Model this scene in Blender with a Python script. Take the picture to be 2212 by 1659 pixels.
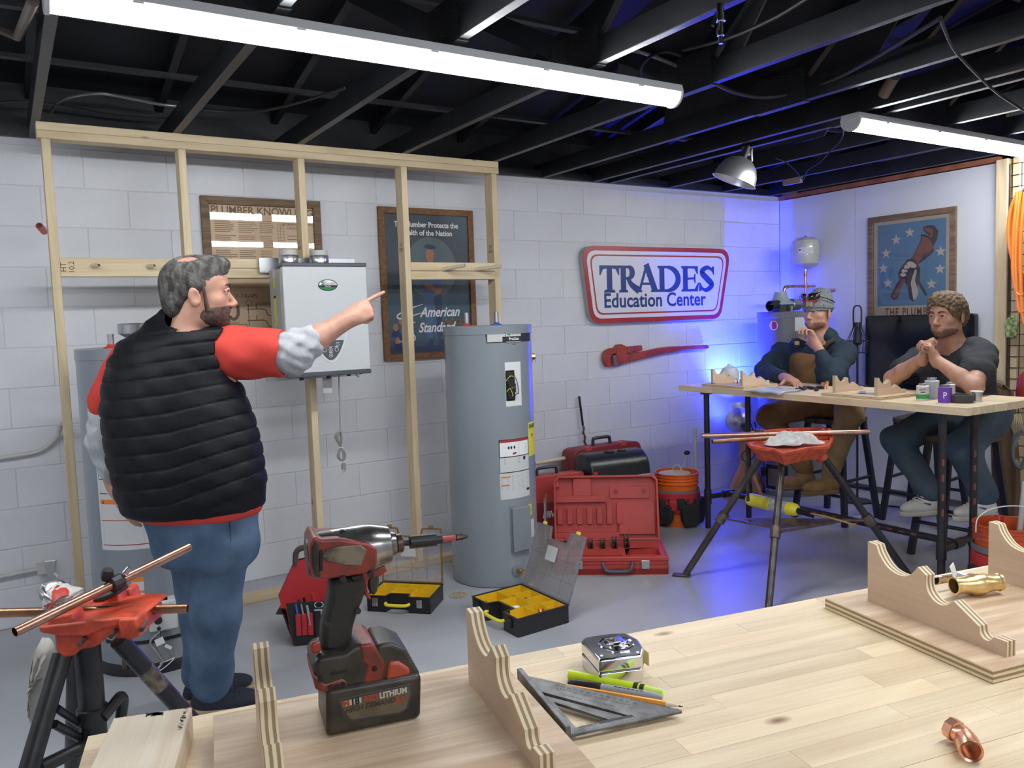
import bpy, bmesh, math, random
import numpy as np
from mathutils import Vector, Matrix, Euler
random.seed(7)
SC = bpy.context.scene
COL = SC.collection
for o in list(bpy.data.objects): bpy.data.objects.remove(o)
PI = math.pi
R = math.radians

# ------------------------------------------------------------------ camera
FPX, YAW, PITCH, ROLL, CH, CD = 1737.77, 0.561614, -0.0796251, 0.033808, 1.48144, 4.76258
cy, sy, cp, sp = math.cos(YAW), math.sin(YAW), math.cos(PITCH), math.sin(PITCH)
FW = Vector((sy*cp, cy*cp, sp)); r0 = Vector((cy, -sy, 0)); d0 = FW.cross(r0)
RT = (math.cos(ROLL)*r0 + math.sin(ROLL)*d0).normalized()
DN = (-math.sin(ROLL)*r0 + math.cos(ROLL)*d0).normalized()
CP = Vector((0, -CD, CH))
cam = bpy.data.objects.new('camera', bpy.data.cameras.new('camera'))
COL.objects.link(cam)
cam.matrix_world = Matrix(((RT.x, -DN.x, -FW.x, CP.x), (RT.y, -DN.y, -FW.y, CP.y), (RT.z, -DN.z, -FW.z, CP.z), (0, 0, 0, 1)))
cam.data.sensor_width = 36.0
cam.data.lens = FPX*36.0/2212.0
cam.data.clip_start = 0.02
SC.camera = cam

# ------------------------------------------------------------------ exposure and lights
vs = SC.view_settings
vs.view_transform = 'Standard'; vs.look = 'None'; vs.gamma = 1.0; vs.use_curve_mapping = False
vs.exposure = 0.0
wd = bpy.data.worlds.new('world'); SC.world = wd; wd.use_nodes = True
wd.node_tree.nodes['Background'].inputs[0].default_value = (0.30, 0.33, 0.38, 1)
wd.node_tree.nodes['Background'].inputs[1].default_value = 0.12
LED_STRENGTH = 42.0
BLUE_POWER = 620.0

# ------------------------------------------------------------------ geometry of the photograph
def ray(x, y): return RT*((x-1106)/FPX) + DN*((y-829.5)/FPX) + FW
def B(x, y, ax, v):
    """point seen at a photo position that lies on the plane ax = v"""
    d = ray(x, y); i = 'xyz'.index(ax); t = (v-CP[i])/d[i]
    return CP + d*t
def AT(x, y, dep): return CP + ray(x, y)*dep

# ------------------------------------------------------------------ materials
MATS = {}
def nn(nt, t, **kw):
    n = nt.nodes.new(t)
    for k, v in kw.items(): setattr(n, k, v)
    return n
def mk(name, col, rough=.5, metal=0, var=.0, vs=6, bump=0, bs=40, trans=0, emit=0, alpha=1, coat=0, ior=None, stretch=None, col2=None, vrand=0, spec=None, det=3):
    """principled material: base colour varied by noise (var, vs), relief (bump, bs)"""
    if name in MATS: return MATS[name]
    m = bpy.data.materials.new(name); m.use_nodes = True; nt = m.node_tree
    p = nt.nodes['Principled BSDF']; L = nt.links.new
    c = (col[0], col[1], col[2], 1)
    p.inputs['Base Color'].default_value = c
    p.inputs['Roughness'].default_value = rough; p.inputs['Metallic'].default_value = metal
    if spec is not None: p.inputs['Specular IOR Level'].default_value = spec
    if trans: p.inputs['Transmission Weight'].default_value = trans
    if ior: p.inputs['IOR'].default_value = ior
    if coat: p.inputs['Coat Weight'].default_value = coat
    if alpha < 1: p.inputs['Alpha'].default_value = alpha
    if emit:
        p.inputs['Emission Color'].default_value = c; p.inputs['Emission Strength'].default_value = emit
    tc = None
    def coords():
        nonlocal tc
        if tc is None:
            t = nn(nt, 'ShaderNodeTexCoord'); tc = t.outputs['Object']
            if stretch:
                mp = nn(nt, 'ShaderNodeMapping'); mp.inputs['Scale'].default_value = stretch
                L(tc, mp.inputs['Vector']); tc = mp.outputs[0]
        return tc
    last = None
    if var or col2:
        n = nn(nt, 'ShaderNodeTexNoise'); n.inputs['Scale'].default_value = vs; n.inputs['Detail'].default_value = det
        L(coords(), n.inputs['Vector'])
        r = nn(nt, 'ShaderNodeValToRGB')
        e = r.color_ramp.elements
        c2 = col2 if col2 else tuple(max(0, x*(1-var)) for x in col)
        c1 = col if col2 else tuple(min(1, x*(1+var*.6)) for x in col)
        e[0].position = .36; e[1].position = .64
        e[0].color = (*c2, 1); e[1].color = (*c1, 1)
        L(n.outputs['Fac'], r.inputs[0]); last = r.outputs[0]
    if vrand:
        oi = nn(nt, 'ShaderNodeObjectInfo'); mr = nn(nt, 'ShaderNodeMapRange')
        mr.inputs['To Min'].default_value = 1-vrand; mr.inputs['To Max'].default_value = 1+vrand*.6
        L(oi.outputs['Random'], mr.inputs['Value'])
        mx = nn(nt, 'ShaderNodeVectorMath', operation='SCALE')
        if last: L(last, mx.inputs[0])
        else: mx.inputs[0].default_value = col[:3]
        L(mr.outputs[0], mx.inputs['Scale']); last = mx.outputs[0]
    if last: L(last, p.inputs['Base Color'])
    if bump:
        n2 = nn(nt, 'ShaderNodeTexNoise'); n2.inputs['Scale'].default_value = bs; n2.inputs['Detail'].default_value = 4
        L(coords(), n2.inputs['Vector'])
        b = nn(nt, 'ShaderNodeBump'); b.inputs['Strength'].default_value = 1; b.inputs['Distance'].default_value = bump
        L(n2.outputs['Fac'], b.inputs['Height']); L(b.outputs[0], p.inputs['Normal'])
    MATS[name] = m
    return m
def wood(name, c1, c2, axis=0, scale=1.0, rough=.55, rnd=.12, knots=True, streak=1.0):
    """grain that runs along the local axis given"""
    if name in MATS: return MATS[name]
    m = bpy.data.materials.new(name); m.use_nodes = True; nt = m.node_tree; L = nt.links.new
    p = nt.nodes['Principled BSDF']; p.inputs['Roughness'].default_value = rough
    t = nn(nt, 'ShaderNodeTexCoord'); oi = nn(nt, 'ShaderNodeObjectInfo')
    off = nn(nt, 'ShaderNodeVectorMath', operation='SCALE'); off.inputs[0].default_value = (13.1, 7.7, 5.3)
    L(oi.outputs['Random'], off.inputs['Scale'])
    ad = nn(nt, 'ShaderNodeVectorMath', operation='ADD'); L(t.outputs['Object'], ad.inputs[0]); L(off.outputs[0], ad.inputs[1])
    mp = nn(nt, 'ShaderNodeMapping'); s = [9*scale]*3; s[axis] = .9*scale; mp.inputs['Scale'].default_value = s
    L(ad.outputs[0], mp.inputs[0])
    n1 = nn(nt, 'ShaderNodeTexNoise'); n1.inputs['Scale'].default_value = 1.6; n1.inputs['Detail'].default_value = 3; n1.inputs['Distortion'].default_value = 1.2
    L(mp.outputs[0], n1.inputs['Vector'])
    mp2 = nn(nt, 'ShaderNodeMapping'); s = [90*scale]*3; s[axis] = 3*scale; mp2.inputs['Scale'].default_value = s
    L(ad.outputs[0], mp2.inputs[0])
    n2 = nn(nt, 'ShaderNodeTexNoise'); n2.inputs['Scale'].default_value = 1.5; n2.inputs['Detail'].default_value = 2
    L(mp2.outputs[0], n2.inputs['Vector'])
    mxf = nn(nt, 'ShaderNodeMath', operation='MULTIPLY_ADD'); mxf.inputs[1].default_value = .3*streak
    L(n2.outputs['Fac'], mxf.inputs[0]); L(n1.outputs['Fac'], mxf.inputs[2])
    r = nn(nt, 'ShaderNodeValToRGB'); e = r.color_ramp.elements
    e[0].position = .42; e[0].color = (*c2, 1); e[1].position = .78; e[1].color = (*c1, 1)
    L(mxf.outputs[0], r.inputs[0]); last = r.outputs[0]
    if knots:
        v = nn(nt, 'ShaderNodeTexVoronoi'); v.inputs['Scale'].default_value = 3.2*scale
        mp3 = nn(nt, 'ShaderNodeMapping'); s = [1.6]*3; s[axis] = .75; mp3.inputs['Scale'].default_value = s
        L(ad.outputs[0], mp3.inputs[0]); L(mp3.outputs[0], v.inputs['Vector'])
        mr = nn(nt, 'ShaderNodeMapRange'); mr.inputs['From Min'].default_value = .02; mr.inputs['From Max'].default_value = .07
        L(v.outputs['Distance'], mr.inputs['Value'])
        mx = nn(nt, 'ShaderNodeMix', data_type='RGBA'); mx.inputs['A'].default_value = (c2[0]*.35, c2[1]*.25, c2[2]*.2, 1)
        L(mr.outputs[0], mx.inputs['Factor']); L(last, mx.inputs['B']); last = mx.outputs['Result']
    mr2 = nn(nt, 'ShaderNodeMapRange'); mr2.inputs['To Min'].default_value = 1-rnd; mr2.inputs['To Max'].default_value = 1+rnd*.35
    L(oi.outputs['Random'], mr2.inputs['Value'])
    sc = nn(nt, 'ShaderNodeVectorMath', operation='SCALE'); L(last, sc.inputs[0]); L(mr2.outputs[0], sc.inputs['Scale'])
    L(sc.outputs[0], p.inputs['Base Color'])
    b = nn(nt, 'ShaderNodeBump'); b.inputs['Distance'].default_value = .0006; L(n2.outputs['Fac'], b.inputs['Height']); L(b.outputs[0], p.inputs['Normal'])
    MATS[name] = m
    return m

# ------------------------------------------------------------------ mesh builder
def rotm(rx=0, ry=0, rz=0): return Euler((rx, ry, rz)).to_matrix().to_4x4()
def basis(x, y, z, o): return Matrix(((x[0], y[0], z[0], o[0]), (x[1], y[1], z[1], o[1]), (x[2], y[2], z[2], o[2]), (0, 0, 0, 1)))
def frame_of(d, up=(0, 0, 1)):
    z = Vector(d).normalized(); u = Vector(up)
    if abs(z.dot(u)) > .98: u = Vector((1, 0, 0))
    x = u.cross(z).normalized(); y = z.cross(x)
    return x, y, z
class MB:
    def __init__(s): s.v = []; s.f = []; s.m = []; s.cur = 0
    def add(s, vs, fs, M=None):
        b = len(s.v)
        s.v += [tuple(M @ Vector(v)) if M is not None else tuple(v) for v in vs]
        for f in fs: s.f.append(tuple(b+i for i in f)); s.m.append(s.cur)
        return s
    def box(s, c, d, M=None, rz=0):
        x, y, z = d[0]/2, d[1]/2, d[2]/2
        vs = [(a*x, b*y, e*z) for a in (-1, 1) for b in (-1, 1) for e in (-1, 1)]
        T = Matrix.Translation(c) @ Matrix.Rotation(rz, 4, 'Z')
        if M is not None: T = M @ T
        return s.add(vs, [(0, 1, 3, 2), (4, 6, 7, 5), (0, 4, 5, 1), (2, 3, 7, 6), (0, 2, 6, 4), (1, 5, 7, 3)], T)
    def beam(s, a, b, w, h, up=(0, 0, 1)):
        a = Vector(a); b = Vector(b); x, y, z = frame_of(b-a, up)
        return s.box((0, 0, (b-a).length/2), (w, h, (b-a).length), basis(x, y, z, a))
    def cyl(s, a, b, r0, r1=None, n=16, cap=True, inner=None):
        a = Vector(a); b = Vector(b); r1 = r0 if r1 is None else r1
        L = (b-a).length
        if inner: return s.lathe([(0, 0)]*0+[(r0, 0), (r1, L), (inner, L), (inner, 0), (r0, 0)], a, b-a, n, False)
        pr = ([(0, 0)] if cap else [])+[(r0, 0), (r1, L)]+([(0, L)] if cap else [])
        return s.lathe(pr, a, b-a, n)
    def lathe(s, prof, o=(0, 0, 0), d=(0, 0, 1), n=24, close=False, sx=1, sy=1, up=(0, 0, 1)):
        x, y, z = frame_of(d, up); M = basis(x, y, z, o); vs = []; rings = []
        for r, h in prof:
            if r < 1e-7: rings.append([len(vs)]); vs.append((0, 0, h))
            else:
                rings.append(list(range(len(vs), len(vs)+n)))
                vs += [(sx*r*math.cos(2*PI*i/n), sy*r*math.sin(2*PI*i/n), h) for i in range(n)]
        fs = []
        for A, Bq in zip(rings, rings[1:]):
            for i in range(n):
                j = (i+1) % n
                if len(A) == 1 and len(Bq) == 1: continue
                if len(A) == 1: fs.append((A[0], Bq[j], Bq[i]))
                elif len(Bq) == 1: fs.append((A[i], A[j], Bq[0]))
                else: fs.append((A[i], A[j], Bq[j], Bq[i]))
        return s.add(vs, fs, M)
    def tube(s, pts, r, n=8, closed=False):
        pts = [Vector(p) for p in pts]; rr = r if isinstance(r, (list, tuple)) else [r]*len(pts)
        vs = []; N = len(pts); prev = None
        for i, p in enumerate(pts):
            t = (pts[min(i+1, N-1)] if not closed else pts[(i+1) % N])-(pts[max(i-1, 0)] if not closed else pts[i-1])
            t = t.normalized() if t.length > 1e-9 else Vector((0, 0, 1))
            if prev is None:
                x, y, _ = frame_of(t)
            else:
                x = prev - t*prev.dot(t)
                x = x.normalized() if x.length > 1e-6 else frame_of(t)[0]
                y = t.cross(x)
            prev = x
            vs += [tuple(p+(x*math.cos(2*PI*k/n)+y*math.sin(2*PI*k/n))*rr[i]) for k in range(n)]
        fs = []
        for i in range(N if closed else N-1):
            a = i*n; b = ((i+1) % N)*n
            for k in range(n): fs.append((a+k, a+(k+1) % n, b+(k+1) % n, b+k))
        if not closed: fs += [tuple(range(n))[::-1], tuple((N-1)*n+k for k in range(n))]
        return s.add(vs, fs)
    def prism(s, poly, h, M=None, z0=0):
        n = len(poly)
        a = sum(poly[i][0]*poly[(i+1) % n][1]-poly[(i+1) % n][0]*poly[i][1] for i in range(n))
        if a < 0: poly = poly[::-1]
        vs = [(p[0], p[1], z0) for p in poly]+[(p[0], p[1], z0+h) for p in poly]
        fs = [tuple(range(n))[::-1], tuple(range(n, 2*n))]+[(i, (i+1) % n, n+(i+1) % n, n+i) for i in range(n)]
        return s.add(vs, fs, M)
    def sphere(s, c, r, n=14, M=None):
        rr = r if isinstance(r, (tuple, list)) else (r, r, r); T = Matrix.Translation(c) @ Matrix.Diagonal((*rr, 1))
        if M is not None: T = M @ T
        m = n//2; vs = [(0, 0, -1)]
        for j in range(1, m):
            t = -PI/2+PI*j/m
            vs += [(math.cos(t)*math.cos(2*PI*i/n), math.cos(t)*math.sin(2*PI*i/n), math.sin(t)) for i in range(n)]
        vs.append((0, 0, 1)); fs = []
        for i in range(n):
            fs.append((0, 1+(i+1) % n, 1+i)); k = 1+(m-2)*n; fs.append((k+i, k+(i+1) % n, len(vs)-1))
        for j in range(m-2):
            for i in range(n): a = 1+j*n; fs.append((a+i, a+(i+1) % n, a+n+(i+1) % n, a+n+i))
        return s.add(vs, fs, T)
    def grid(s, fn, nu, nv):
        vs = [fn(i/nu, j/nv) for j in range(nv+1) for i in range(nu+1)]
        fs = [(j*(nu+1)+i, j*(nu+1)+i+1, (j+1)*(nu+1)+i+1, (j+1)*(nu+1)+i) for j in range(nv) for i in range(nu)]
        return s.add(vs, fs)

def wm(o):
    m = o.matrix_basis.copy(); p = o.parent
    while p: m = p.matrix_basis @ m; p = p.parent
    return m
def link_mesh(name, me, mats, parent=None, bevel=0, smooth=35, solid=0, seg=2):
    o = bpy.data.objects.new(name, me); COL.objects.link(o)
    for m in (mats if isinstance(mats, (list, tuple)) else [mats]): me.materials.append(m)
    if smooth is not None and len(me.polygons):
        me.polygons.foreach_set('use_smooth', [True]*len(me.polygons))
        me.set_sharp_from_angle(angle=R(smooth))
    if parent is not None: o.parent = parent
    if solid:
        md = o.modifiers.new('solid', 'SOLIDIFY'); md.thickness = solid; md.offset = 0
    if bevel:
        md = o.modifiers.new('bevel', 'BEVEL'); md.width = bevel; md.segments = seg; md.limit_method = 'ANGLE'; md.angle_limit = R(40)
    return o
def obj(name, mb, mats, parent=None, world=False, bevel=0, smooth=35, solid=0, seg=2, loc=None, label=None):
    me = bpy.data.meshes.new(name); vs = mb.v
    if world and parent is not None:
        inv = wm(parent).inverted(); vs = [tuple(inv @ Vector(v)) for v in vs]
    if loc is not None:
        l = Vector(loc); vs = [tuple(Vector(v)-l) for v in vs]
    me.from_pydata(vs, [], mb.f)
    if any(mb.m): me.polygons.foreach_set('material_index', mb.m)
    me.update()
    o = link_mesh(name, me, mats, parent, bevel, smooth, solid, seg)
    if loc is not None: o.location = loc
    if label: o['label'] = label
    return o
def tag(o, label, cat, group=None):
    o['label'] = label; o['category'] = cat
    if group: o['group'] = group
    return o
def thing(name, label, cat, loc=(0, 0, 0), rz=0, group=None, M=None):
    o = bpy.data.objects.new(name, None); COL.objects.link(o); o.empty_display_size = .05
    if M is not None: o.matrix_basis = M
    else: o.location = loc; o.rotation_euler = (0, 0, rz)
    return tag(o, label, cat, group)
def struct(name, loc=(0, 0, 0)):
    o = bpy.data.objects.new(name, None); COL.objects.link(o); o.location = loc; o['kind'] = 'structure'; return o
def one(name, mb, mats, label, cat, group=None, **kw):
    """a thing that is a single mesh; its origin goes to the middle of its base"""
    xs = [v[0] for v in mb.v]; ys = [v[1] for v in mb.v]; zs = [v[2] for v in mb.v]
    return tag(obj(name, mb, mats, loc=((min(xs)+max(xs))/2, (min(ys)+max(ys))/2, min(zs)), **kw), label, cat, group)
def dup(root, M=None, loc=None, rz=None, label=None, group=None):
    r = root.copy(); COL.objects.link(r)
    if M is not None: r.matrix_basis = M
    if loc is not None: r.location = loc
    if rz is not None: r.rotation_euler = (0, 0, rz)
    if label: r['label'] = label
    if group: r['group'] = group
    for ch in list(root.children):
        c = ch.copy(); COL.objects.link(c); c.parent = r
        for g in list(ch.children):
            d = g.copy(); COL.objects.link(d); d.parent = c
    return r
def text(name, s, size, mat, parent, M, ex=.0008, shear=0, bold=0, sx=1, align='CENTER', sp=1, world=True, ls=1):
    """flat lettering; M places its local xy plane"""
    cu = bpy.data.curves.new(name, 'FONT'); cu.body = s; cu.size = size; cu.extrude = ex; cu.shear = shear
    cu.align_x = align; cu.align_y = 'CENTER'; cu.space_character = sp; cu.offset = bold; cu.resolution_u = 3; cu.space_line = ls
    o = bpy.data.objects.new(name, cu); COL.objects.link(o)
    dg = bpy.context.evaluated_depsgraph_get(); me = bpy.data.meshes.new_from_object(o.evaluated_get(dg))
    bpy.data.objects.remove(o); bpy.data.curves.remove(cu)
    T = M @ Matrix.Diagonal((sx, 1, 1, 1))
    if parent is not None and world: T = wm(parent).inverted() @ T
    me.transform(T); me.materials.clear()
    return link_mesh(name, me, mat, parent, smooth=None)
def holed(outer, holes, h, M=None, z0=0):
    """plate with holes, as vertices and faces"""
    bm = bmesh.new(); es = []
    for lp in [outer]+holes:
        vs = [bm.verts.new((p[0], p[1], 0)) for p in lp]
        es += [bm.edges.new((vs[i], vs[(i+1) % len(vs)])) for i in range(len(vs))]
    bmesh.ops.triangle_fill(bm, use_beauty=True, use_dissolve=False, edges=es, normal=(0, 0, 1))
    bm.verts.index_update(); n = len(bm.verts); mb = MB()
    vs = [(v.co.x, v.co.y, z0) for v in bm.verts]+[(v.co.x, v.co.y, z0+h) for v in bm.verts]; fs = []
    for f in bm.faces:
        ix = [v.index for v in f.verts]
        if f.normal.z < 0: ix = ix[::-1]
        fs.append(tuple(ix[::-1])); fs.append(tuple(i+n for i in ix))
    i0 = 0
    for k, lp in enumerate([outer]+holes):
        a = sum(lp[i][0]*lp[(i+1) % len(lp)][1]-lp[(i+1) % len(lp)][0]*lp[i][1] for i in range(len(lp)))
        for i in range(len(lp)):
            p, q = i0+i, i0+(i+1) % len(lp)
            fs.append((p, q, q+n, p+n) if (a > 0) == (k == 0) else (q, p, p+n, q+n))
        i0 += len(lp)
    bm.free(); return mb.add(vs, fs, M)
def rrect(w, h, r, n=5, cx=0, cy=0):
    p = []
    for sx, sy, a in ((1, 1, 0), (-1, 1, 90), (-1, -1, 180), (1, -1, 270)):
        for k in range(n+1):
            t = R(a+90*k/n); p.append((cx+sx*(w/2-r)+r*math.cos(t), cy+sy*(h/2-r)+r*math.sin(t)))
    return p
def arc(cx, cy, r, a0, a1, n=12): return [(cx+r*math.cos(R(a0+(a1-a0)*k/n)), cy+r*math.sin(R(a0+(a1-a0)*k/n))) for k in range(n+1)]
def spline(pts, n=8):
    """Catmull-Rom through the points"""
    P = [Vector(p) for p in pts]; out = []
    for i in range(len(P)-1):
        a = P[max(i-1, 0)]; b = P[i]; c = P[i+1]; d = P[min(i+2, len(P)-1)]
        for k in range(n):
            t = k/n; out.append(.5*((2*b)+(c-a)*t+(2*a-5*b+4*c-d)*t*t+(3*b-a-3*c+d)*t**3))
    out.append(P[-1]); return out
def lines(mb, x0, y0, w, h, n, M, z=0, seed=1, th=.35, jit=.35):
    """rows of thin bars standing for small print"""
    rnd = random.Random(seed)
    for i in range(n):
        yy = y0-h*(i+.5)/n; ww = w*(1-jit*rnd.random())
        mb.add([(x0, yy-h/n*th/2, z), (x0+ww, yy-h/n*th/2, z), (x0+ww, yy+h/n*th/2, z), (x0, yy+h/n*th/2, z)], [(0, 1, 2, 3)], M)
def rect(mb, x0, y0, x1, y1, M, z=0):
    mb.add([(x0, y0, z), (x1, y0, z), (x1, y1, z), (x0, y1, z)], [(0, 1, 2, 3)], M)
# ================================================================== SETTING
m_paint = mk('painted_block', (.66, .67, .70), rough=.48, var=.035, vs=3, bump=.0016, bs=95, vrand=.02)
m_joint = mk('block_joint_paint', (.60, .61, .64), rough=.55, bump=.0005, bs=60)
m_floor = mk('grey_floor_paint', (.40, .41, .44), rough=.36, var=.10, vs=2.2, bump=.0006, bs=14)
m_panel = mk('painted_plywood', (.66, .67, .71), rough=.5, var=.03, vs=2, bump=.0006, bs=50)
m_black = mk('black_ceiling_paint', (.012, .013, .017), rough=.42, var=.3, vs=8, bump=.001, bs=30)
m_blackdeck = mk('black_deck_paint', (.009, .010, .014), rough=.6, var=.4, vs=3)
m_spf = wood('spruce_lumber', (.72, .58, .37), (.56, .42, .24), axis=2, rnd=.10)
m_spfx = wood('spruce_lumber_flat', (.72, .58, .37), (.56, .42, .24), axis=0, rnd=.10)
m_spfy = wood('spruce_lumber_deep', (.70, .56, .36), (.54, .40, .23), axis=1, rnd=.10)
m_ply = wood('raw_plywood', (.60, .42, .22), (.42, .27, .12), axis=2, rnd=.1)
m_white = mk('white_enamel', (.78, .79, .80), rough=.35)
XR, WH, WT = 5.82, 2.45, .19
# floor
fl = MB().box((2.3, -4.2, -.05), (9.2, 8.8, .1)); o = obj('floor', fl, m_floor); o['kind'] = 'structure'
# block wall: every block is its own piece
wb = struct('wall_back', (0, 0, 0))
obj('joint_face', MB().box((2.0, WT/2+.004, WH/2+.02), (7.9, WT, WH+.04)), m_joint, wb)
BW, BH = .4064, .2032
blocks = {}
def block(x0, x1, k, hh=BH):
    g = .0038; w = round(x1-x0-g, 3); h = round(hh-g, 3)
    if (w, h) not in blocks:
        me = bpy.data.meshes.new('block'); mb = MB().box((0, 0, 0), (w, .03, h)); me.from_pydata(mb.v, [], mb.f)
        bm = bmesh.new(); bm.from_mesh(me); bmesh.ops.bevel(bm, geom=[e for e in bm.edges if all(v.co.y < 0 for v in e.verts)], offset=.004, segments=2, affect='EDGES', profile=.6)
        bm.to_mesh(me); bm.free(); me.materials.append(m_paint); blocks[(w, h)] = me
    o = bpy.data.objects.new('block', blocks[(w, h)]); COL.objects.link(o); o.parent = wb
    o.location = ((x0+x1)/2, .015+random.uniform(-.0006, .0006), k*BH+hh/2)
for k in range(12):
    x = -1.9 + (.2032 if k % 2 else 0) + .08
    while x < XR-.01:
        x1 = min(x+BW, XR)
        if x1 > -.5: block(x, x1, k)
        x += BW
# black strip and sill plate where the roof sits on the wall
o = obj('trim_1', MB().box((1.95, .03, WH+.045), (7.75, .12, .05)), m_black); o['kind'] = 'structure'
o = obj('trim_2', MB().box((1.95, .08, WH+.18), (7.75, .05, .24)), m_black); o['kind'] = 'structure'
# painted plywood wall on the right, in sheets
wr = struct('wall_right', (XR, 0, 0))
ys = [0, -.74, -1.835]
for a, b in zip(ys, ys[1:]):
    obj('panel', MB().box((.009, (a+b)/2, WH/2+.02), (.018, abs(b-a)-.003, WH-.07)), m_panel, wr, bevel=.001)
m_redwood = mk('reddish_bare_wood', (.30, .10, .05), rough=.7, var=.3, vs=9)
obj('top_strip', MB().box((.012, -.92, WH+.01), (.05, 1.84, .035)), m_redwood, wr)
for i in range(4): obj('stud', MB().box((.065, -.02-.6*i, WH/2), (.089, .038, WH)), m_spf, wr)
# corner post, bare studs and plywood beyond the painted sheets
o = obj('trim_3', MB().box((XR+.02, -1.875, WH/2), (.12, .075, WH)), m_spf, bevel=.003); o['kind'] = 'structure'
o = obj('trim_4', MB().box((XR+.055, -1.955, WH/2), (.14, .042, WH)), m_spf, bevel=.003); o['kind'] = 'structure'
wp = struct('wall_side', (XR+.2, -3.2, 0))
for i in range(3):
    obj('panel', MB().box((0, .62-.9*i+.0, WH/2), (.015, .895, WH)), m_ply, wp, bevel=.001)
obj('top_plate', MB().box((-.05, -.3, WH-.02), (.09, 2.8, .04)), m_spfy, wp)
# room behind the camera
for nm, c, d in (('wall_left', (-2.3, -4.2, 1.25), (.1, 8.8, 2.5)), ('wall_front', (2.3, -8.6, 1.25), (9.2, .1, 2.5)), ('wall_far', (6.9, -6.6, 1.25), (.1, 4, 2.5)), ):
    o = obj(nm, MB().box(c, d), m_panel); o['kind'] = 'structure'
# ceiling: roof deck and trusses, all painted black
ce = struct('ceiling', (0, 0, 2.47))
obj('roof_deck', MB().add([(-2.4, .25, .30), (7, .25, .30), (7, -4.3, 1.25), (-2.4, -4.3, 1.25), (7, -8.7, .3), (-2.4, -8.7, .3)], [(0, 1, 2, 3), (3, 2, 4, 5)]), m_blackdeck, ce, solid=.02, smooth=None)
m_plate = mk('black_nail_plate', (.02, .021, .026), rough=.33, metal=.3, bump=.004, bs=160)
JX = [-1.65, -1.03, -.41, .2, .81, 1.44, 2.06, 2.68, 3.30, 3.755, 3.91, 4.50, 5.10, 5.68, 6.3]
for i, x in enumerate(JX):
    obj('ceiling_joist', MB().box((x, -4.2, .05), (.038, 8.75, .10)), m_black, ce, bevel=.002)
    if x == 3.755: continue
    for a, b in (((x, .2, .22), (x, -4.3, 1.17)), ((x, -8.6, .22), (x, -4.3, 1.17))): obj('rafter', MB().beam(a, b, .038, .09), m_black, ce)
    for a, b in (((x, -2.1, .05), (x, -1.25, .50)), ((x, -2.1, .05), (x, -3.1, .90)), ((x, -4.3, .05), (x, -3.1, .90))): obj('web', MB().beam(a, b, .037, .085), m_black, ce)
    obj('nail_plate', MB().box((x, -2.08, .075), (.044, .30, .16)), m_plate, ce)
# thin lath runs across the webs
for (y, z) in ((-1.0, .30), (-1.5, .42), (-2.6, .55), (-.6, .22), (-3.3, .7)):
    obj('purlin', MB().box((2.2, y, z), (8.4, .04, .02)), m_black, ce)
m_blackgusset = mk('black_gusset_board', (.045, .045, .055), rough=.6, var=.3, vs=5)
for x, y0, y1 in ((2.70, -1.5, -2.35), (3.32, -1.2, -2.2), (3.93, -.9, -2.0), (4.52, -.55, -1.4)):
    obj('web_board', MB().prism([(y0, .1), (y1, .12), (y1-.5, .75), (y0-.1, .45)], .012, basis((0, 1, 0), (0, 0, 1), (1, 0, 0), (x+.02, 0, 0))), m_blackgusset, ce)

# ------------------------------------------------------------------ LED strip fixtures (the room's own light)
m_led = bpy.data.materials.new('led_diffuser'); m_led.use_nodes = True
_p = m_led.node_tree.nodes['Principled BSDF']; _p.inputs['Base Color'].default_value = (.9, .9, .9, 1)
_p.inputs['Emission Color'].default_value = (.93, .97, 1.0, 1); _p.inputs['Emission Strength'].default_value = LED_STRENGTH
m_fix = mk('white_fixture_steel', (.62, .63, .66), rough=.35)
def fixture(x0, x1, y, z, label, group=None):
    f = thing('strip_light', label, 'light', ((x0+x1)/2, y, z), group=group)
    L = x1-x0; c = (x0+x1)/2
    hs = MB().prism([(-.058, 0), (-.05, .032), (.05, .032), (.058, 0)], L, basis((0, 1, 0), (0, 0, 1), (1, 0, 0), (-L/2, 0, 0)))
    obj('housing', hs, m_fix, f, bevel=.002)
    pr = [(-.05, 0)]+[(.052*math.cos(R(a)), .05*math.sin(R(a))) for a in range(190, 351, 16)]+[(.05, 0)]
    obj('diffuser', MB().prism(pr, L-.03, basis((0, 1, 0), (0, 0, 1), (1, 0, 0), (-L/2+.015, 0, 0))), m_led, f)
    for s in (-1, 1):
        obj('end_cap', MB().prism([(-.057, .002)]+[(.056*math.cos(R(a)), .055*math.sin(R(a))) for a in range(190, 351, 16)]+[(.057, .002)], .013, basis((0, 1, 0), (0, 0, 1), (1, 0, 0), (s*(L/2-.008)-.0065, 0, 0))), m_fix, f)
    for k in range(10):
        obj('clip', MB().box((-L/2+L*(k//2+.5)/5, .052*(-1)**k, .004), (.03, .006, .018)), m_fix, f)
    return f
fixture(.16, 2.53, -2.14, 2.425, 'long white LED strip light lit under the black joists, upper left')
fixture(3.68, 6.05, -2.19, 2.425, 'lit LED strip light reaching out of frame at the upper right edge')
for x0, x1, y in ((-.6, 1.77, -6.3), (3.3, 5.67, -6.9), (.9, 3.27, -4.35), (-2.2, -.1, -2.2)):
    fixture(x0, x1, y, 2.425, 'lit LED strip light out of view behind the camera', 'strip lights outside the view')

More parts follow.
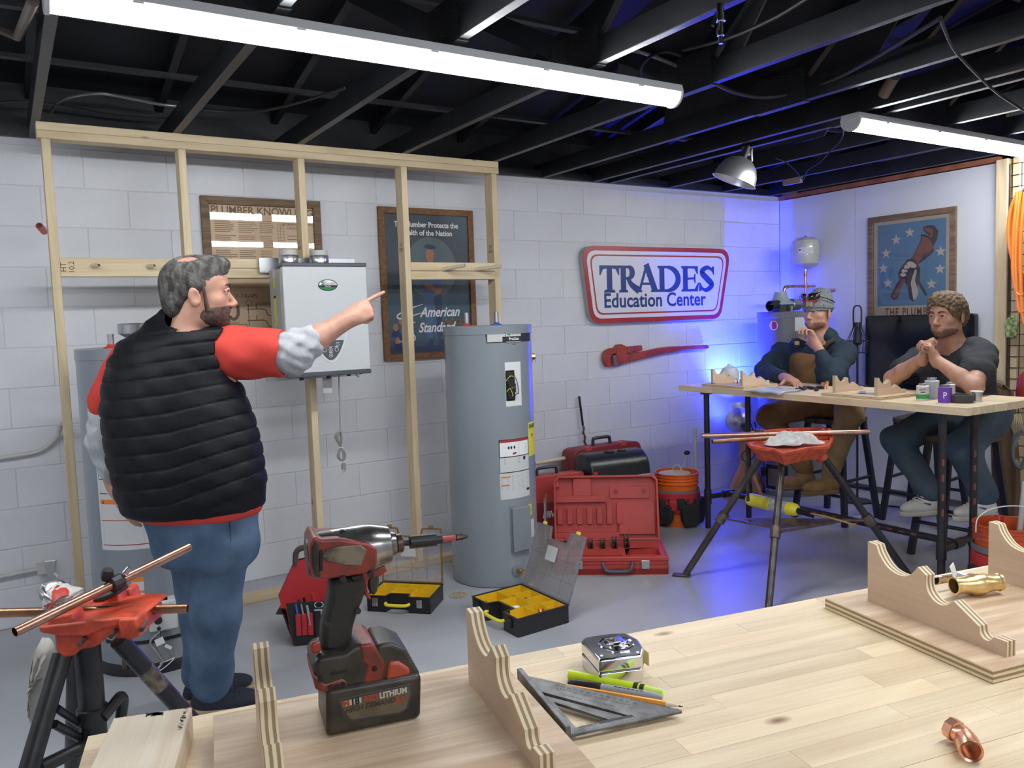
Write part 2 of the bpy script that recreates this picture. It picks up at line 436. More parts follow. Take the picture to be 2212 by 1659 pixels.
# ------------------------------------------------------------------ stud frame standing in front of the block wall
FY = -.355
sf = thing('stud_frame', 'open stud wall frame of pale new lumber in front of the block wall', 'frame', (1.45, FY, 0))
def lum(nm, c, d, m): return obj(nm, MB().box((0, 0, 0), d), m, sf, bevel=.0025, loc=None)
def place(o, c): o.location = Vector(c)-Vector((1.45, FY, 0)); return o
SX = [.235, .83, 1.44, 2.05, 2.665]
for i, x in enumerate(SX):
    z0 = .038 if i != 2 else .038
    place(lum('stud', None, (.038, .089, 2.47-.076-.038), m_spf), (x, FY, .038+(2.47-.114)/2))
place(lum('top_plate', None, (2.50, .089, .038), m_spfx), (1.45, FY, 2.451))
place(lum('top_plate', None, (2.50, .089, .037), m_spfx), (1.45, FY, 2.413))
place(lum('bottom_plate', None, (2.50, .089, .038), m_spfx), (1.45, FY, .019))
for a, b, z, t in ((0, 1, 1.80, 0), (1, 2, 1.80, 1), (3, 4, 1.79, 1)):
    xa = SX[a]+.019; xb = SX[b]-.019
    if t == 0: place(lum('blocking', None, (xb-xa, .038, .089), m_spfx), ((xa+xb)/2, FY-.026, z))
    else:
        place(lum('blocking', None, (xb-xa, .038, .050), m_spfx), ((xa+xb)/2, FY-.026, z+.026))
        place(lum('blocking', None, (xb-xa, .089, .050), m_spfx), ((xa+xb)/2, FY, z-.026))
m_cpvc = mk('cream_cpvc', (.66, .58, .42), rough=.4)
m_hole = mk('dark_hole', (.02, .018, .015), rough=.9)
for (px, py, ex, ey) in ((197, 574, 214, 573), (315, 576, 334, 574), (950, 583, 1005, 573), (1020, 583, 1083, 575)):
    a = B(px, py, 'y', FY-.03); 
    L = .09 if px < 400 else .19
    b = B(ex, ey, 'y', FY-L)
    st = MB().cyl(a+(a-b).normalized()*.05, b, .0108, n=14, inner=.0082)
    obj('pipe_stub', st, m_cpvc, sf, world=True)
m_stamp = mk('grade_stamp_ink', (.10, .07, .06), rough=.8)
for (x, z, s) in ((.285, 1.80, 'HT\n10.2'), ):
    text('grade_stamp', s, .034, m_stamp, sf, basis((0, 0, 1), (-1, 0, 0), (0, -1, 0), (x, FY-.0455, z)), ex=.0001)
for x in (2.05, 2.665, 1.44):
    text('grade_stamp', '2.E\n2007', .03, m_stamp, sf, basis((0, -1, 0), (0, 0, 1), (-1, 0, 0), (x-.0195, FY, 1.93)), ex=.0001)
# ================================================================== ON THE WALL
def thin_glass(name, tint=(1, 1, 1), gl=.9, rough=.02, haze=0):
    if name in MATS: return MATS[name]
    m = bpy.data.materials.new(name); m.use_nodes = True; nt = m.node_tree; nt.nodes.remove(nt.nodes['Principled BSDF'])
    o = nt.nodes['Material Output']; t = nn(nt, 'ShaderNodeBsdfTransparent'); t.inputs[0].default_value = (*tint, 1)
    g = nn(nt, 'ShaderNodeBsdfGlossy'); g.inputs['Roughness'].default_value = rough
    f = nn(nt, 'ShaderNodeLayerWeight'); f.inputs[0].default_value = .32
    mu = nn(nt, 'ShaderNodeMath', operation='MULTIPLY_ADD'); mu.inputs[1].default_value = gl*.9; mu.inputs[2].default_value = .035*gl
    x = nn(nt, 'ShaderNodeMixShader'); L = nt.links.new
    if haze:
        x2 = nn(nt, 'ShaderNodeMixShader'); x2.inputs[0].default_value = haze; df = nn(nt, 'ShaderNodeBsdfDiffuse'); df.inputs[0].default_value = (.8, .8, .82, 1)
        L(t.outputs[0], x2.inputs[1]); L(df.outputs[0], x2.inputs[2]); t = x2
    L(f.outputs[0], mu.inputs[0]); L(mu.outputs[0], x.inputs[0]); L(t.outputs[0], x.inputs[1]); L(g.outputs[0], x.inputs[2]); L(x.outputs[0], o.inputs['Surface'])
    MATS[name] = m; return m
m_glass = thin_glass('picture_glass')
m_frame1 = wood('weathered_frame_wood', (.23, .15, .09), (.11, .07, .04), axis=0, scale=2, rough=.7)
m_frame2 = wood('brown_frame_wood', (.26, .12, .045), (.13, .055, .02), axis=2, scale=2, rough=.6)
def flat(name, c, **k): return mk(name, c, rough=k.pop('rough', .7), **k)
k_ink = flat('black_ink', (.02, .02, .022)); k_white = flat('white_ink', (.75, .75, .73)); k_tan = flat('tan_paper', (.72, .54, .37))
k_tanink = flat('brown_ink', (.20, .13, .085)); k_red = flat('red_ink', (.42, .03, .03)); k_blue = flat('blue_ink', (.03, .075, .28)); k_green = flat('green_ink', (.02, .20, .06))
k_grey = flat('grey_ink', (.32, .33, .33)); k_yellow = flat('yellow_label', (.75, .65, .05)); k_orange = flat('orange_ink', (.8, .22, .03)); k_navy = flat('navy_ink', (.02, .03, .10))
k_label = flat('label_paper', (.62, .63, .63)); k_hi = flat('highlight_ink', (.85, .85, .85))
ZJ = [0]
def zj(): ZJ[0] = (ZJ[0]+1) % 9; return ZJ[0]*.00004
def poly(mb, pts, M, z=0):
    z += zj()
    n = len(pts); a = sum(pts[i][0]*pts[(i+1) % n][1]-pts[(i+1) % n][0]*pts[i][1] for i in range(n))
    if a < 0: pts = pts[::-1]
    return mb.add([(p[0], p[1], z) for p in pts], [tuple(range(n))], M)
def ell(cx, cy, rx, ry, n=28, a=0):
    return [(cx+rx*math.cos(2*PI*i/n)*math.cos(a)-ry*math.sin(2*PI*i/n)*math.sin(a), cy+rx*math.cos(2*PI*i/n)*math.sin(a)+ry*math.sin(2*PI*i/n)*math.cos(a)) for i in range(n)]
def ribbon(mb, pts, ws, M, z=0):
    z += zj()
    pts = [Vector(p) for p in pts]; N = len(pts); ws = ws if isinstance(ws, (list, tuple)) else [ws]*N; vs = []
    for i, p in enumerate(pts):
        t = (pts[min(i+1, N-1)]-pts[max(i-1, 0)]).normalized(); n = Vector((-t.y, t.x)); w = ws[i]/2
        vs += [(p.x-n.x*w, p.y-n.y*w, z), (p.x+n.x*w, p.y+n.y*w, z)]
    mb.add(vs, [(2*i, 2*i+2, 2*i+3, 2*i+1) for i in range(N-1)], M)
def sp2(pts, n=6): return [(p[0], p[1]) for p in spline([(a, b, 0) for a, b in pts], n)]
def picture(name, label, M, w, h, fw, fm, paper, gl=None):
    """M: local x right, y up, z out of the wall, origin at the lower left corner of the frame"""
    t = thing(name, label, 'poster', M=M)
    for i, pp in enumerate((([(0, 0), (w, 0), (w-fw, fw), (fw, fw)]), ([(0, h), (w, h), (w-fw, h-fw), (fw, h-fw)]), ([(0, 0), (fw, fw), (fw, h-fw), (0, h)]), ([(w, 0), (w-fw, fw), (w-fw, h-fw), (w, h)]))):
        obj('frame_rail', MB().prism(pp, .025), fm, t, bevel=.002)
    obj('print', MB().box((w/2, h/2, .006), (w-fw*1.6, h-fw*1.6, .004)), paper, t)
    g = MB(); rect(g, fw*.9, fw*.9, w-fw*.9, h-fw*.9, None, .016); obj('glass', g, gl or m_glass, t, smooth=None)
    return t
def wallM(x, z, y=-.002): return basis((1, 0, 0), (0, 0, 1), (0, -1, 0), (x, y, z))
def prt(nm, t, mat, fn, **k):
    mb = MB(); fn(mb); return obj(nm, mb, mat, t, smooth=None, **k)
ID = Matrix.Identity(4)
def TT(x, y, z=.0088): return Matrix.Translation((x, y, z))
# --- reference chart poster
W1, H1 = .685, .93
p1 = picture('framed_chart', 'framed tan plumbing reference chart headed PLUMBER KNOWLEDGE, behind the studs', wallM(.981, 2.228-H1), W1, H1, .045, m_frame1, k_tan)
text('lettering', 'PLUMBER KNOWLEDGE', .062, k_tanink, p1, TT(W1/2+.02, H1-.075), world=False, bold=.001, sx=.93, ex=.0001)
def f(mb):
    for j, (x, w) in enumerate(((.07, .12), (.20, .11), (.32, .09))):
        for r in range(4): lines(mb, x, H1-.125-.085*r, w, .075, 7, None, .0086, seed=j*9+r, th=.3)
    lines(mb, .47, H1-.13, .16, .02, 1, None, .0086, 3, th=.1)
    lines(mb, .48, H1-.20, .15, .12, 6, None, .0086, 33, th=.2, jit=.7)
    for x in (.425, .44, .46): rect(mb, x, H1-.42, x+.002, H1-.12, None, .0086)
    for k in range(16): rect(mb, .425, H1-.13-.018*k, .46, H1-.1285-.018*k, None, .0086)
    for k in range(3): rect(mb, .07, H1-.46-.025*k, .62, H1-.4585-.025*k, None, .0086)
prt('chart_lines', p1, k_tanink, f)
for s, x, y, z in (('HORIZONTAL PIPE\nDRAIN LINES', .545, H1-.155, .022), ('P-TRAPS', .224, H1-.560, .034), ('A RIGHT', .165, H1-.745, .028)):
    text('lettering', s, z, k_tanink, p1, TT(x, y), world=False, ex=.0001)
def f(mb):
    ribbon(mb, sp2([(.120, H1-.60), (.120, H1-.665), (.145, H1-.69), (.170, H1-.665), (.170, H1-.61)]), .018, None, .0086)
    for yy in (.635, .70):
        for x0 in (.22, .42):
            ribbon(mb, sp2([(x0, H1-yy), (x0+.09, H1-yy), (x0+.11, H1-yy-.01), (x0+.122, H1-yy-.035), (x0+.148, H1-yy-.035), (x0+.156, H1-yy)]), .006, None, .0086)
            ribbon(mb, [(x0+.01, H1-yy+.030), (x0+.01, H1-yy-.03)], .005, None, .0086); ribbon(mb, [(x0+.055, H1-yy), (x0+.055, H1-yy+.03)], .005, None, .0086)
    ribbon(mb, ell(.235, H1-.60, .018, .018)+[(.253, H1-.60)], .003, None, .0086)
    for a, b in (((.08, H1-.72), (.215, H1-.72)), ((.215, H1-.72), (.215, H1-.84))): ribbon(mb, [a, b], .003, None, .0086)
    lines(mb, .27, H1-.595, .13, .018, 3, None, .0086, 5); lines(mb, .09, H1-.705, .12, .012, 2, None, .0086, 6)
prt('diagram', p1, k_tanink, f)
# --- dark painted poster with a plumber
W2, H2 = .68, .97
m_post2 = mk('dark_slate_print', (.035, .04, .055), rough=.6, col2=(.05, .085, .12), vs=1.4)
p2 = picture('framed_plumber_poster', 'framed dark poster of a plumber in overalls, half behind the grey tank', wallM(2.037, 2.217-H2), W2, H2, .04, m_frame2, m_post2, thin_glass('acrylic_sheet', gl=.35, rough=.3))
text('lettering', 'The Plumber Protects the', .047, k_white, p2, TT(W2/2, H2-.105), world=False, bold=.0013, sx=.93, ex=.0001)
text('lettering', 'Health of the Nation', .047, k_white, p2, TT(W2/2, H2-.157), world=False, bold=.0013, sx=.93, ex=.0001)
k_teal = flat('teal_print', (.05, .10, .14)); k_moon = flat('pale_disc_print', (.10, .14, .155)); k_skinp = flat('printed_skin', (.38, .17, .09)); k_over = flat('printed_denim', (.07, .12, .24)); k_over2 = flat('printed_dark_denim', (.03, .05, .11))
prt('print_ground', p2, k_teal, lambda mb: rect(mb, .045, .12, W2-.045, .42, None, .0083))
prt('print_disc', p2, k_moon, lambda mb: poly(mb, ell(W2/2+.02, .59, .185, .20), None, .0085))
def f(mb):
    poly(mb, [(.27, .545), (.31, .60), (.35, .622), (.41, .61), (.465, .55), (.455, .47), (.43, .43), (.29, .43), (.255, .50)], None, .0087)
prt('print_shirt', p2, k_white, f)
def f(mb):
    poly(mb, [(.295, .40), (.30, .60), (.325, .60), (.34, .56), (.385, .56), (.40, .60), (.425, .60), (.43, .40), (.435, .25), (.425, .13), (.375, .13), (.365, .30), (.35, .13), (.31, .14)], None, .0089)
prt('print_overalls', p2, k_over, f)
prt('print_fold', p2, k_over2, lambda mb: (poly(mb, [(.37, .40), (.43, .42), (.425, .14), (.385, .13), (.38, .3)], None, .0091), poly(mb, ell(.355, .725, .042, .016, a=-.1), None, .0094), poly(mb, [(.33, .13), (.30, .085), (.35, .085), (.36, .13)], None, .0091), poly(mb, [(.395, .13), (.39, .08), (.44, .08), (.42, .13)], None, .0091), rect(mb, .045, .045, W2-.045, .085, None, .0086)))
prt('print_figure_skin', p2, k_skinp, lambda mb: (poly(mb, ell(.355, .675, .031, .045), None, .0091), poly(mb, [(.335, .645), (.375, .645), (.375, .61), (.335, .61)], None, .009), poly(mb, ell(.35, .465, .045, .017, a=-.3), None, .0092), poly(mb, ell(.405, .44, .03, .02, a=.5), None, .0092), [poly(mb, ell(x, y, .018, .024), None, .0091) for x, y in ((.10, .12), (.145, .19), (.09, .21), (.19, .15), (.19, .235), (.13, .25))]))
prt('print_crowd', p2, k_navy, lambda mb: [poly(mb, [(x-.035, y-.06), (x+.035, y-.06), (x+.02, y-.015), (x-.02, y-.015)], None, .0089) for x, y in ((.10, .12), (.19, .15), (.145, .19), (.09, .21))])
m_speck = mk('speckled_print', (.22, .15, .09), rough=.7, col2=(.03, .02, .015), vs=90)
prt('print_far_crowd', p2, m_speck, lambda mb: rect(mb, .40, .22, .60, .255, None, .0087))
k_script = flat('script_ink', (.72, .72, .70))
text('lettering', 'American', .088, k_script, p2, TT(.41, .30, .0098), world=False, shear=.35, bold=.002, sx=.84, ex=.0001)
text('lettering', 'Standard', .088, k_script, p2, TT(.38, .20, .0098), world=False, shear=.35, bold=.002, sx=.84, ex=.0001)
prt('script_flourish', p2, k_script, lambda mb: (ribbon(mb, sp2([(.29, .355), (.20, .33), (.11, .29), (.12, .265), (.20, .28), (.28, .30)]), [.004+.006*math.sin(PI*i/30) for i in range(31)], None, .0098), ribbon(mb, sp2([(.23, .24), (.16, .235), (.15, .20), (.22, .15), (.20, .115), (.10, .12)]), [.004+.006*math.sin(PI*i/30) for i in range(31)], None, .0098)))
# --- wrench-in-fist print on the right wall
k_sky = flat('poster_blue', (.13, .28, .47)); k_cream = flat('poster_cream', (.62, .52, .42)); k_wr = flat('poster_wrench_red', (.30, .105, .085)); k_dk = flat('poster_dark_line', (.07, .055, .075)); k_star = flat('poster_star', (.70, .60, .55)); k_brn = flat('poster_text_brown', (.17, .07, .06))
W3, H3 = .69, .90
M3 = basis((0, -1, 0), (0, 0, 1), (-1, 0, 0), (XR-.002, -.868, 2.182-H3))
p3 = picture('framed_wrench_poster', 'framed blue poster of a fist raising a pipe wrench among stars', M3, W3, H3, .042, m_frame1, k_cream)
prt('print_field', p3, k_sky, lambda mb: rect(mb, .075, .205, W3-.075, H3-.07, None, .0083))
def star(mb, cx, cy, r, z): poly(mb, [(cx+(r if k % 2 == 0 else r*.40)*math.sin(k*PI/5), cy+(r if k % 2 == 0 else r*.40)*math.cos(k*PI/5)) for k in range(10)], None, z)
def PX3(x, y):   # crop position on the poster to local coordinates
    p = M3.inverted() @ B(1600+x/3.606, 440+y/3.606, 'x', XR-.01); return (p.x, p.y)
prt('print_stars', p3, k_star, lambda mb: [star(mb, *PX3(x, y), .042, .0086) for x, y in ((1318, 225), (1212, 283), (1133, 388), (1111, 505), (1148, 620), (1558, 372), (1553, 508), (1486, 625))])
DK = [(1168, 725), (1180, 690), (1235, 590), (1225, 540), (1260, 480), (1300, 435), (1340, 420), (1375, 340), (1400, 290), (1405, 235), (1440, 240), (1475, 255), (1425, 215), (1420, 180), (1470, 165), (1510, 172), (1540, 210), (1530, 280), (1500, 330), (1505, 370), (1460, 415), (1420, 445), (1380, 475), (1400, 500), (1395, 600), (1455, 710), (1440, 720), (1380, 620), (1370, 700), (1345, 765), (1315, 740), (1300, 640), (1275, 600), (1220, 740), (1190, 750)]
prt('print_outline', p3, k_dk, lambda mb: poly(mb, [PX3(*q) for q in DK], None, .0088))
def f(mb):
    for P in ([(1180, 725), (1200, 690), (1262, 580), (1290, 590), (1215, 730), (1190, 738)], [(1345, 425), (1385, 340), (1412, 285), (1412, 250), (1460, 268), (1490, 300), (1500, 345), (1470, 385), (1435, 385), (1380, 470), (1360, 440)], [(1430, 205), (1440, 185), (1500, 200), (1498, 240), (1480, 275), (1470, 262), (1480, 232)]):
        poly(mb, [PX3(*q) for q in P], None, .0091)
prt('print_wrench', p3, k_wr, f)
def f(mb):
    for P in ([(1290, 470), (1312, 448), (1345, 455), (1372, 480), (1362, 500), (1330, 498)], [(1272, 495), (1285, 475), (1318, 488), (1315, 505), (1280, 508)], [(1252, 528), (1262, 508), (1300, 515), (1298, 532), (1262, 540)], [(1240, 560), (1252, 540), (1290, 545), (1288, 562), (1265, 570)], [(1325, 620), (1340, 560), (1360, 510), (1372, 520), (1358, 600), (1385, 680), (1370, 740), (1345, 750)]):
        poly(mb, [PX3(*q) for q in P], None, .0091)
prt('print_fist', p3, k_star, f)
text('lettering', 'THE PLUMBER', .088, k_brn, p3, TT(W3/2, .155), world=False, sx=.62, sp=1.25, ex=.0001, bold=.0012)

# --- TRADES Education Center sign
def roundpoly(pts, r, n=6):
    out = []; N = len(pts)
    for i in range(N):
        p = Vector(pts[i]); a = (Vector(pts[i-1])-p).normalized(); b = (Vector(pts[(i+1) % N])-p).normalized()
        ang = a.angle(b); d = r/math.tan(ang/2); A = p+a*d; Bq = p+b*d
        for k in range(n+1):
            t = k/n; q = A*(1-t)**2+p*2*t*(1-t)*.92+Bq*t*t+((A+Bq)/2)*2*t*(1-t)*.08; out.append((q.x, q.y))
    return out
def inset(pts, d):
    N = len(pts); out = []
    for i in range(N):
        p = Vector(pts[i]); a = (p-Vector(pts[i-1])).normalized(); b = (Vector(pts[(i+1) % N])-p).normalized()
        na = Vector((-a.y, a.x)); nb = Vector((-b.y, b.x)); m = (na+nb).normalized(); out.append(tuple(p+m*(d/max(.3, m.dot(na)))))
    return out
SY = -.055
c0 = [tuple((B(x, y, 'y', SY).x, B(x, y, 'y', SY).z)) for x, y in ((1277, 699), (1557, 688), (1579, 538), (1255, 530))]
sgn = thing('trade_sign', 'white and red trapezoid sign reading TRADES Education Center', 'sign', M=wallM(0, 0, 0))
sgn.matrix_basis = wallM(4.42, 1.42, 0)
k_signred = mk('sign_red', (.40, .035, .04), rough=.3); k_signwhite = mk('sign_white', (.70, .71, .76), rough=.22); k_signnavy = mk('sign_navy', (.015, .05, .22), rough=.35); k_signedge = mk('sign_side_grey', (.35, .36, .36), rough=.4)
def sg(nm, pts, z0, h, m, b=0): return obj(nm, MB().prism([(x-4.42, z-1.42) for x, z in pts], h, z0=z0), m, sgn, bevel=b)
sg('box', roundpoly(c0, .10), 0, .050, k_signedge, .003)
sg('red_border', roundpoly(c0, .10), .0502, .005, k_signred)
sg('white_band', roundpoly(inset(c0, .034), .08), .0555, .001, k_signwhite)
sg('red_line', roundpoly(inset(c0, .062), .065), .0568, .0008, k_signred)
sg('face', roundpoly(inset(c0, .074), .06), .0578, .0008, k_signwhite)
def XP(x): return B(x, 605, 'y', -.059).x-4.42
T0 = B(1400, 631, 'y', -.059).z-1.42; T1 = B(1400, 574, 'y', -.059).z-1.42; TH = T1-T0; ZL = .0592
def serif(mb, x0, x1, y, h, up):   # flared slab at the foot or head of a stem
    y2 = y+(h if up else -h); d = (x1-x0)*.10
    poly(mb, [(x0, y), (x1, y), (x1-d, y2), (x0+d, y2)], None, ZL)
def letters():
    L = lambda a: XP(a)
    for ch, a, b in (('T', 1295, 1338), ('R', 1336, 1378), ('A', 1375, 1421), ('D', 1420, 1470), ('E', 1471, 1509), ('S', 1510, 1543)):
        mb = MB(); x0, x1 = L(a), L(b); w = x1-x0; st = .052; h = TH
        Y = lambda t: T0+h*t
        if ch == 'T':
            c = (x0+x1)/2; poly(mb, [(c-st/2, T0), (c+st/2, T0), (c+st/2, T1), (c-st/2, T1)], None, ZL); serif(mb, c-st*1.1, c+st*1.1, T0, .022, True)
            poly(mb, [(x0, T1), (x1, T1), (x1, Y(.64)), (x1-.010, Y(.64)), (x1-.035, Y(.86)), (c, Y(.9)), (x0+.035, Y(.86)), (x0+.010, Y(.64)), (x0, Y(.64))], None, ZL)
        if ch in 'RDE':
            s0 = x0+.022; poly(mb, [(s0, T0), (s0+st, T0), (s0+st, T1), (s0, T1)], None, ZL); serif(mb, x0, s0+st+.02, T0, .02, True); serif(mb, x0, s0+st+.015, T1, .02, False)
        if ch == 'R':
            pts = [(s0+st, Y(.95))]+arc(s0+st+.02, Y(.74), h*.21, 90, -90, 10)+[(s0+st, Y(.53))]
            ribbon(mb, pts, [.018]+[.02+.034*math.sin(PI*i/10) for i in range(11)]+[.018], None, ZL)
            ribbon(mb, sp2([(s0+st+.015, Y(.54)), (s0+st+.055, Y(.28)), (x1+.01, T0+.012)]), [.03+.03*(i/12) for i in range(13)], None, ZL); serif(mb, x1-.03, x1+.035, T0, .02, True)
        if ch == 'D':
            pts = [(s0+st, Y(.955))]+[(s0+st+.02+(x1-s0-st-.045)*math.cos(R(t)), Y(.5)+h*.455*math.sin(R(t))) for t in range(90, -91, -12)]+[(s0+st, Y(.045))]
            n = len(pts)-2; ribbon(mb, pts, [.02]+[.02+.036*math.sin(PI*i/(n-1)) for i in range(n)]+[.02], None, ZL)
        if ch == 'E':
            poly(mb, [(s0+st, T1), (x1-.006, T1), (x1-.006, Y(.68)), (x1-.016, Y(.68)), (x1-.045, Y(.9)), (s0+st, Y(.91))], None, ZL)
            poly(mb, [(s0+st, T0), (x1-.01, T0), (x1+.004, Y(.34)), (x1-.008, Y(.34)), (x1-.045, Y(.1)), (s0+st, Y(.09))], None, ZL)
            poly(mb, [(s0+st, Y(.46)), (x1-.055, Y(.48)), (x1-.045, Y(.33)), (x1-.034, Y(.33)), (x1-.034, Y(.70)), (x1-.045, Y(.70)), (x1-.055, Y(.56)), (s0+st, Y(.55))], None, ZL)
        if ch == 'A':
            c = (x0+x1)/2+.004; ribbon(mb, [(x0+.028, T0+.01), (c-.012, T1-.004)], .024, None, ZL); ribbon(mb, [(c-.014, T1+.012), (x1-.03, T0+.01)], .056, None, ZL)
            ribbon(mb, [(x0+.05, Y(.32)), (x1-.06, Y(.32))], .018, None, ZL); serif(mb, x0, x0+.055, T0, .02, True); serif(mb, x1-.075, x1+.008, T0, .02, True)
        if ch == 'S':
            P = sp2([(x1-.012, Y(.80)), ((x0+x1)/2+.01, Y(.955)), (x0+.032, Y(.77)), ((x0+x1)/2, Y(.52)), (x1-.028, Y(.26)), ((x0+x1)/2-.01, Y(.05)), (x0+.012, Y(.18))], 6)
            n = len(P); ribbon(mb, P, [.018+.038*(math.sin(PI*i/(n-1))**1.3) for i in range(n)], None, ZL)
            poly(mb, [(x1-.016, T1), (x1-.002, T1), (x1-.002, Y(.66)), (x1-.012, Y(.66)), (x1-.04, Y(.9))], None, ZL); poly(mb, [(x0, T0), (x0+.014, T0), (x0+.045, Y(.12)), (x0+.012, Y(.36)), (x0, Y(.36))], None, ZL)
        obj('letter', mb, k_signnavy, sgn, smooth=None)
letters()
ec = B(1418, 648, 'y', -.059)
text('lettering', 'Education Center', .150, k_signnavy, sgn, basis((1, 0, 0), (0, 0, 1), (0, -1, 0), (XP(1418)+4.42, -.0592, ec.z-.003)), bold=.0032, sx=.985, ex=.0002)

# --- big red pipe wrench hung on the wall
m_wrench = mk('wrench_red', (.36, .055, .035), rough=.38, var=.25, vs=9)
m_jaw = mk('worn_steel', (.30, .27, .25), rough=.4, metal=.9)
wr_ = thing('pipe_wrench', 'large red pipe wrench hung on the wall below the sign', 'wrench', M=wallM(4.4, 1.15, 0))
def WL(x, y, Y=-.05): p = B(1140+x/3.95, 480+y/3.95, 'y', Y); return (p.x-4.4, p.z-1.15)
obj('handle', MB().prism([WL(*q) for q in [(735, 1225), (730, 1140), (760, 1130), (830, 1120), (930, 1115), (1100, 1078), (1200, 1062), (1350, 1055), (1530, 1045), (1550, 1055), (1548, 1075), (1530, 1082), (1350, 1090), (1180, 1118), (1000, 1160), (830, 1205), (780, 1225)]], .035, z0=.014), m_wrench, wr_, bevel=.006)
obj('handle_web', MB().prism([WL(*q) for q in [(800, 1180), (960, 1130), (1180, 1085), (1180, 1095), (980, 1145), (820, 1190)]], .004, z0=.048), m_wrench, wr_, bevel=.001)
obj('hook_jaw', MB().prism([WL(*q) for q in [(655, 1130), (670, 1095), (700, 1078), (760, 1070), (850, 1062), (980, 1050), (983, 1095), (860, 1110), (760, 1120), (722, 1128), (712, 1160), (712, 1240), (685, 1236), (665, 1210), (655, 1170)]], .030, z0=.018), m_wrench, wr_, bevel=.005)
obj('frame_housing', MB().prism([WL(*q) for q in [(752, 1075), (775, 1045), (800, 1040), (830, 1052), (845, 1085), (850, 1150), (820, 1190), (765, 1200)]], .05, z0=.006), m_wrench, wr_, bevel=.006)
obj('heel_jaw', MB().prism([WL(*q) for q in [(730, 1142), (755, 1140), (772, 1222), (742, 1226)]], .032, z0=.02), m_jaw, wr_, bevel=.002)
a = WL(865, 1060); b = WL(868, 1112); obj('adjusting_nut', MB().cyl((a[0], a[1], .033), (b[0], b[1], .033), .036, n=20), m_wrench, wr_, bevel=.003)
a = WL(1532, 1063); obj('hang_ring', MB().tube([(a[0]+.012*math.cos(t*PI/6), a[1]+.012*math.sin(t*PI/6), .05) for t in range(12)], .003, 6, True), m_jaw, wr_)

# --- conduit, cable and pipe stub on the left of the wall
m_cond = mk('painted_conduit', (.50, .50, .48), rough=.4)
one('wall_conduit', MB().tube(spline([(-.9, -.02, .845), (-.3, -.02, .868), (.05, -.02, .885), (.14, -.02, .905), (.20, -.03, .96), (.215, -.06, 1.0), (.22, -.16, 1.04)]), .0107, 10), m_cond, 'painted conduit bending along the block wall at the left edge', 'pipe')
one('low_conduit', MB().cyl((-.9, -.02, .255), (.07, -.02, .285), .011).box((.10, -.03, .29), (.07, .05, .05)), m_cond, 'low painted conduit on the block wall behind the tripod vise', 'pipe')
m_cable = mk('black_cable', (.012, .012, .014), rough=.6, spec=.2)
m_redpipe = mk('red_pex', (.55, .03, .035), rough=.35)
one('red_pipe_stub', MB().cyl(B(95, 500, 'y', -.20), B(85, 488, 'y', -.30), .0165, n=16, inner=.013), m_redpipe, 'short red plastic pipe stub sticking out left of the stud frame', 'pipe')
# ================================================================== WATER HEATERS
def cylhit(x, y, cx, cy_, r):
    d = ray(x, y); ox, oy = CP.x-cx, CP.y-cy_
    a = d.x*d.x+d.y*d.y; b = 2*(ox*d.x+oy*d.y); c = ox*ox+oy*oy-r*r; q = b*b-4*a*c
    t = (-b-math.sqrt(max(q, 0)))/(2*a); p = CP+d*t
    return math.atan2(p.y-cy_, p.x-cx), p.z
def wrapped(nm, parent, mat, cx, cy_, r, th0, fn, off=.0008, nseg=1):
    """fn fills a flat MB in (arc length, height); it is wrapped on the cylinder; th0: angle where arc length is 0"""
    mb = MB(); fn(mb)
    vs = []
    for u, v, w in mb.v:
        th = th0+u/r; rr = r+off+w; vs.append((cx+rr*math.cos(th), cy_+rr*math.sin(th), v))
    m2 = MB(); m2.v = vs; m2.f = mb.f; m2.m = mb.m
    return obj(nm, m2, mat, parent, world=True, smooth=None)
def wr(mb, x0, y0, x1, y1, z=0, n=None):
    n = n or max(1, int(abs(x1-x0)/.015))
    for i in range(n): rect(mb, x0+(x1-x0)*i/n, y0, x0+(x1-x0)*(i+1)/n, y1, None, z)
def wtext(nm, parent, mat, cx, cy_, r, th0, s, size, u, v, off=.0014, **k):
    o = text(nm, s, size, mat, None, Matrix.Translation((u, v, 0)), world=False, ex=0, **k)
    inv = wm(parent).inverted()
    for p in o.data.vertices:
        th = th0+p.co.x/r; rr = r+off; p.co = inv @ Vector((cx+rr*math.cos(th), cy_+rr*math.sin(th), p.co.y))
    o.parent = parent; return o
m_tank = mk('grey_tank_enamel', (.23, .26, .285), rough=.28, var=.03, vs=2, coat=.3)
m_tank2 = mk('darker_grey_tank_enamel', (.21, .235, .27), rough=.3, coat=.3)
m_brass = mk('brass', (.62, .42, .16), rough=.28, metal=1)
m_steel = mk('galvanised_steel', (.55, .56, .57), rough=.3, metal=1)
m_chrome = mk('chrome', (.80, .80, .82), rough=.08, metal=1)
m_foam = mk('white_insulation', (.72, .73, .73), rough=.9, bump=.004, bs=30)
m_blackp = mk('black_plastic', (.016, .016, .018), rough=.4)
m_bluep = mk('blue_plastic', (.04, .12, .45), rough=.4); m_redp = mk('red_plastic', (.55, .04, .03), rough=.4)
m_cu = mk('copper', (.60, .34, .25), rough=.30, metal=1, var=.25, vs=14)
m_cudull = mk('dull_copper', (.42, .23, .13), rough=.35, metal=1, var=.35, vs=10)
def tank_body(t, r, h, m, z0=.0):
    pr = [(0, z0), (r-.012, z0), (r, z0+.004), (r+.002, z0+.03), (r, z0+.034), (r, h-.05), (r+.003, h-.048), (r+.003, h-.004), (r-.004, h), (r-.02, h-.004), (0, h)]
    return obj('tank', MB().lathe(pr, n=72), m, t)
HX, HY, HR, HH = 2.345, -.79, .25, 1.455
ht = thing('electric_water_heater', 'tall grey cylindrical water heater standing in front of the right end of the stud frame', 'water heater', (HX, HY, 0))
tank_body(ht, HR, HH, m_tank)
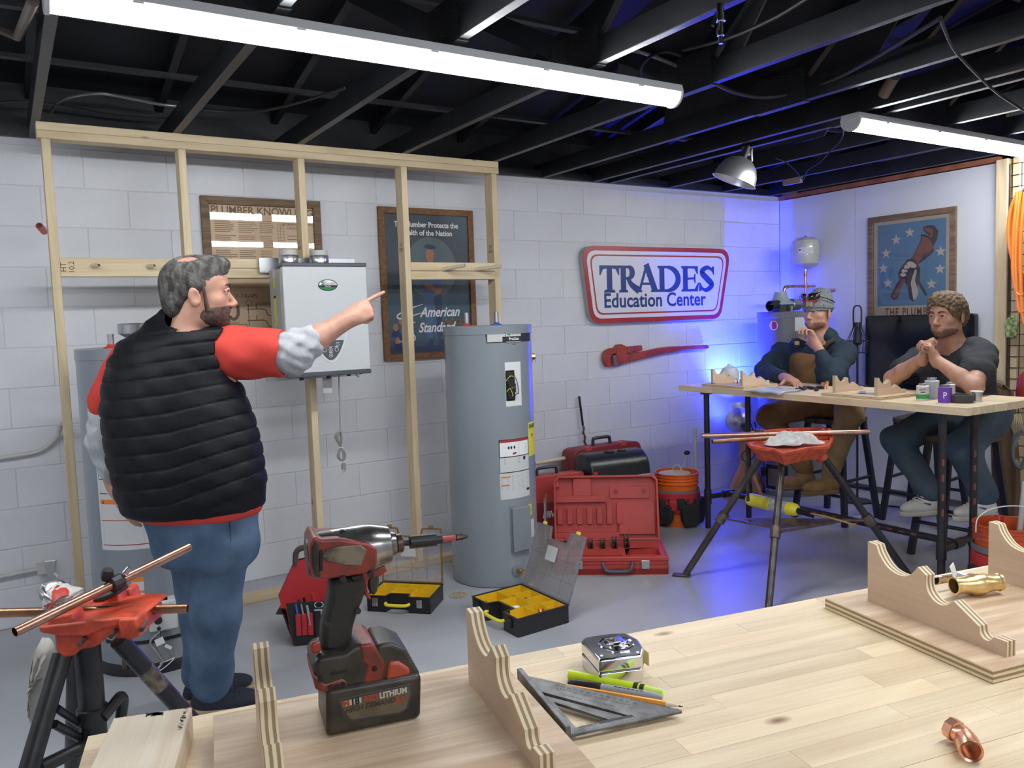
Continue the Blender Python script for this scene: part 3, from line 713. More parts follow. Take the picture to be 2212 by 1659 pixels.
for (x, y, mp) in ((1017, 695, m_redp), (1082, 692, m_bluep)):
    p = B(x, y, 'y', HY)-Vector((HX, HY, 0)); p.y = .05
    n_ = obj('nipple', MB().cyl((p.x, p.y, HH-.002), (p.x, p.y, HH+.075), .0135, n=16, inner=.010), m_steel, ht)
    obj('collar', MB().lathe([(.036, 0), (.032, .006), (.018, .012), (.0137, .02)], (p.x, p.y, HH-.004), n=18), mp, n_)
def HA(x, y): return cylhit(x, y, HX, HY, HR)
# name plate
a0, z1 = HA(1047, 717); a1, z0 = HA(1100, 739); aE, _ = HA(1142, 730)
s1 = (a1-a0)*HR; sE = (aE-a0)*HR
def zb(y, x=1110): return HA(x, y)[1]
zt, zbm = zb(714), zb(739)
wrapped('badge_border', ht, k_ink, HX, HY, HR, a0, lambda mb: (wr(mb, .008, zbm, sE+.02, zt), poly(mb, [(0, zt), (.008, zt), (.008, zbm), (.013, zbm)], None)))
wrapped('badge_silver', ht, flat('badge_silver_ink', (.55, .55, .54)), HX, HY, HR, a0, lambda mb: (wr(mb, .012, zbm+.005, s1*1.0, zt-.005),), .0012)
b0 = HA(1091, 712)[0]; b1 = HA(1125, 712)[0]; sb0 = (b0-a0)*HR; sb1 = (b1-a0)*HR; zB1, zB0 = zb(710), zb(743)
wrapped('badge_block', ht, k_ink, HX, HY, HR, a0, lambda mb: (wr(mb, sb0, zB0+.008, sb1, zB1), wr(mb, sb0-.018, zbm+.002, sb1+.012, zbm+.032), poly(mb, [(sb0, zB0+.008), (sb1, zB0+.008), ((sb0+sb1)/2, zB0-.004)], None)), .0014)
wrapped('badge_panel', ht, k_label, HX, HY, HR, a0, lambda mb: (wr(mb, sb0+.004, zbm+.032, sb1-.004, zB1-.004), wr(mb, sb0+.004, zB0+.010, sb1-.004, zbm+.004)), .0018)
wrapped('badge_roundel', ht, k_green, HX, HY, HR, a0, lambda mb: poly(mb, ell(sb0+.022, (zbm+.032+zB1-.004)/2, .0135, .0135), None), .0021)
cb = (sb0+sb1)/2; zc = (zbm+.032+zB1-.004)/2
wtext('badge_lettering', ht, k_hi, HX, HY, HR, a0, 'AO', .021, sb0+.022, zc, .0024, sx=.8)
wtext('badge_lettering', ht, k_ink, HX, HY, HR, a0, 'Smith', .030, cb+.014, zc, .0022, sx=.95)
wtext('badge_lettering', ht, k_hi, HX, HY, HR, a0, 'ProLine', .022, cb, zbm+.018, .002, bold=.0006)
wtext('badge_lettering', ht, k_ink, HX, HY, HR, a0, 'COMMERCIAL GRADE', .008, cb, zB0+.015, .002)
# open upper access hole with insulation and thermostat
a0, z1 = HA(1090, 783); a1, z0 = HA(1127, 875); w = (a1-a0)*HR
wrapped('insulation', ht, m_foam, HX, HY, HR, a0, lambda mb: wr(mb, 0, z0, w, z1), .0006)
o1 = wrapped('access_opening', ht, m_hole, HX, HY, HR, a0, lambda mb: wr(mb, .002, z0+.03, w*.55, z1-.045), .0010)
def cylp(u, v, off, th0=a0): th = th0+u/HR; return Vector((HX+(HR+off)*math.cos(th), HY+(HR+off)*math.sin(th), v))
hz = z1-z0
def plate(nm, u0, u1, v0, v1, d, m):
    mb = MB(); P = [cylp(u, v, q) for q in (0, d) for u, v in ((u0, v0), (u1, v0), (u1, v1), (u0, v1))]
    mb.add(P, [(0, 3, 2, 1), (4, 5, 6, 7), (0, 1, 5, 4), (1, 2, 6, 5), (2, 3, 7, 6), (3, 0, 4, 7)]); return obj(nm, mb, m, ht, world=True, bevel=.002)
plate('thermostat', .006, w*.5, z1-.12, z1-.055, .012, m_blackp); plate('thermostat', .012, w*.52, z1-.165, z1-.118, .018, m_blackp); plate('element_head', .010, w*.5, z0+.04, z0+.082, .012, m_blackp)
mb = MB()
for u, v in ((.02, z1-.075), (.042, z1-.08), (.03, z1-.14), (.045, z1-.138), (.03, z0+.06)): p = cylp(u, v, .018); q = cylp(u, v, .022); mb.cyl(p, q, .0045, n=8)
sc_ = obj('screws', mb, m_brass, ht, world=True); sc_['kind'] = 'stuff'
obj('wire', MB().tube(spline([cylp(.0, z1-.10, .012), cylp(.02, z1-.075, .022), cylp(.045, z1-.08, .016)]), .002, 6), k_yellow, ht, world=True)
obj('wire', MB().tube(spline([cylp(.048, z1-.07, .01), cylp(.062, z1-.11, .018), cylp(.068, z1-.17, .02), cylp(.06, z0+.07, .018), cylp(.04, z0+.05, .016)]), .0022, 6), m_cable, ht, world=True)
obj('wire', MB().tube(spline([cylp(.004, z1-.16, .012), cylp(.016, z0+.10, .024), cylp(.035, z0+.06, .02)]), .002, 6), k_yellow, ht, world=True)
# big warning label
a0, z1 = HA(1077, 951); a1, z0 = HA(1144, 1069); w = (a1-a0)*HR; h = z1-z0
def lab(nm, m, fn, off): return wrapped(nm, ht, m, HX, HY, HR, a0, fn, off)
lab('warning_label', k_label, lambda mb: wr(mb, 0, z0, w, z1), .0008)
lab('label_border', k_ink, lambda mb: (wr(mb, 0, z1-h*.30, w, z1), wr(mb, 0, z1-h*.56, w, z1-h*.545), wr(mb, 0, z1-h*.56, .002, z1)), .0011)
lab('label_picture', k_hi, lambda mb: wr(mb, .004, z1-h*.285, w-.004, z1-h*.05), .0014)
lab('label_red_band', k_red, lambda mb: wr(mb, .004, z1-h*.05, w-.004, z1-h*.01), .0014)
lab('label_hand', k_red, lambda mb: poly(mb, ell(w*.46, z1-h*.24, .014, .006, 12, .2), None), .0017)
def f(mb):
    for cx_ in (.28, .36, .46): poly(mb, ell(w*cx_, z1-h*.14, .006, .009, 12), None)
    lines(mb, w*.60, z1-h*.07, w*.34, h*.2, 8, None, 0, 3); lines(mb, .03, z1-h*.32, w*.5, h*.1, 5, None, 0, 4); poly(mb, ell(w*.8, z1-h*.34, .010, .012, 12), None)
    wr(mb, w*.86, z0+h*.1, w*.98, z0+h*.14)
lab('label_print', k_ink, f, .0016)
lab('label_small_print', k_grey, lambda mb: (lines(mb, .004, z1-h*.44, w*.95, h*.09, 5, None, 0, 7), lines(mb, w*.36, z1-h*.60, w*.3, h*.25, 14, None, 0, 8), lines(mb, w*.70, z1-h*.60, w*.28, h*.25, 14, None, 0, 9), lines(mb, .006, z1-h*.65, w*.27, h*.08, 5, None, 0, 10), lines(mb, .006, z1-h*.78, w*.27, h*.07, 4, None, 0, 11), lines(mb, .006, z1-h*.88, w*.7, h*.1, 6, None, 0, 12)), .0013)
lab('label_orange', k_orange, lambda mb: (wr(mb, .006, z1-h*.64, w*.3, z1-h*.615), wr(mb, .006, z1-h*.775, w*.28, z1-h*.75)), .0015)
a0, z1 = HA(1140, 913); z0 = HA(1148, 984)[1]
wrapped('yellow_energy_label', ht, k_yellow, HX, HY, HR, a0, lambda mb: wr(mb, 0, z0, .17, z1), .0008)
wtext('energy_lettering', ht, k_ink, HX, HY, HR, a0, 'ENERGY', .03, .065, z1-.025, .0014, bold=.001); wtext('energy_lettering', ht, k_ink, HX, HY, HR, a0, '$404', .022, .05, z1-.075, .0014)
wrapped('energy_print', ht, k_grey, HX, HY, HR, a0, lambda mb: lines(mb, .01, z1-.1, .14, .09, 8, None, 0, 2, th=.15), .0012)
a0, z1 = HA(1137, 1091); z0 = HA(1148, 1112)[1]
wrapped('yellow_sticker', ht, k_yellow, HX, HY, HR, a0, lambda mb: wr(mb, 0, z0, .05, z1), .0008)
wrapped('sticker_print', ht, k_ink, HX, HY, HR, a0, lambda mb: (lines(mb, .004, z1-.01, .04, .03, 3, None, 0, 2), poly(mb, ell(.02, z1-.04, .008, .006, 10), None)), .0012)
a0, z1 = HA(1139, 1125); z0 = HA(1145, 1162)[1]
wrapped('white_sticker', ht, k_label, HX, HY, HR, a0, lambda mb: wr(mb, 0, z0, .07, z1), .0008)
wrapped('sticker_print', ht, k_grey, HX, HY, HR, a0, lambda mb: lines(mb, .006, z1-.01, .05, .1, 8, None, 0, 2), .0012)
# lower access cover
a0, z1 = HA(1095, 1092); a1, z0 = HA(1139, 1184); w = (a1-a0)*HR
plate('access_cover', 0, w, z0-.01, z1, .006, m_tank); plate('access_cover', .008, w-.004, z0, z1-.02, .024, m_tank)
# drain valve and its washer, relief valve at the side
a0, z0 = HA(1118, 1231)
cpd = Vector((HX+HR*math.cos(a0), HY+HR*math.sin(a0), z0)); nd = Vector((math.cos(a0), math.sin(a0), 0))
obj('drain_flange', MB().lathe([(0, -.004), (.038, -.004), (.036, .005), (.014, .008), (0, .008)], cpd, nd, 22), m_tank, ht, world=True)
obj('drain_valve', MB().lathe([(.011, 0), (.011, .03), (.016, .032), (.016, .045), (.012, .047), (.010, .07), (0, .07)], cpd, nd, 8), m_brass, ht, world=True)
pr_ = B(1146, 772, 'y', HY+.02); av = Vector((1, .05, 0)).normalized(); pr_ = Vector((HX+HR+.03, HY+.06, pr_.z))
rv = obj('relief_valve', MB().cyl(pr_-av*.06, pr_+av*.035, .011, n=14).cyl(pr_+av*.03, pr_+av*.075, .020, n=8).cyl(pr_+av*.05+Vector((0, 0, -.032)), pr_+av*.05+Vector((0, 0, .01)), .015, n=14), m_brass, ht, world=True)
obj('lever', MB().tube([pr_+av*.075+Vector((0, 0, .02)), pr_+av*.09+Vector((0, 0, .01)), pr_+av*.09+Vector((0, 0, -.035))], .0025, 6), m_steel, rv, world=True)

# --- gas heater behind the man
GX, GY, GR, GH = .51, -.80, .25, 1.418
gh = thing('gas_water_heater', 'grey water heater partly hidden behind the standing man', 'water heater', (GX, GY, 0))
tank_body(gh, GR, GH, m_tank2, .03)
obj('base_skirt', MB().lathe([(0, 0), (GR+.012, 0), (GR+.014, .02), (GR+.004, .05), (0, .05)], n=48), m_blackp, gh)
obj('flue_collar', MB().lathe([(.05, GH), (.05, GH+.045), (.075, GH+.06), (.078, GH+.10), (.07, GH+.105), (0, GH+.105)], n=28), m_steel, gh)
p = B(239, 735, 'y', GY)-Vector((GX, GY, 0)); n_ = obj('nipple', MB().cyl((p.x, p.y, GH-.002), (p.x, p.y, GH+.06), .0135, n=16, inner=.01), m_steel, gh)
obj('collar', MB().lathe([(.036, 0), (.032, .006), (.018, .012), (.0137, .02)], (p.x, p.y, GH-.004), n=18), m_redp, n_)
a0, z1 = cylhit(207, 989, GX, GY, GR); a1, z0 = cylhit(222, 1187, GX, GY, GR); w = .36; h = z1-z0
def lab(nm, m, fn, off): return wrapped(nm, gh, m, GX, GY, GR, a0, fn, off)
lab('instruction_label', k_label, lambda mb: wr(mb, 0, z0, w, z1), .0008)
lab('label_border', k_ink, lambda mb: wr(mb, .008, z1-h*.235, w-.01, z1-h*.01), .0011)
lab('label_picture', k_hi, lambda mb: wr(mb, .012, z1-h*.225, w-.014, z1-h*.05), .0014)
lab('label_red_band', k_red, lambda mb: (wr(mb, .012, z1-h*.05, w-.014, z1-h*.02), wr(mb, .01, z1-h*.68, w, z1-h*.672), wr(mb, .01, z1-h*.95, w, z1-h*.94)), .0014)
lab('label_orange', k_orange, lambda mb: wr(mb, .01, z1-h*.50, w-.01, z1-h*.45), .0012)
lab('label_print', k_ink, lambda mb: (poly(mb, ell(.04, z1-h*.11, .007, .012, 12), None), poly(mb, ell(.055, z1-h*.11, .006, .012, 12), None), wr(mb, .01, z1-h*.39, .05, z1-h*.38), lines(mb, .10, z1-h*.39, .2, h*.03, 2, None, 0, 1), poly(mb, [(.02, z1-h*.49), (.03, z1-h*.49), (.025, z1-h*.465)], None)), .0016)
lab('label_small_print', k_grey, lambda mb: (lines(mb, .015, z1-h*.26, w*.4, h*.11, 6, None, 0, 1), lines(mb, .19, z1-h*.26, w*.4, h*.11, 6, None, 0, 2), lines(mb, .015, z1-h*.52, w*.42, h*.14, 9, None, 0, 3), lines(mb, .19, z1-h*.52, w*.4, h*.14, 9, None, 0, 4), lines(mb, .015, z1-h*.78, w*.42, h*.15, 8, None, 0, 5), lines(mb, .19, z1-h*.78, w*.4, h*.15, 8, None, 0, 6), lines(mb, .015, z1-h*.70, w*.8, h*.05, 2, None, 0, 8)), .0013)
a0, z1 = cylhit(283, 1248, GX, GY, GR); z0 = cylhit(283, 1305, GX, GY, GR)[1]
lab('lower_label', k_label, lambda mb: wr(mb, 0, z0, .05, z1), .0008); lab('label_orange', k_orange, lambda mb: (wr(mb, 0, z1-.02, .05, z1), wr(mb, 0, z1-.07, .05, z1-.06)), .0012)
# gas control valve, burner door and supply tube low on the front
m_ctrl = mk('white_control_plastic', (.68, .68, .66), rough=.4)
cpv = B(352, 1325, 'y', GY-GR-.03); dv = (Vector((CP.x, CP.y, 0))-Vector((cpv.x, cpv.y, 0))).normalized(); sd = Vector((-dv.y, dv.x, 0))
Mv = basis(sd, (0, 0, 1), sd.cross(Vector((0, 0, 1))), cpv)
gv = obj('gas_control', MB().box((0, 0, 0), (.115, .13, .07), Mv).box((-.02, .05, .005), (.10, .03, .075), Mv), m_ctrl, gh, world=True, bevel=.008)
obj('control_knob', MB().cyl(Mv @ Vector((-.02, -.012, .03)), Mv @ Vector((-.02, -.012, .056)), .016, n=18), m_blackp, gv, world=True, bevel=.002)
obj('piezo_button', MB().cyl(Mv @ Vector((-.02, -.05, .03)), Mv @ Vector((-.02, -.05, .044)), .008, n=12), m_blackp, gv, world=True)
q0 = Mv @ Vector((-.015, -.065, .02)); obj('hang_tag', MB().box((0, 0, 0), (.035, .03, .001), Mv @ Matrix.Translation((-.02, -.11, .03)) @ rotm(0, 0, .3)).box((0, 0, 0), (.03, .014, .001), Mv @ Matrix.Translation((.012, -.14, .03)) @ rotm(0, 0, -.6)), k_hi, gh, world=True)['kind'] = 'stuff'
obj('tag_wire', MB().tube([q0, q0+Vector((0, 0, -.05))], .0012, 5), m_cable, gh, world=True)
m_zinc = mk('zinc_plate', (.40, .41, .42), rough=.35, metal=.8)
a0 = cylhit(262, 1435, GX, GY, GR)[0]; z1 = .135; z0 = .035
lab('burner_door', m_zinc, lambda mb: wr(mb, 0, z0, .36, z1), .004)
lab('door_gap', m_blackp, lambda mb: wr(mb, -.08, z1+.004, .4, z1+.02), .001)
pz = [cylhit(x, y, GX, GY, GR+.012) for x, y in ((325, 1385), (338, 1408), (350, 1428), (340, 1445))]
cpt = [Vector((GX+(GR+.016)*math.cos(a), GY+(GR+.016)*math.sin(a), z)) for a, z in pz]
obj('supply_tube', MB().tube(spline([Mv @ Vector((0, -.065, .01))]+cpt), .005, 8), m_steel, gh, world=True)
pz = [cylhit(x, y, GX, GY, GR+.012) for x, y in ((345, 1432), (366, 1425), (376, 1420), (370, 1428), (350, 1445), (330, 1452))]
obj('igniter_lead', MB().tube(spline([Vector((GX+(GR+.016)*math.cos(a), GY+(GR+.016)*math.sin(a), z)) for a, z in pz]), .002, 6), k_hi, gh, world=True)
aa, zz = cylhit(272, 1435, GX, GY, GR+.01); pb = Vector((GX+(GR+.02)*math.cos(aa), GY+(GR+.02)*math.sin(aa), .085))
obj('latch', MB().box(pb, (.018, .012, .09)), mk('rusty_bracket', (.10, .055, .035), rough=.6), gh, world=True, bevel=.004)

# --- heater in the blue lit corner
CX, CY_, CR, CHh = 5.405, -.43, .25, 1.475
ch = thing('corner_water_heater', 'grey water heater in the blue lit corner under the expansion tank', 'water heater', (CX, CY_, 0))
tank_body(ch, CR, CHh, mk('warm_grey_tank_enamel', (.17, .17, .18), rough=.3, coat=.3))
a0, z1 = cylhit(1671, 703, CX, CY_, CR)
def lab(nm, m, fn, off): return wrapped(nm, ch, m, CX, CY_, CR, a0, fn, off)
lab('round_badge', k_red, lambda mb: poly(mb, ell(0, z1, .036, .036), None), .001)
lab('badge_ring', k_hi, lambda mb: (ribbon(mb, ell(0, z1, .034, .034)+[(.034, z1)], .004, None, .0004), rect(mb, -.030, z1-.008, .031, z1+.008, None, .0004), rect(mb, -.022, z1-.028, -.014, z1+.025, None, .0004)), .001)
wtext('badge_lettering', ch, k_red, CX, CY_, CR, a0, 'Rheem', .019, .004, z1, .0018, bold=.0004)
a0, z1 = cylhit(1717, 682, CX, CY_, CR); lab('white_label', k_label, lambda mb: wr(mb, 0, z1-.12, .14, z1), .001)
hd = (Vector((CP.x, CP.y, 0))-Vector((CX, CY_, 0))).normalized()
m_drft = mk('grey_draft_hood', (.30, .36, .36), rough=.4)
def CL(x, y): p = B(x, y, 'y', CY_-.04); return p
hc = B(1686, 668, 'y', CY_-.04); hc = Vector((hc.x-CX, hc.y-CY_, 0))
db = obj('draft_hood', MB().lathe([(.105, .055), (.10, .065), (.075, .08), (.055, .12), (.045, .155), (0, .155)], (hc.x, hc.y, CHh), n=24), m_drft, ch)
for k in range(4):
    a = PI/4+k*PI/2; obj('hood_leg', MB().beam((hc.x+.085*math.cos(a), hc.y+.085*math.sin(a), CHh), (hc.x+.085*math.cos(a), hc.y+.085*math.sin(a), CHh+.07), .004, .02), m_drft, ch)
obj('inlet_duct', MB().cyl((hc.x-.15, hc.y-.02, CHh+.045), (hc.x-.05, hc.y-.02, CHh+.05), .042, n=20, inner=.038), m_blackp, ch)
obj('outlet_duct', MB().lathe([(.045, 0), (.045, .03), (.05, .035), (.05, .06), (.045, .065), (.045, .12)], (hc.x+.08, hc.y, CHh+.05), (1, -.1, 0), 20), m_steel, ch)
obj('control_box', MB().cyl((hc.x-.02, hc.y-.02, CHh), (hc.x-.02, hc.y-.02, CHh+.05), .07, n=20), m_blackp, ch)
a0, z1 = cylhit(1655, 1002, CX, CY_, CR); lab('door_label', k_ink, lambda mb: wr(mb, 0, z1-.20, .19, z1), .001); lab('door_window', m_zinc, lambda mb: wr(mb, .02, z1-.17, .15, z1-.03), .0018)
obj('base_ring', MB().lathe([(CR, .0), (CR+.01, 0), (CR+.012, .04), (CR+.001, .05)], n=48), m_tank2, ch)
# copper piping and expansion tank above it
cpz = []
def Q(x, y, Y=CY_+.02): return B(x, y, 'y', Y)
PYY = CY_+.05
cr = thing('copper_riser', 'bent copper pipe run with tee rising above the corner water heater', 'pipe', (Q(1741, 640, PYY).x, PYY, CHh))
e0 = Q(1694, 640, PYY); e1 = Q(1694, 619, PYY); tp = Q(1740, 619, PYY); tb = Vector((tp.x, PYY, CHh)); tt = Q(1740, 588, PYY)
obj('pipe', MB().tube(spline([Vector((e0.x, PYY, CHh+.10)), Vector((e0.x, PYY, e1.z-.05)), Vector((e0.x+.006, PYY, e1.z-.012)), Vector((e0.x+.05, PYY, e1.z)), Vector((tp.x+.05, PYY, e1.z)), Vector((tp.x+.12, PYY, e1.z))], 5), .0111, 12), m_cu, cr, world=True)
obj('riser', MB().cyl(tb, Vector((tp.x, PYY, tt.z)), .0111, n=14), m_cu, cr, world=True)
for z in (e1.z, tt.z-.04, tt.z-.01): obj('coupling', MB().cyl((tp.x, PYY, z-.022), (tp.x, PYY, z+.022), .0145, n=14), m_cu, cr, world=True)
obj('elbow', MB().tube(spline([Vector((e0.x, PYY, e1.z-.06)), Vector((e0.x+.006, PYY, e1.z-.014)), Vector((e0.x+.055, PYY, e1.z))], 5), .0142, 12), m_cu, cr, world=True)
sb = B(1790, 627, 'y', PYY-.15); obj('side_stub', MB().cyl((sb.x, PYY-.15, sb.z), (sb.x+.055, PYY-.17, sb.z), .0125, n=14), m_cu, cr, world=True)
ex0 = Q(1742, 582, PYY); ex1 = Q(1742, 517, PYY); er = .110; eh = ex1.z-ex0.z
et = thing('expansion_tank', 'small pale grey expansion tank on a copper pipe in the blue corner', 'tank', (tp.x, PYY, ex0.z))
m_exp = mk('pale_tank_enamel', (.46, .47, .43), rough=.25, coat=.4)
obj('shell', MB().lathe([(0, 0), (.03, .003), (er*.75, .02), (er*.97, .045), (er, .07), (er, eh*.45), (er+.002, eh*.46), (er+.002, eh*.49), (er, eh*.50), (er, eh*.86), (er*.94, eh*.95), (er*.6, eh*1.05), (0, eh*1.09)], n=40), m_exp, et)
obj('valve_cap', MB().cyl((0, 0, eh*1.08), (0, 0, eh*1.12), .006, n=10), m_blackp, et)
obj('fitting', MB().cyl((0, 0, -.015), (0, 0, .01), .017, n=14), m_steel, et)
a0 = cylhit(1725, 545, tp.x, PYY, er)[0]; z1 = cylhit(1740, 534, tp.x, PYY, er)[1]; z0 = cylhit(1740, 551, tp.x, PYY, er)[1]
wrapped('tank_label', et, k_label, tp.x, PYY, er, a0, lambda mb: wr(mb, 0, z0, er*1.1, z1), .0008)
wrapped('label_print', et, k_ink, tp.x, PYY, er, a0, lambda mb: (lines(mb, .04, z1-.008, .06, .02, 4, None, 0, 1), lines(mb, .02, z0+.02, .09, .014, 2, None, 0, 2, th=.6), rect(mb, .006, z1-.025, .018, z1-.012, None)), .0013)

# ================================================================== TANKLESS HEATER on the third stud
TY = -.66
X0, X1, Z1, Z0 = 1.225, 1.680, 1.804, 1.225
tk = thing('tankless_water_heater', 'light grey wall-hung tankless water heater with control panel and two vents', 'water heater', ((X0+X1)/2, -.53, Z0))
def tk_box(nm, x0, x1, y0, y1, z0, z1, m, bv=.004, par=tk): return obj(nm, MB().box(((x0+x1)/2, (y0+y1)/2, (z0+z1)/2), (x1-x0, y1-y0, z1-z0)), m, par, world=True, bevel=bv)
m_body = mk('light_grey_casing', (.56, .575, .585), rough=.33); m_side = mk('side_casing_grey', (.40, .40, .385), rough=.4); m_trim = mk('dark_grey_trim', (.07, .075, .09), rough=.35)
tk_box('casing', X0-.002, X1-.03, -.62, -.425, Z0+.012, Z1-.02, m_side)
tk_box('front_cover', X0, X1, TY, -.62, Z0+.015, Z1-.012, m_body, .006)
tk_box('top_trim', X0-.002, X1+.002, TY-.002, -.60, Z1-.012, Z1+.008, m_trim, .004)
tk_box('bottom_trim', X0-.002, X1+.002, TY-.002, -.59, Z0-.006, Z0+.015, m_trim, .004)
tk_box('mounting_bracket', X0-.05, X1+.03, -.424, -.418, Z1-.03, Z1+.05, m_zinc, .001)
tk_box('mounting_bracket', X0-.05, X1+.03, -.424, -.418, Z0-.03, Z0+.02, m_zinc, .001)
m_plast = mk('grey_pvc', (.50, .50, .48), rough=.5)
for x in (1.303, 1.470):
    v = obj('vent', MB().lathe([(.052, 0), (.052, .012), (.050, .015), (.050, .052), (.052, .055), (.047, .056), (0, .056)], (x, -.52, Z1-.0), n=32), m_steel, tk, world=True)
    obj('vent_pipe', MB().lathe([(.0465, 0), (.0465, .03), (.040, .03), (.038, .0)], (x, -.52, Z1+.052), n=28), m_plast, v, world=True)
SL = basis((0, -1, 0), (0, 0, 1), (-1, 0, 0), (X0-.0025, 0, 0))
def rct(nm, y0, z0, y1, z1, m, off=0):
    mb = MB(); rect(mb, y0, z0, y1, z1, SL, off); return obj(nm, mb, m, tk, world=True, smooth=None)
rct('side_label', .50, 1.69, .53, 1.735, k_yellow); rct('side_label', .49, 1.49, .535, 1.655, k_yellow); rct('side_label_print', .493, 1.635, .532, 1.65, k_ink, .0004); rct('side_label', .495, 1.74, .54, 1.79, k_label)
mb = MB(); lines(mb, .494, 1.62, .036, .12, 10, SL, .0005, 4, th=.2); obj('side_label_print', mb, k_grey, tk, world=True, smooth=None)
FM = basis((1, 0, 0), (0, 0, 1), (0, -1, 0), (0, TY-.001, 0))
bc = B(708, 616, 'y', TY); bw = .053
def fp(nm, m, fn, off=0):
    mb = MB(); fn(mb, off); return obj(nm, mb, m, tk, world=True, smooth=None)
fp('badge', k_ink, lambda mb, z: poly(mb, ell(bc.x, bc.z, bw, .030), FM, .0005))
fp('badge_field', k_hi, lambda mb, z: poly(mb, ell(bc.x, bc.z, bw-.004, .026)[:15]+[(bc.x-bw+.004, bc.z)], FM, .001))
fp('badge_green', k_green, lambda mb, z: poly(mb, [(bc.x+(bw-.004)*math.cos(t), bc.z+.026*math.sin(t)) for t in [R(205+10*k) for k in range(14)]], FM, .001))
fp('badge_roundel', k_green, lambda mb, z: poly(mb, ell(bc.x-.026, bc.z+.009, .011, .011), FM, .0013))
text('badge_lettering', 'AO', .014, k_hi, tk, basis((1, 0, 0), (0, 0, 1), (0, -1, 0), (bc.x-.026, TY-.0026, bc.z+.009)), ex=0)
text('badge_lettering', 'Smith', .025, k_ink, tk, basis((1, 0, 0), (0, 0, 1), (0, -1, 0), (bc.x+.014, TY-.0024, bc.z+.009)), ex=0)
text('badge_lettering', 'ProLine', .010, k_hi, tk, basis((1, 0, 0), (0, 0, 1), (0, -1, 0), (bc.x, TY-.0024, bc.z-.007)), ex=0, shear=.3)
def FPt(x, y): p = B(580+x/4.607, 500+y/4.607, 'y', TY); return (p.x, p.z)
pc = FPt(618, 1170)
Vs = [(-.066, .040), (.066, .040), (.063, .028), (.045, -.012), (.025, -.038), (.010, -.050), (-.010, -.050), (-.025, -.038), (-.045, -.012), (-.063, .028)]
fp('panel_surround', mk('casing_highlight', (.66, .67, .68), rough=.3), lambda mb, z: ribbon(mb, sp2([(pc[0]+x*1.22, pc[1]+y*1.22-.004) for x, y in [(-.085, .12)]+[(-.06, .02)]+Vs[8:3:-1]+[(.06, .02), (.085, .12)]], 5), .008, FM, .001))
fp('control_panel', m_trim, lambda mb, z: poly(mb, [(pc[0]+x*1.12, pc[1]+y*1.12) for x, y in Vs], FM, .0012))
def f(mb, z):
    for x, y in ((-.033, -.004), (0, -.004), (.033, -.004), (0, -.034)): ribbon(mb, ell(pc[0]+x, pc[1]+y, .010, .010, 16)+[(pc[0]+x+.010, pc[1]+y)], .0016, FM, .0016)
    for y, s in ((-.004, 1), (-.034, -1)): poly(mb, [(pc[0]-.004, pc[1]+y-.003*s), (pc[0]+.004, pc[1]+y-.003*s), (pc[0], pc[1]+y+.004*s)], FM, .0016)
    for x, y in ((-.045, .025), (-.045, .012), (.03, .03), (.03, .018), (-.01, .010), (.022, .010), (-.01, -.019)): rect(mb, pc[0]+x, pc[1]+y, pc[0]+x+.02, pc[1]+y+.0025, FM, .0016)
fp('panel_buttons', k_hi, f)
for x, y, w, l in ((330, 1475, .012, .024), (600, 1480, .012, .024), (800, 1450, .011, .018), (920, 1432, .010, .012)):
    p = B(580+x/4.607, 500+y/4.607, 'y', -.60); obj('valve_stub', MB().cyl((p.x, -.60, Z0), (p.x, -.60, Z0-l), w, n=14), mk('dark_brass', (.10, .07, .04), rough=.4, metal=.6) if x < 700 else m_blackp, tk, world=True)
pt = B(706, 832, 'y', -.56); tgm = MB(); tgm.box((pt.x, -.57, pt.z), (.052, .001, .085)); obj('paper_tag', tgm, mk('grey_tag', (.46, .44, .46), rough=.8), tk, world=True)
pt = B(772, 815, 'y', -.60); obj('clear_strap', MB().tube([Vector((pt.x-.01, -.6, Z0)), Vector((pt.x-.006, -.605, Z0-.015)), Vector((pt.x+.006, -.61, Z0-.028))], .006, 4), mk('frosted_strap', (.45, .45, .43), rough=.3), tk, world=True)
m_cord = mk('grey_cord', (.27, .27, .26), rough=.5)
def CQ(x, y): p = B(640+x/6.91, 800+y/6.91, 'y', -.56); return p
c_ = obj('power_cord', MB().tube(spline([Vector((CQ(638, 90).x, -.56, Z0)), CQ(640, 320), CQ(650, 600), CQ(655, 860), CQ(672, 1000), CQ(670, 1140)]), .0036, 8), m_cord, tk, world=True)
loops = []
for k, (w_, s_) in enumerate(((60, -1), (45, -1), (30, 1), (18, 1))):
    L_ = [CQ(662, 1145), CQ(640-w_*.7, 1050), CQ(630-w_, 980), CQ(640-w_*.3, 915), CQ(650+s_*8, 930), CQ(668, 1030), CQ(664, 1145), CQ(660+w_*1.2, 1240), CQ(665+w_, 1320), CQ(675, 1350), CQ(650-w_*.6, 1300), CQ(640-w_*.3, 1230), CQ(662, 1145)]
    L_ = [p+Vector((0, -.004*k, 0)) for p in L_]
    obj('cord_loop', MB().tube(spline(L_, 5), .0034, 6), m_cord, c_, world=True)
obj('cord_tie', MB().lathe([(.013, -.002), (.013, .002)], CQ(662, 1148)+Vector((0, -.006, 0)), n=14), k_hi, c_, world=True, solid=.001)
pl = CQ(708, 1440); obj('plug', MB().prism([(-.012, -.013), (.012, -.016), (.009, .020), (-.009, .020)], .02, basis((1, 0, 0), (0, .0, 1), (0, -1, 0), (pl.x, -.55, pl.z))), m_cord, c_, world=True, bevel=.003)
for s in (-1, 1): obj('prong', MB().box((pl.x+s*.006, -.56, pl.z-.024), (.002, .006, .018)), m_steel, c_, world=True)
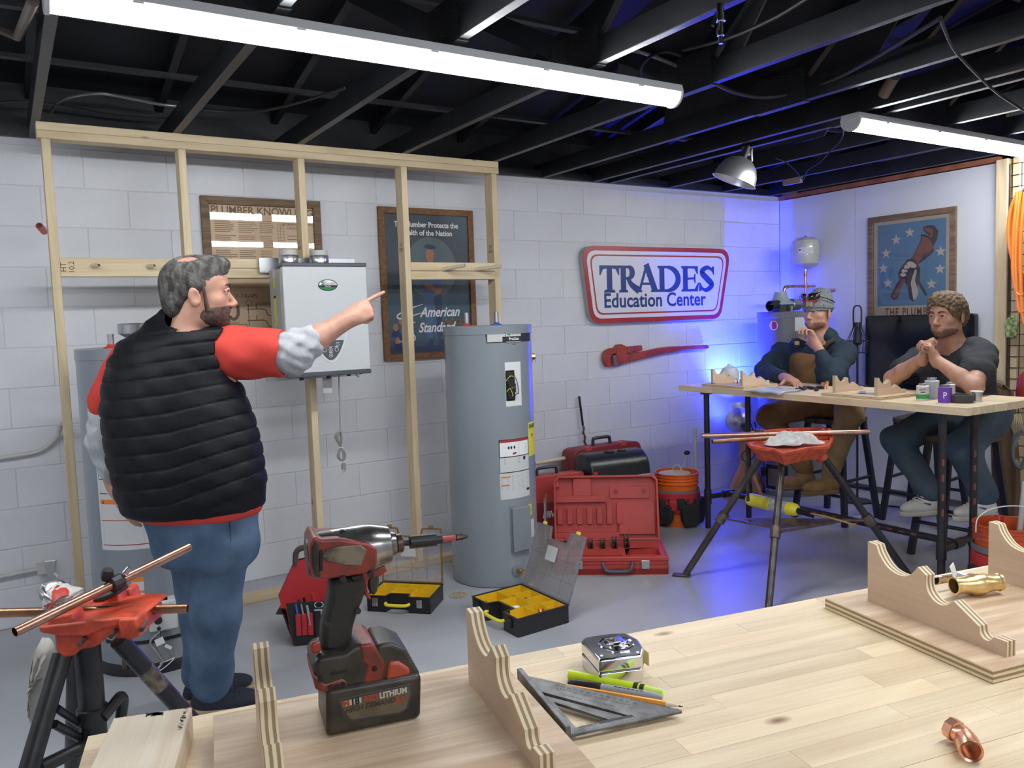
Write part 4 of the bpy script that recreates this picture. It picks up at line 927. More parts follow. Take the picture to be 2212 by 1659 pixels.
# ================================================================== FOREGROUND BENCH
BZ = .98
UA = R(-11.66); BO = Vector((.055, -3.651, 0))
MBN = Matrix.Translation(BO) @ Matrix.Rotation(UA, 4, 'Z')      # local x along the bench, y towards the block wall
MBI = MBN.inverted()
def BU(x, y, v):                     # photo position on the upright plane at depth v of the bench -> (u, z)
    o = MBI @ CP; d = MBI.to_3x3() @ ray(x, y); p = o+d*((-v-o.y)/d.y); return (p.x, p.z)
def UV(x, y, z=BZ):                  # photo position on a level plane -> bench local point
    return MBI @ B(x, y, 'z', z)
m_stave = wood('maple_stave', (.86, .70, .47), (.70, .53, .34), axis=0, scale=1.3, rough=.42, rnd=.14, knots=True, streak=.8)
m_edge = wood('maple_edge', (.74, .58, .40), (.56, .42, .26), axis=0, rough=.5, rnd=.1)
def worktop(M, L, D, name, label, sw=.038, th=.038, seed=3):
    """butcher block top made of staggered staves"""
    t = thing(name, label, 'table', M=M); rn = random.Random(seed); n = round(D/sw)
    for i in range(n):
        x = 0; first = True
        while x < L-.01:
            l = rn.uniform(.15, .5) if first else rn.uniform(.28, .62); first = False
            x1 = min(L, x+l); x1 = L if L-x1 < .1 else x1
            mb = MB().box((0, 0, 0), (x1-x-.0004, sw-.0004, th))
            o = obj('stave', mb, m_stave, t, smooth=None); o.location = ((x+x1)/2, -(i+.5)*sw, -th/2+rn.uniform(-.0001, .0001)); x = x1
    return t
m_pipe = mk('black_iron_pipe', (.022, .022, .026), rough=.36, var=.3, vs=12)
m_pipetxt = mk('pipe_stencil_red', (.22, .06, .05), rough=.7)
wt = worktop(MBN @ Matrix.Translation((0, 0, BZ)), 2.44, .76, 'workbench', 'pale butcher-block workbench filling the foreground, holding the impact driver')
for u, v in ((.15, .12), (.15, .64), (2.29, .12), (2.29, .64)):
    l_ = obj('leg', MB().cyl((u, -v, -BZ), (u, -v, -.038), .021, n=16), m_pipe, wt); obj('flange', MB().cyl((u, -v, -.05), (u, -v, -.038), .045, n=16), m_pipe, l_)
# --- plywood pipe cradles
m_plyf = wood('birch_ply_face', (.74, .57, .41), (.60, .43, .29), axis=0, scale=1.1, rough=.5, rnd=.06, knots=False)
m_plyz = wood('zebra_ply_face', (.76, .60, .43), (.52, .35, .22), axis=0, scale=2.2, rough=.5, rnd=.05, knots=False, streak=.5)
def plyedge(name, axis):
    m = bpy.data.materials.new(name); m.use_nodes = True; nt = m.node_tree; L = nt.links.new; p = nt.nodes['Principled BSDF']; p.inputs['Roughness'].default_value = .6
    t = nn(nt, 'ShaderNodeTexCoord'); s = nn(nt, 'ShaderNodeSeparateXYZ'); L(t.outputs['Object'], s.inputs[0])
    n = nn(nt, 'ShaderNodeTexNoise'); n.inputs['Scale'].default_value = 40; L(t.outputs['Object'], n.inputs['Vector'])
    a = nn(nt, 'ShaderNodeMath', operation='MULTIPLY_ADD'); a.inputs[1].default_value = .0012; L(n.outputs['Fac'], a.inputs[0]); L(s.outputs[axis], a.inputs[2])
    m1 = nn(nt, 'ShaderNodeMath', operation='PINGPONG'); m1.inputs[1].default_value = .0038; L(a.outputs[0], m1.inputs[0])
    r = nn(nt, 'ShaderNodeValToRGB'); e = r.color_ramp.elements; mr = nn(nt, 'ShaderNodeMath', operation='DIVIDE'); mr.inputs[1].default_value = .0038; L(m1.outputs[0], mr.inputs[0]); L(mr.outputs[0], r.inputs[0])
    e[0].position = .42; e[0].color = (.33, .22, .12, 1); e[1].position = .56; e[1].color = (.76, .64, .44, 1)
    L(r.outputs[0], p.inputs['Base Color']); return m
m_ez = plyedge('ply_edge_level', 2); m_ex = plyedge('ply_edge_upright', 0)
PROF = [(0, .1), (.016, .0985)]+[tuple(p) for p in sp2([(.018, .095), (.023, .085), (.036, .0705), (.05, .064), (.067, .062), (.083, .067), (.096, .080)], 3)]+[(.099, .085), (.114, .076)]+sp2([(.1135, .072), (.1135, .063), (.117, .052), (.127, .0425), (.140, .039), (.153, .043), (.1605, .051)], 3)+[(.163, .052), (.204, .029)]+sp2([(.2045, .026), (.206, .019), (.212, .0135), (.220, .0135), (.226, .019)], 3)+[(.228, .022), (.2465, .022), (.2465, 0), (0, 0)]
def cradle(M, label, group='plywood pipe cradles', s=1.0):
    t = thing('pipe_cradle', label, 'cradle', M=M, group=group)
    mb = MB(); mb.box((.1925, -.155, .0095), (.385, .31, .019)); mb.m = [1, 1, 1, 1, 0, 0]
    obj('base', mb, [m_plyz, m_ez], t, bevel=.0008)
    for u in (.05, .323):
        mb = MB().prism([(-a, b) for a, b in PROF], .019, basis((0, 1, 0), (0, 0, 1), (1, 0, 0), (0, 0, 0)))
        mb.m = [0, 0]+[1]*(len(mb.f)-2)
        o = obj('upright', mb, [wood('birch_ply_side', (.70, .53, .39), (.58, .42, .28), axis=1, scale=1.0, rough=.5, rnd=.06, knots=False), m_ex], t, smooth=25); o.location = (u, -.043, .019)
    return t
cradle(MBN @ Matrix.Translation((.148, -.050, BZ)), 'plywood pipe cradle on the workbench under and beside the impact driver')
cradle(MBN @ Matrix.Translation((1.113, -.046, BZ)), 'plywood pipe cradle at the right end of the workbench, brass valve on it')
# --- short piece of lumber at the left corner
a, b = UV(250, 1550, BZ+.038), UV(410, 1527, BZ+.038); an = math.atan2(b.y-a.y, b.x-a.x)
m_whitewd = wood('pale_pine', (.80, .70, .54), (.68, .54, .38), axis=1, scale=1.2, rough=.6, rnd=0, knots=False)
m_lum = one('lumber_offcut', MB().box((0, 0, 0), (.089, .30, .038)), m_whitewd, 'short offcut of pale 2x4 lumber at the near left corner of the workbench', 'lumber', bevel=.002)
m_lum.matrix_basis = MBN @ Matrix.Translation(((a.x+b.x)/2+.15*math.sin(an), (a.y+b.y)/2-.15*math.cos(an), BZ+.019)) @ Matrix.Rotation(an, 4, 'Z') @ Matrix.Translation((0, 0, 0))
for v in m_lum.data.vertices: v.co.z += -.019-min(0, 0)
m_lum.data.transform(Matrix.Translation((0, 0, -min(v.co.z for v in m_lum.data.vertices)-.019)))
ink = MB(); rn = random.Random(5)
for k in range(16): ink.add([( .038+rn.uniform(-.004, .003)+i*.0012, .145-k*.0035+rn.uniform(-.001, .002)+j*.002, .0193) for i, j in ((0, 0), (1, 0), (1, 1), (0, 1))], [(0, 1, 2, 3)])
for k in range(14): ink.add([( .002+rn.uniform(-.012, .012)+i*.003, .147-rn.random()**2*.012+j*.002, .0193) for i, j in ((0, 0), (1, 0), (1, 1), (0, 1))], [(0, 1, 2, 3)])
io = obj('ink_marks', ink, k_ink, m_lum, smooth=None); io['kind'] = 'stuff'
fz = MB()
for k in range(46): x = -.044+.088*k/45; fz.add([(x-.001, .15, .012+rn.random()*.006), (x+.001, .15, .015), (x+rn.uniform(-.001, .001), .15+rn.uniform(.0005, .003), .0185)], [(0, 1, 2), (2, 1, 0)])
fo = obj('splinters', fz, m_whitewd, m_lum, smooth=None); fo['kind'] = 'stuff'

# --- impact driver
m_dblack = mk('scuffed_black_housing', (.018, .017, .016), rough=.38, col2=(.055, .047, .035), vs=26)
m_dred = mk('scuffed_red_housing', (.30, .035, .025), rough=.38, col2=(.10, .03, .022), vs=30)
m_dsilv = mk('worn_gearcase', (.42, .42, .42), rough=.25, metal=.9, col2=(.20, .19, .18), vs=34)
m_rubber = mk('rubber_grip', (.02, .019, .017), rough=.6, bump=.0006, bs=220)
ZC = BZ
dr = thing('impact_driver', 'red, black and silver cordless impact driver standing on its battery on the workbench', 'power tool', M=MBN @ Matrix.Translation((.335, -.128, BZ+.019)))
DC = lambda x, y: (540+x/2.724, 1050+y/2.724)
VM = .100; DV = .028
def DP(x, y, v=.135): return BU(*DC(x, y), v+DV)
def dpart(nm, pts, half, m, vv=None, bev=.003, par=None, c=VM):
    """side outline taken on the near face, extruded evenly about the middle plane of the tool"""
    vv = c+half if vv is None else vv
    mb = MB().prism([DP(x, y, vv) for x, y in pts], 2*half, MBN @ basis((1, 0, 0), (0, 0, 1), (0, -1, 0), (0, -(c+DV-half), 0)))
    return obj(nm, mb, m, par or dr, world=True, bevel=bev, seg=3)
bt = dpart('battery', [(452, 1522), (975, 1408), (1008, 1385), (1012, 1115), (980, 1110), (450, 1208)], .040, m_dblack, bev=.006)
for v in bt.data.vertices:
    if v.co.z < .012: v.co.z = .0008
dpart('battery_top', [(452, 1225), (975, 1125), (1010, 1118), (985, 1075), (925, 965), (830, 925), (748, 935), (740, 1000), (640, 1050), (450, 1100)], .033, m_dblack, bev=.005)
dpart('tool_foot', [(452, 1222), (660, 1180), (780, 1150), (795, 1030), (725, 925), (620, 938), (560, 985), (400, 1010), (372, 1060), (385, 1160)], .0345, m_dblack, bev=.006)
dpart('red_shell', [(655, 1178), (790, 1150), (800, 1040), (730, 925), (640, 937), (655, 1040), (690, 1060)], .0355, m_dred, bev=.004)
dpart('red_shell', [(455, 1222), (575, 1196), (575, 1150), (545, 1135), (480, 1150), (440, 1165), (372, 1105), (385, 1200)], .0358, m_dred, bev=.003)
dpart('release_button', [(800, 1150), (945, 1118), (945, 1078), (880, 1035), (815, 1038)], .037, mk('orange_red_plastic', (.42, .07, .03), rough=.4), bev=.004)
for x, y in ((476, 1190), (515, 1185), (549, 1172), (417, 1142), (735, 1078)):
    a = DP(x, y, .138); s_ = obj('screw_hole', MB().cyl(MBN @ Vector((a[0], -.136-DV, a[1])), MBN @ Vector((a[0], -.1375-DV, a[1])), .0032, n=12), m_hole, dr, world=True)
dpart('slot', [(478, 1115), (570, 1095), (572, 1088), (480, 1100)], .0362, m_hole, bev=0)
obj('belt_hook_lug', MB().box(MBI.inverted() @ Vector((DP(395, 975)[0], -.12-DV, DP(395, 975)[1])), (.012, .008, .014)), m_dred, dr, world=True, bevel=.003)
# label on the battery side
lb = [(528, 1268), (935, 1178), (945, 1215), (918, 1305), (880, 1330), (600, 1375), (570, 1345)]
dpart('battery_rim', [(515, 1255), (948, 1163), (960, 1215), (930, 1312), (885, 1345), (590, 1392), (545, 1355)], .0404, mk('label_rim', (.05, .05, .05), rough=.4), bev=.001)
dpart('battery_label', lb, .0408, mk('olive_label', (.13, .105, .065), rough=.5, var=.3, vs=30), bev=0)
a = DP(545, 1300, .141); b_ = DP(925, 1215, .141); la = math.atan2(b_[1]-a[1], b_[0]-a[0])
def dtext(s, x, y, size, m, al='LEFT', sx=1, shear=0, bold=.0002):
    p = DP(x, y, .1412); text('lettering', s, size, m, dr, MBN @ Matrix.Translation((p[0], -.1412-DV, p[1])) @ basis((1, 0, 0), (0, 0, 1), (0, -1, 0), (0, 0, 0)) @ rotm(0, 0, la), ex=.0001, align=al, sx=sx, shear=shear, bold=bold)
k_dr = mk('label_red', (.40, .06, .03), rough=.5); k_dw = mk('label_grey_white', (.55, .52, .46), rough=.5)
dpart('label_plate', [(546, 1283), (655, 1259), (655, 1243), (546, 1267)][:0] or [(547, 1300), (655, 1275), (655, 1244), (547, 1268)], .0410, k_dw, bev=0)
dtext('M', 546, 1285, .0105, k_dr, bold=.0005); dtext('18', 592, 1275, .0105, k_ink, bold=.0005)
dtext('RED', 670, 1257, .0098, k_dr, bold=.0004, sx=.92); dtext('LITHIUM', 762, 1236, .0098, k_dw, bold=.0004, sx=.90)
dtext('HIGH DEMAND', 560, 1325, .0088, mk('label_dim', (.05, .04, .03), rough=.5), shear=.2, sx=.98); dtext('9.0', 856, 1264, .0095, k_dr, bold=.0005)
# fuel gauge on top of the foot
p = [DP(650, 945, .11), DP(720, 925, .11)]
dpart('gauge', [(650, 940), (720, 925), (735, 945), (665, 962)], .016, mk('gauge_grey', (.18, .17, .16), rough=.5), vv=.12, bev=.001)
# handle, trigger and body
dpart('handle', [(472, 560), (690, 520), (695, 610), (662, 700), (640, 750), (610, 850), (597, 975), (520, 998), (420, 985), (428, 840), (452, 730), (472, 640)], .0165, m_rubber, vv=.118, bev=.008)
dpart('trigger', [(700, 540), (760, 520), (765, 570), (752, 625), (735, 650), (712, 640), (702, 590)], .010, m_dblack, vv=.112, bev=.003)
dpart('trigger_guard', [(650, 515), (790, 470), (812, 500), (770, 530), (700, 545), (690, 600), (700, 640), (718, 665), (700, 672), (680, 650), (672, 600), (668, 560)], .014, m_dred, vv=.114, bev=.003)
b0 = MBN @ Vector((DP(372, 412, VM)[0], -VM-DV, DP(372, 412, VM)[1])); b1 = MBN @ Vector((DP(862, 338, VM)[0], -VM-DV, DP(862, 338, VM)[1])); ax = b1-b0; LL = ax.length; rb = LL*.29
obj('rear_cap', MB().lathe([(0, -.010), (rb*.75, -.008), (rb*.95, 0), (rb, .010), (rb, .03)], b0, ax, 36), m_dblack, dr, world=True)
obj('gearcase', MB().lathe([(rb*.96, .018), (rb*1.0, .022), (rb*1.02, LL*.60), (rb*1.0, LL*.66), (rb*1.0, LL*.68), (rb*.90, LL*.80), (rb*.80, LL*.90), (rb*.55, LL*.93), (rb*.5, LL*.98)], b0, ax, 40), m_dsilv, dr, world=True)
obj('collet', MB().lathe([(rb*.30, LL*.97), (rb*.30, LL*.995), (rb*.40, LL*1.0), (rb*.41, LL*1.06), (rb*.36, LL*1.075), (0, LL*1.075)], b0, ax, 24), mk('burnt_steel', (.12, .085, .065), rough=.4, metal=.8), dr, world=True)
md = MBN @ Vector((DP(1210, 304, VM)[0], -VM-DV, DP(1210, 304, VM)[1])); ba = (md-b1).normalized(); bl = (md-b1).length
bh = obj('bit_holder', MB().cyl(b1+ba*bl*.04, b1+ba*bl*.25, .0042, n=6).cyl(b1+ba*bl*.22, b1+ba*bl*.66, .0082, n=18).cyl(b1+ba*bl*.66, b1+ba*bl*.76, .0058, n=14), m_blackp, dr, world=True)
obj('bit', MB().cyl(b1+ba*bl*.75, b1+ba*bl*1.0, .0032, n=6), mk('red_bit_sleeve', (.45, .06, .05), rough=.4), dr, world=True)
obj('bit_tip', MB().lathe([(0, 0), (.0042, .001), (.0042, .008), (.0015, .017), (0, .018)], b1+ba*bl*.995, ba, 8), mk('black_steel', (.06, .05, .045), rough=.35, metal=.8), dr, world=True)
dpart('side_shell', [(375, 300), (430, 320), (520, 312), (640, 330), (700, 340), (752, 372), (752, 470), (690, 520), (590, 535), (435, 555), (372, 545), (352, 480), (352, 350)], .0305, m_dred, vv=.132, bev=.003)
dpart('side_dark_panel', [(385, 310), (415, 330), (425, 545), (378, 540), (358, 470), (358, 360)], .0315, m_dblack, vv=.132, bev=.004)
dpart('name_plate', [(425, 415), (445, 372), (520, 358), (650, 346), (688, 378), (655, 470), (560, 465), (450, 445)], .0318, mk('scratched_plate', (.24, .20, .155), rough=.45, metal=.3, col2=(.05, .045, .035), vs=45), vv=.132, bev=.001)
dpart('vent', [(412, 380), (428, 375), (428, 498), (412, 500)], .0322, m_hole, vv=.132, bev=0)
dpart('slot', [(600, 540), (665, 525), (672, 545), (610, 555)], .031, m_hole, vv=.132, bev=0)
for x, y, v in ((543, 275, .112), (548, 548, .132), (712, 520, .131), (635, 735, .117), (462, 812, .117)):
    a = DP(x, y, v); s_ = obj('screw', MB().cyl(MBN @ Vector((a[0], -v-DV+.004, a[1])), MBN @ Vector((a[0], -v-DV-.0012, a[1])), .0038, n=14), m_blackp, dr, world=True)

# --- speed square
sq_c = UV(1221, 1606, BZ); fa = UV(1115, 1450, BZ+.016); fd = (fa-sq_c); fd.z = 0; fd.normalize(); gd = Vector((-fd.y, fd.x, 0))*-1
if gd.x < 0: gd = -gd
MS = MBN @ basis(gd, fd, gd.cross(fd), (sq_c.x+.008, sq_c.y, BZ))
SI = MS.inverted()
sqt = thing('speed_square', 'grey metal triangular rafter square lying on the workbench beside the pencil', 'square', M=MS)
m_alu = mk('worn_aluminium', (.20, .20, .205), rough=.45, metal=.4, col2=(.10, .095, .09), vs=40); m_alud = mk('dark_etching', (.03, .03, .03), rough=.6)
def SQ(x, y, z=BZ+.011): p = SI @ B(980+x/3.95, 1300+y/3.95, 'z', z); return (p.x, p.y)
far = SQ(2030, 1020, BZ+.006); tip = (0, (SI @ (MBN @ fa)).y); LA = tip[1]
tri = [(0, 0), (far[0], 0), (far[0]-.002, .006), (.006, LA-.004), (0, LA)]
hole = [SQ(*q) for q in [(775, 862), (785, 858), (1345, 1003), (1340, 1015), (945, 1085), (935, 1082)]]
hole = [(max(.012, a), max(.014, b)) for a, b in hole]
sl = [SQ(*q) for q in [(680, 748), (700, 742), (1515, 960), (1512, 972), (1490, 972), (690, 762)]]
obj('blade', holed(tri, [hole, sl], .0035, None, .0055), m_alu, sqt, bevel=.0006, smooth=20)
obj('fence', MB().box((-.0035, LA/2, .010), (.007, LA, .020)), m_alu, sqt, bevel=.001)
tk_ = MB()
for k in range(56): rect(tk_, .006+k*.0032, .001, .0066+k*.0032, .004+(.003 if k % 4 == 0 else 0), None, .0092)
h0 = Vector((far[0]-.012, .012)); h1 = Vector((.010, LA-.012)); hd_ = (h1-h0).normalized(); hn = Vector((-hd_.y, hd_.x))
if hn.x < 0: hn = -hn
for k in range(60):
    q = h0+hd_*((h1-h0).length*k/60); w_ = .0035 if k % 5 else .006; e = q+hn*.004-hn*w_
    tk_.add([(q.x+hn.x*.004, q.y+hn.y*.004, .0092), (q.x+hn.x*.004+hd_.x*.0005, q.y+hn.y*.004+hd_.y*.0005, .0092), (e.x+hd_.x*.0005, e.y+hd_.y*.0005, .0092), (e.x, e.y, .0092)], [(0, 1, 2, 3), (3, 2, 1, 0)])
to = obj('scale_marks', tk_, m_alud, sqt, smooth=None); to['kind'] = 'stuff'
ha = math.atan2(hd_.y, hd_.x)
for s, off, size in (('80  75  70  65  60  55  50  45  40  35  30  25  20', .006, .0060), ('COMMON  30 24 18 15 12 11 10 9 8 7 6 5 4', .0135, .0056)):
    c = (h0+h1)/2-hn*off; text('scale_numbers', s, size, m_alud, sqt, MS @ Matrix.Translation((c.x, c.y, .0092)) @ rotm(0, 0, ha), ex=0)
text('scale_numbers', 'HIP-VAL  30 24  18 15 12 10 9 8 7 6 5', .0045, m_alud, sqt, MS @ Matrix.Translation(((h0+h1).x/2-hn.x*.026, (h0+h1).y/2-hn.y*.026, .0092)) @ rotm(0, 0, ha), ex=0)
text('scale_numbers', 'PIVOT', .0065, m_alud, sqt, MS @ Matrix.Translation((.024, .013, .0092)) @ rotm(0, 0, PI), ex=0)
text('scale_numbers', '1         2         3         4         5', .0055, m_alud, sqt, MS @ Matrix.Translation((.088, .009, .0092)), ex=0)
mb = MB(); rect(mb, .042, .010, .088, .016, None, .0091); obj('etched_bar', mb, m_alud, sqt, smooth=None)

# --- tape measure
TPp = [UV(980+x/3.95, 1300+y/3.95, BZ+.038) for x, y in [(1088, 330), (1240, 500), (1608, 458), (1622, 395), (1575, 318), (1470, 265), (1340, 268), (1180, 290), (1110, 305)]]
tc = sum(TPp, Vector())/len(TPp)
tm = thing('tape_measure', 'chrome tape measure lying flat on the workbench with its belt clip up', 'tape measure', M=MBN @ Matrix.Translation((tc.x, tc.y, BZ)))
ol = roundpoly([(p.x-tc.x, p.y-tc.y) for p in TPp], .004, 3)
m_chr = mk('scuffed_chrome', (.75, .75, .78), rough=.12, metal=1, bump=.0002, bs=60)
obj('case', MB().prism(ol, .0195), m_chr, tm, bevel=.002); obj('case_top', MB().prism(ol, .0185, z0=.0197), m_chr, tm, bevel=.0045, seg=3)
cc = UV(980+1385/3.95, 1300+345/3.95, BZ+.04); c2 = (cc.x-tc.x, cc.y-tc.y)
obj('raised_ring', MB().lathe([(.0, .038), (.0215, .038), (.024, .0392), (.026, .038)], (c2[0], c2[1], 0), n=36), m_chr, tm)
ca = UV(980+1290/3.95, 1300+300/3.95, BZ+.045); cb_ = UV(980+1390/3.95, 1300+385/3.95, BZ+.045)
d_ = Vector((cb_.x-ca.x, cb_.y-ca.y)).normalized(); n_ = Vector((-d_.y, d_.x)); st_ = MB(); prf = [(-.015, .0395), (-.013, .0425), (-.008, .043), (.004, .0415), (.012, .0455), (.018, .0455), (.018, .0395)]
vs_ = []
for (s1_, z_) in prf:
    for w_ in (-.012, .012): vs_.append((c2[0]+d_.x*s1_+n_.x*w_, c2[1]+d_.y*s1_+n_.y*w_, z_))
st_.add(vs_, [(2*i, 2*i+1, 2*i+3, 2*i+2) for i in range(len(prf)-1)]); obj('belt_clip', st_, m_chr, tm, solid=.0009)
for x, y in ((1262, 462), (1570, 432)):
    s_ = UV(980+x/3.95, 1300+y/3.95, BZ+.038); obj('screw', MB().cyl((s_.x-tc.x, s_.y-tc.y, .037), (s_.x-tc.x, s_.y-tc.y, .0388), .0022, n=12), m_steel, tm)
hk = UV(1394, 1420, BZ+.02); obj('tape_hook', MB().box((hk.x-tc.x+.001, hk.y-tc.y, .020), (.0015, .016, .020)), m_yel if False else mk('pale_yellow_tape', (.75, .62, .25), rough=.4), tm, bevel=.0004)

# --- pens and pencil
def pen(nm, label, cat, px0, px1, r, build):
    a = UV(*px0, BZ+r); b = UV(*px1, BZ+r); d = b-a; L = d.length
    t = thing(nm, label, cat, M=MBN @ Matrix.Translation((a.x, a.y, BZ+r)) @ rotm(0, 0, math.atan2(d.y, d.x))); build(t, L); return t
X_ = (1, 0, 0)
m_hl = mk('highlighter_yellow', (.62, .80, .03), rough=.35)
def f(t, L):
    obj('barrel', MB().lathe([(0, 0), (.005, .0005), (.0068, .004), (.0068, L*.82), (.0060, L*.84)], (0, 0, 0), X_, 20), m_hl, t)
    obj('cap', MB().lathe([(.0070, -.0), (.0071, L*.02), (.0071, L*.34), (.0066, L*.35)], (0, 0, 0), X_, 20), m_hl, t)
    for k in (.70, .765): obj('black_band', MB().lathe([(.0069, L*k), (.00695, L*k+.0002), (.00695, L*(k+.045)), (.0069, L*(k+.046))], (0, 0, 0), X_, 20), k_ink, t)
    obj('end', MB().lathe([(.0067, L*.82), (.0058, L*.86), (.0052, L), (.003, L+.001), (0, L+.001)], (0, 0, 0), X_, 20), mk('highlighter_pale', (.66, .82, .16), rough=.4), t)
pen('highlighter', 'fluorescent yellow-green highlighter lying beside the tape measure', 'pen', (1230, 1458), (1433, 1498), .0071, f)
m_mk = mk('marker_grey', (.36, .38, .42), rough=.4)
def f(t, L):
    obj('cap', MB().lathe([(0, 0), (.004, .0004), (.0058, .004), (.0060, L*.36), (.0056, L*.365)], (0, 0, 0), X_, 20), m_blackp, t)
    obj('barrel', MB().lathe([(.0054, L*.35), (.0056, L*.37), (.0056, L*.88), (.0042, L*.97), (.0030, L), (0, L)], (0, 0, 0), X_, 20), m_mk, t)
    mb = MB()
    for k in range(7): mb.box((L*(.52+.045*k), -.0018, .00555), (L*.03, .0012, .0003))
    o = obj('print', mb, k_ink, t); o['kind'] = 'stuff'
pen('marker', 'grey permanent marker with black cap between highlighter and pencil', 'pen', (1227, 1474), (1431, 1507), .0060, f)
def f(t, L):
    obj('barrel', MB().cyl((-.02, 0, 0), (L*.86, 0, 0), .0038, n=6), mk('pencil_orange', (.85, .36, .04), rough=.35), t)
    obj('sharpened_cone', MB().lathe([(.0037, L*.86), (.0012, L*.965)], (0, 0, 0), X_, 12), m_whitewd, t)
    obj('lead', MB().lathe([(.0012, L*.965), (.0004, L), (0, L)], (0, 0, 0), X_, 10), k_ink, t)
pen('pencil', 'orange pencil lying between the marker and the speed square', 'pencil', (1226, 1484), (1476, 1527), .0038, f)

# --- copper elbow near the right corner
ce_ = UV(2090, 1612, BZ); m_cuf = mk('bright_copper', (.85, .44, .28), rough=.3, metal=.9, var=.15, vs=30)
p0 = UV(2094, 1610, BZ+.0145); p1 = UV(2072, 1562, BZ+.0145); dd = (p1-p0).normalized()
ef = thing('copper_elbow', 'small copper 45 degree elbow lying at the near right of the workbench', 'fitting', M=MBN @ Matrix.Translation((p0.x, p0.y, BZ+.0145)))
d3 = Vector((dd.x, dd.y, 0)); q1 = d3*.022; d4 = (Matrix.Rotation(R(38), 3, 'Z') @ d3); d4 = (d4+Vector((0, 0, .12))).normalized()
obj('socket', MB().lathe([(.0115, -.010), (.0142, -.012), (.0145, -.010), (.0145, .012), (.0135, .016), (.0128, .024)], (0, 0, 0), d3, 28).lathe([(.0128, -.010), (.0128, .010), (0, .010)], (0, 0, 0), d3, 28), m_cuf, ef)['kind'] = 'stuff'
obj('bend', MB().tube([q1*.6, q1, q1+(d3+d4)*.004, q1+(d3+d4)*.004+d4*.012], .0129, 20), m_cuf, ef)
obj('hex_end', MB().cyl(q1+(d3+d4)*.004+d4*.008, q1+(d3+d4)*.004+d4*.020, .0150, .0145, n=8), m_cuf, ef)
ef.scale = (.86, .86, .86); ef.location.z -= .002
# --- brass ball valve on the right cradle
b0 = UV(2060, 1266, BZ+.037); b1 = UV(2160, 1258, BZ+.037); va = (b1-b0); vl = va.length; va.normalize(); va.z = 0
bv = thing('brass_valve', 'brass press ball valve with steel handle lying on the right plywood cradle', 'valve', M=MBN @ Matrix.Translation((b0.x, b0.y, BZ+.019+.0185)))
m_br = mk('bright_brass', (.80, .60, .28), rough=.32, metal=.85, var=.15, vs=40)
pr = [(.0125, .014), (.0125, 0), (.0150, 0), (.0150, .004), (.0135, .006), (.0135, .018), (.0150, .022), (.0155, .026), (.0165, .030), (.0185, .034), (.0185, vl-.034), (.0165, vl-.030), (.0155, vl-.026), (.0150, vl-.022), (.0135, vl-.018), (.0135, vl-.006), (.0150, vl-.004), (.0150, vl), (.0125, vl), (.0125, vl-.014)]
obj('body', MB().lathe(pr, (0, 0, 0), va, 28), m_br, bv); obj('inner_dark', MB().lathe([(.0124, .012), (0, .012)], (0, 0, 0), va, 20), m_hole, bv)
sp_ = va*vl*.40+Vector((0, .018, .004)); obj('stem', MB().cyl(va*vl*.45+Vector((0, .012, .004)), va*vl*.42+Vector((0, .030, .006)), .0075, n=6), m_steel, bv)
obj('handle', MB().box((0, 0, 0), (.075, .003, .014), Matrix.Translation(va*vl*.42+Vector((-.038, .030, .004))) @ rotm(0, .04, .08)), m_chr, bv, bevel=.001)
obj('tag', MB().box((0, 0, 0), (.012, .001, .026), Matrix.Translation(va*vl*.22+Vector((.002, .022, .018))) @ rotm(0, -.5, .2)), k_hi, bv)
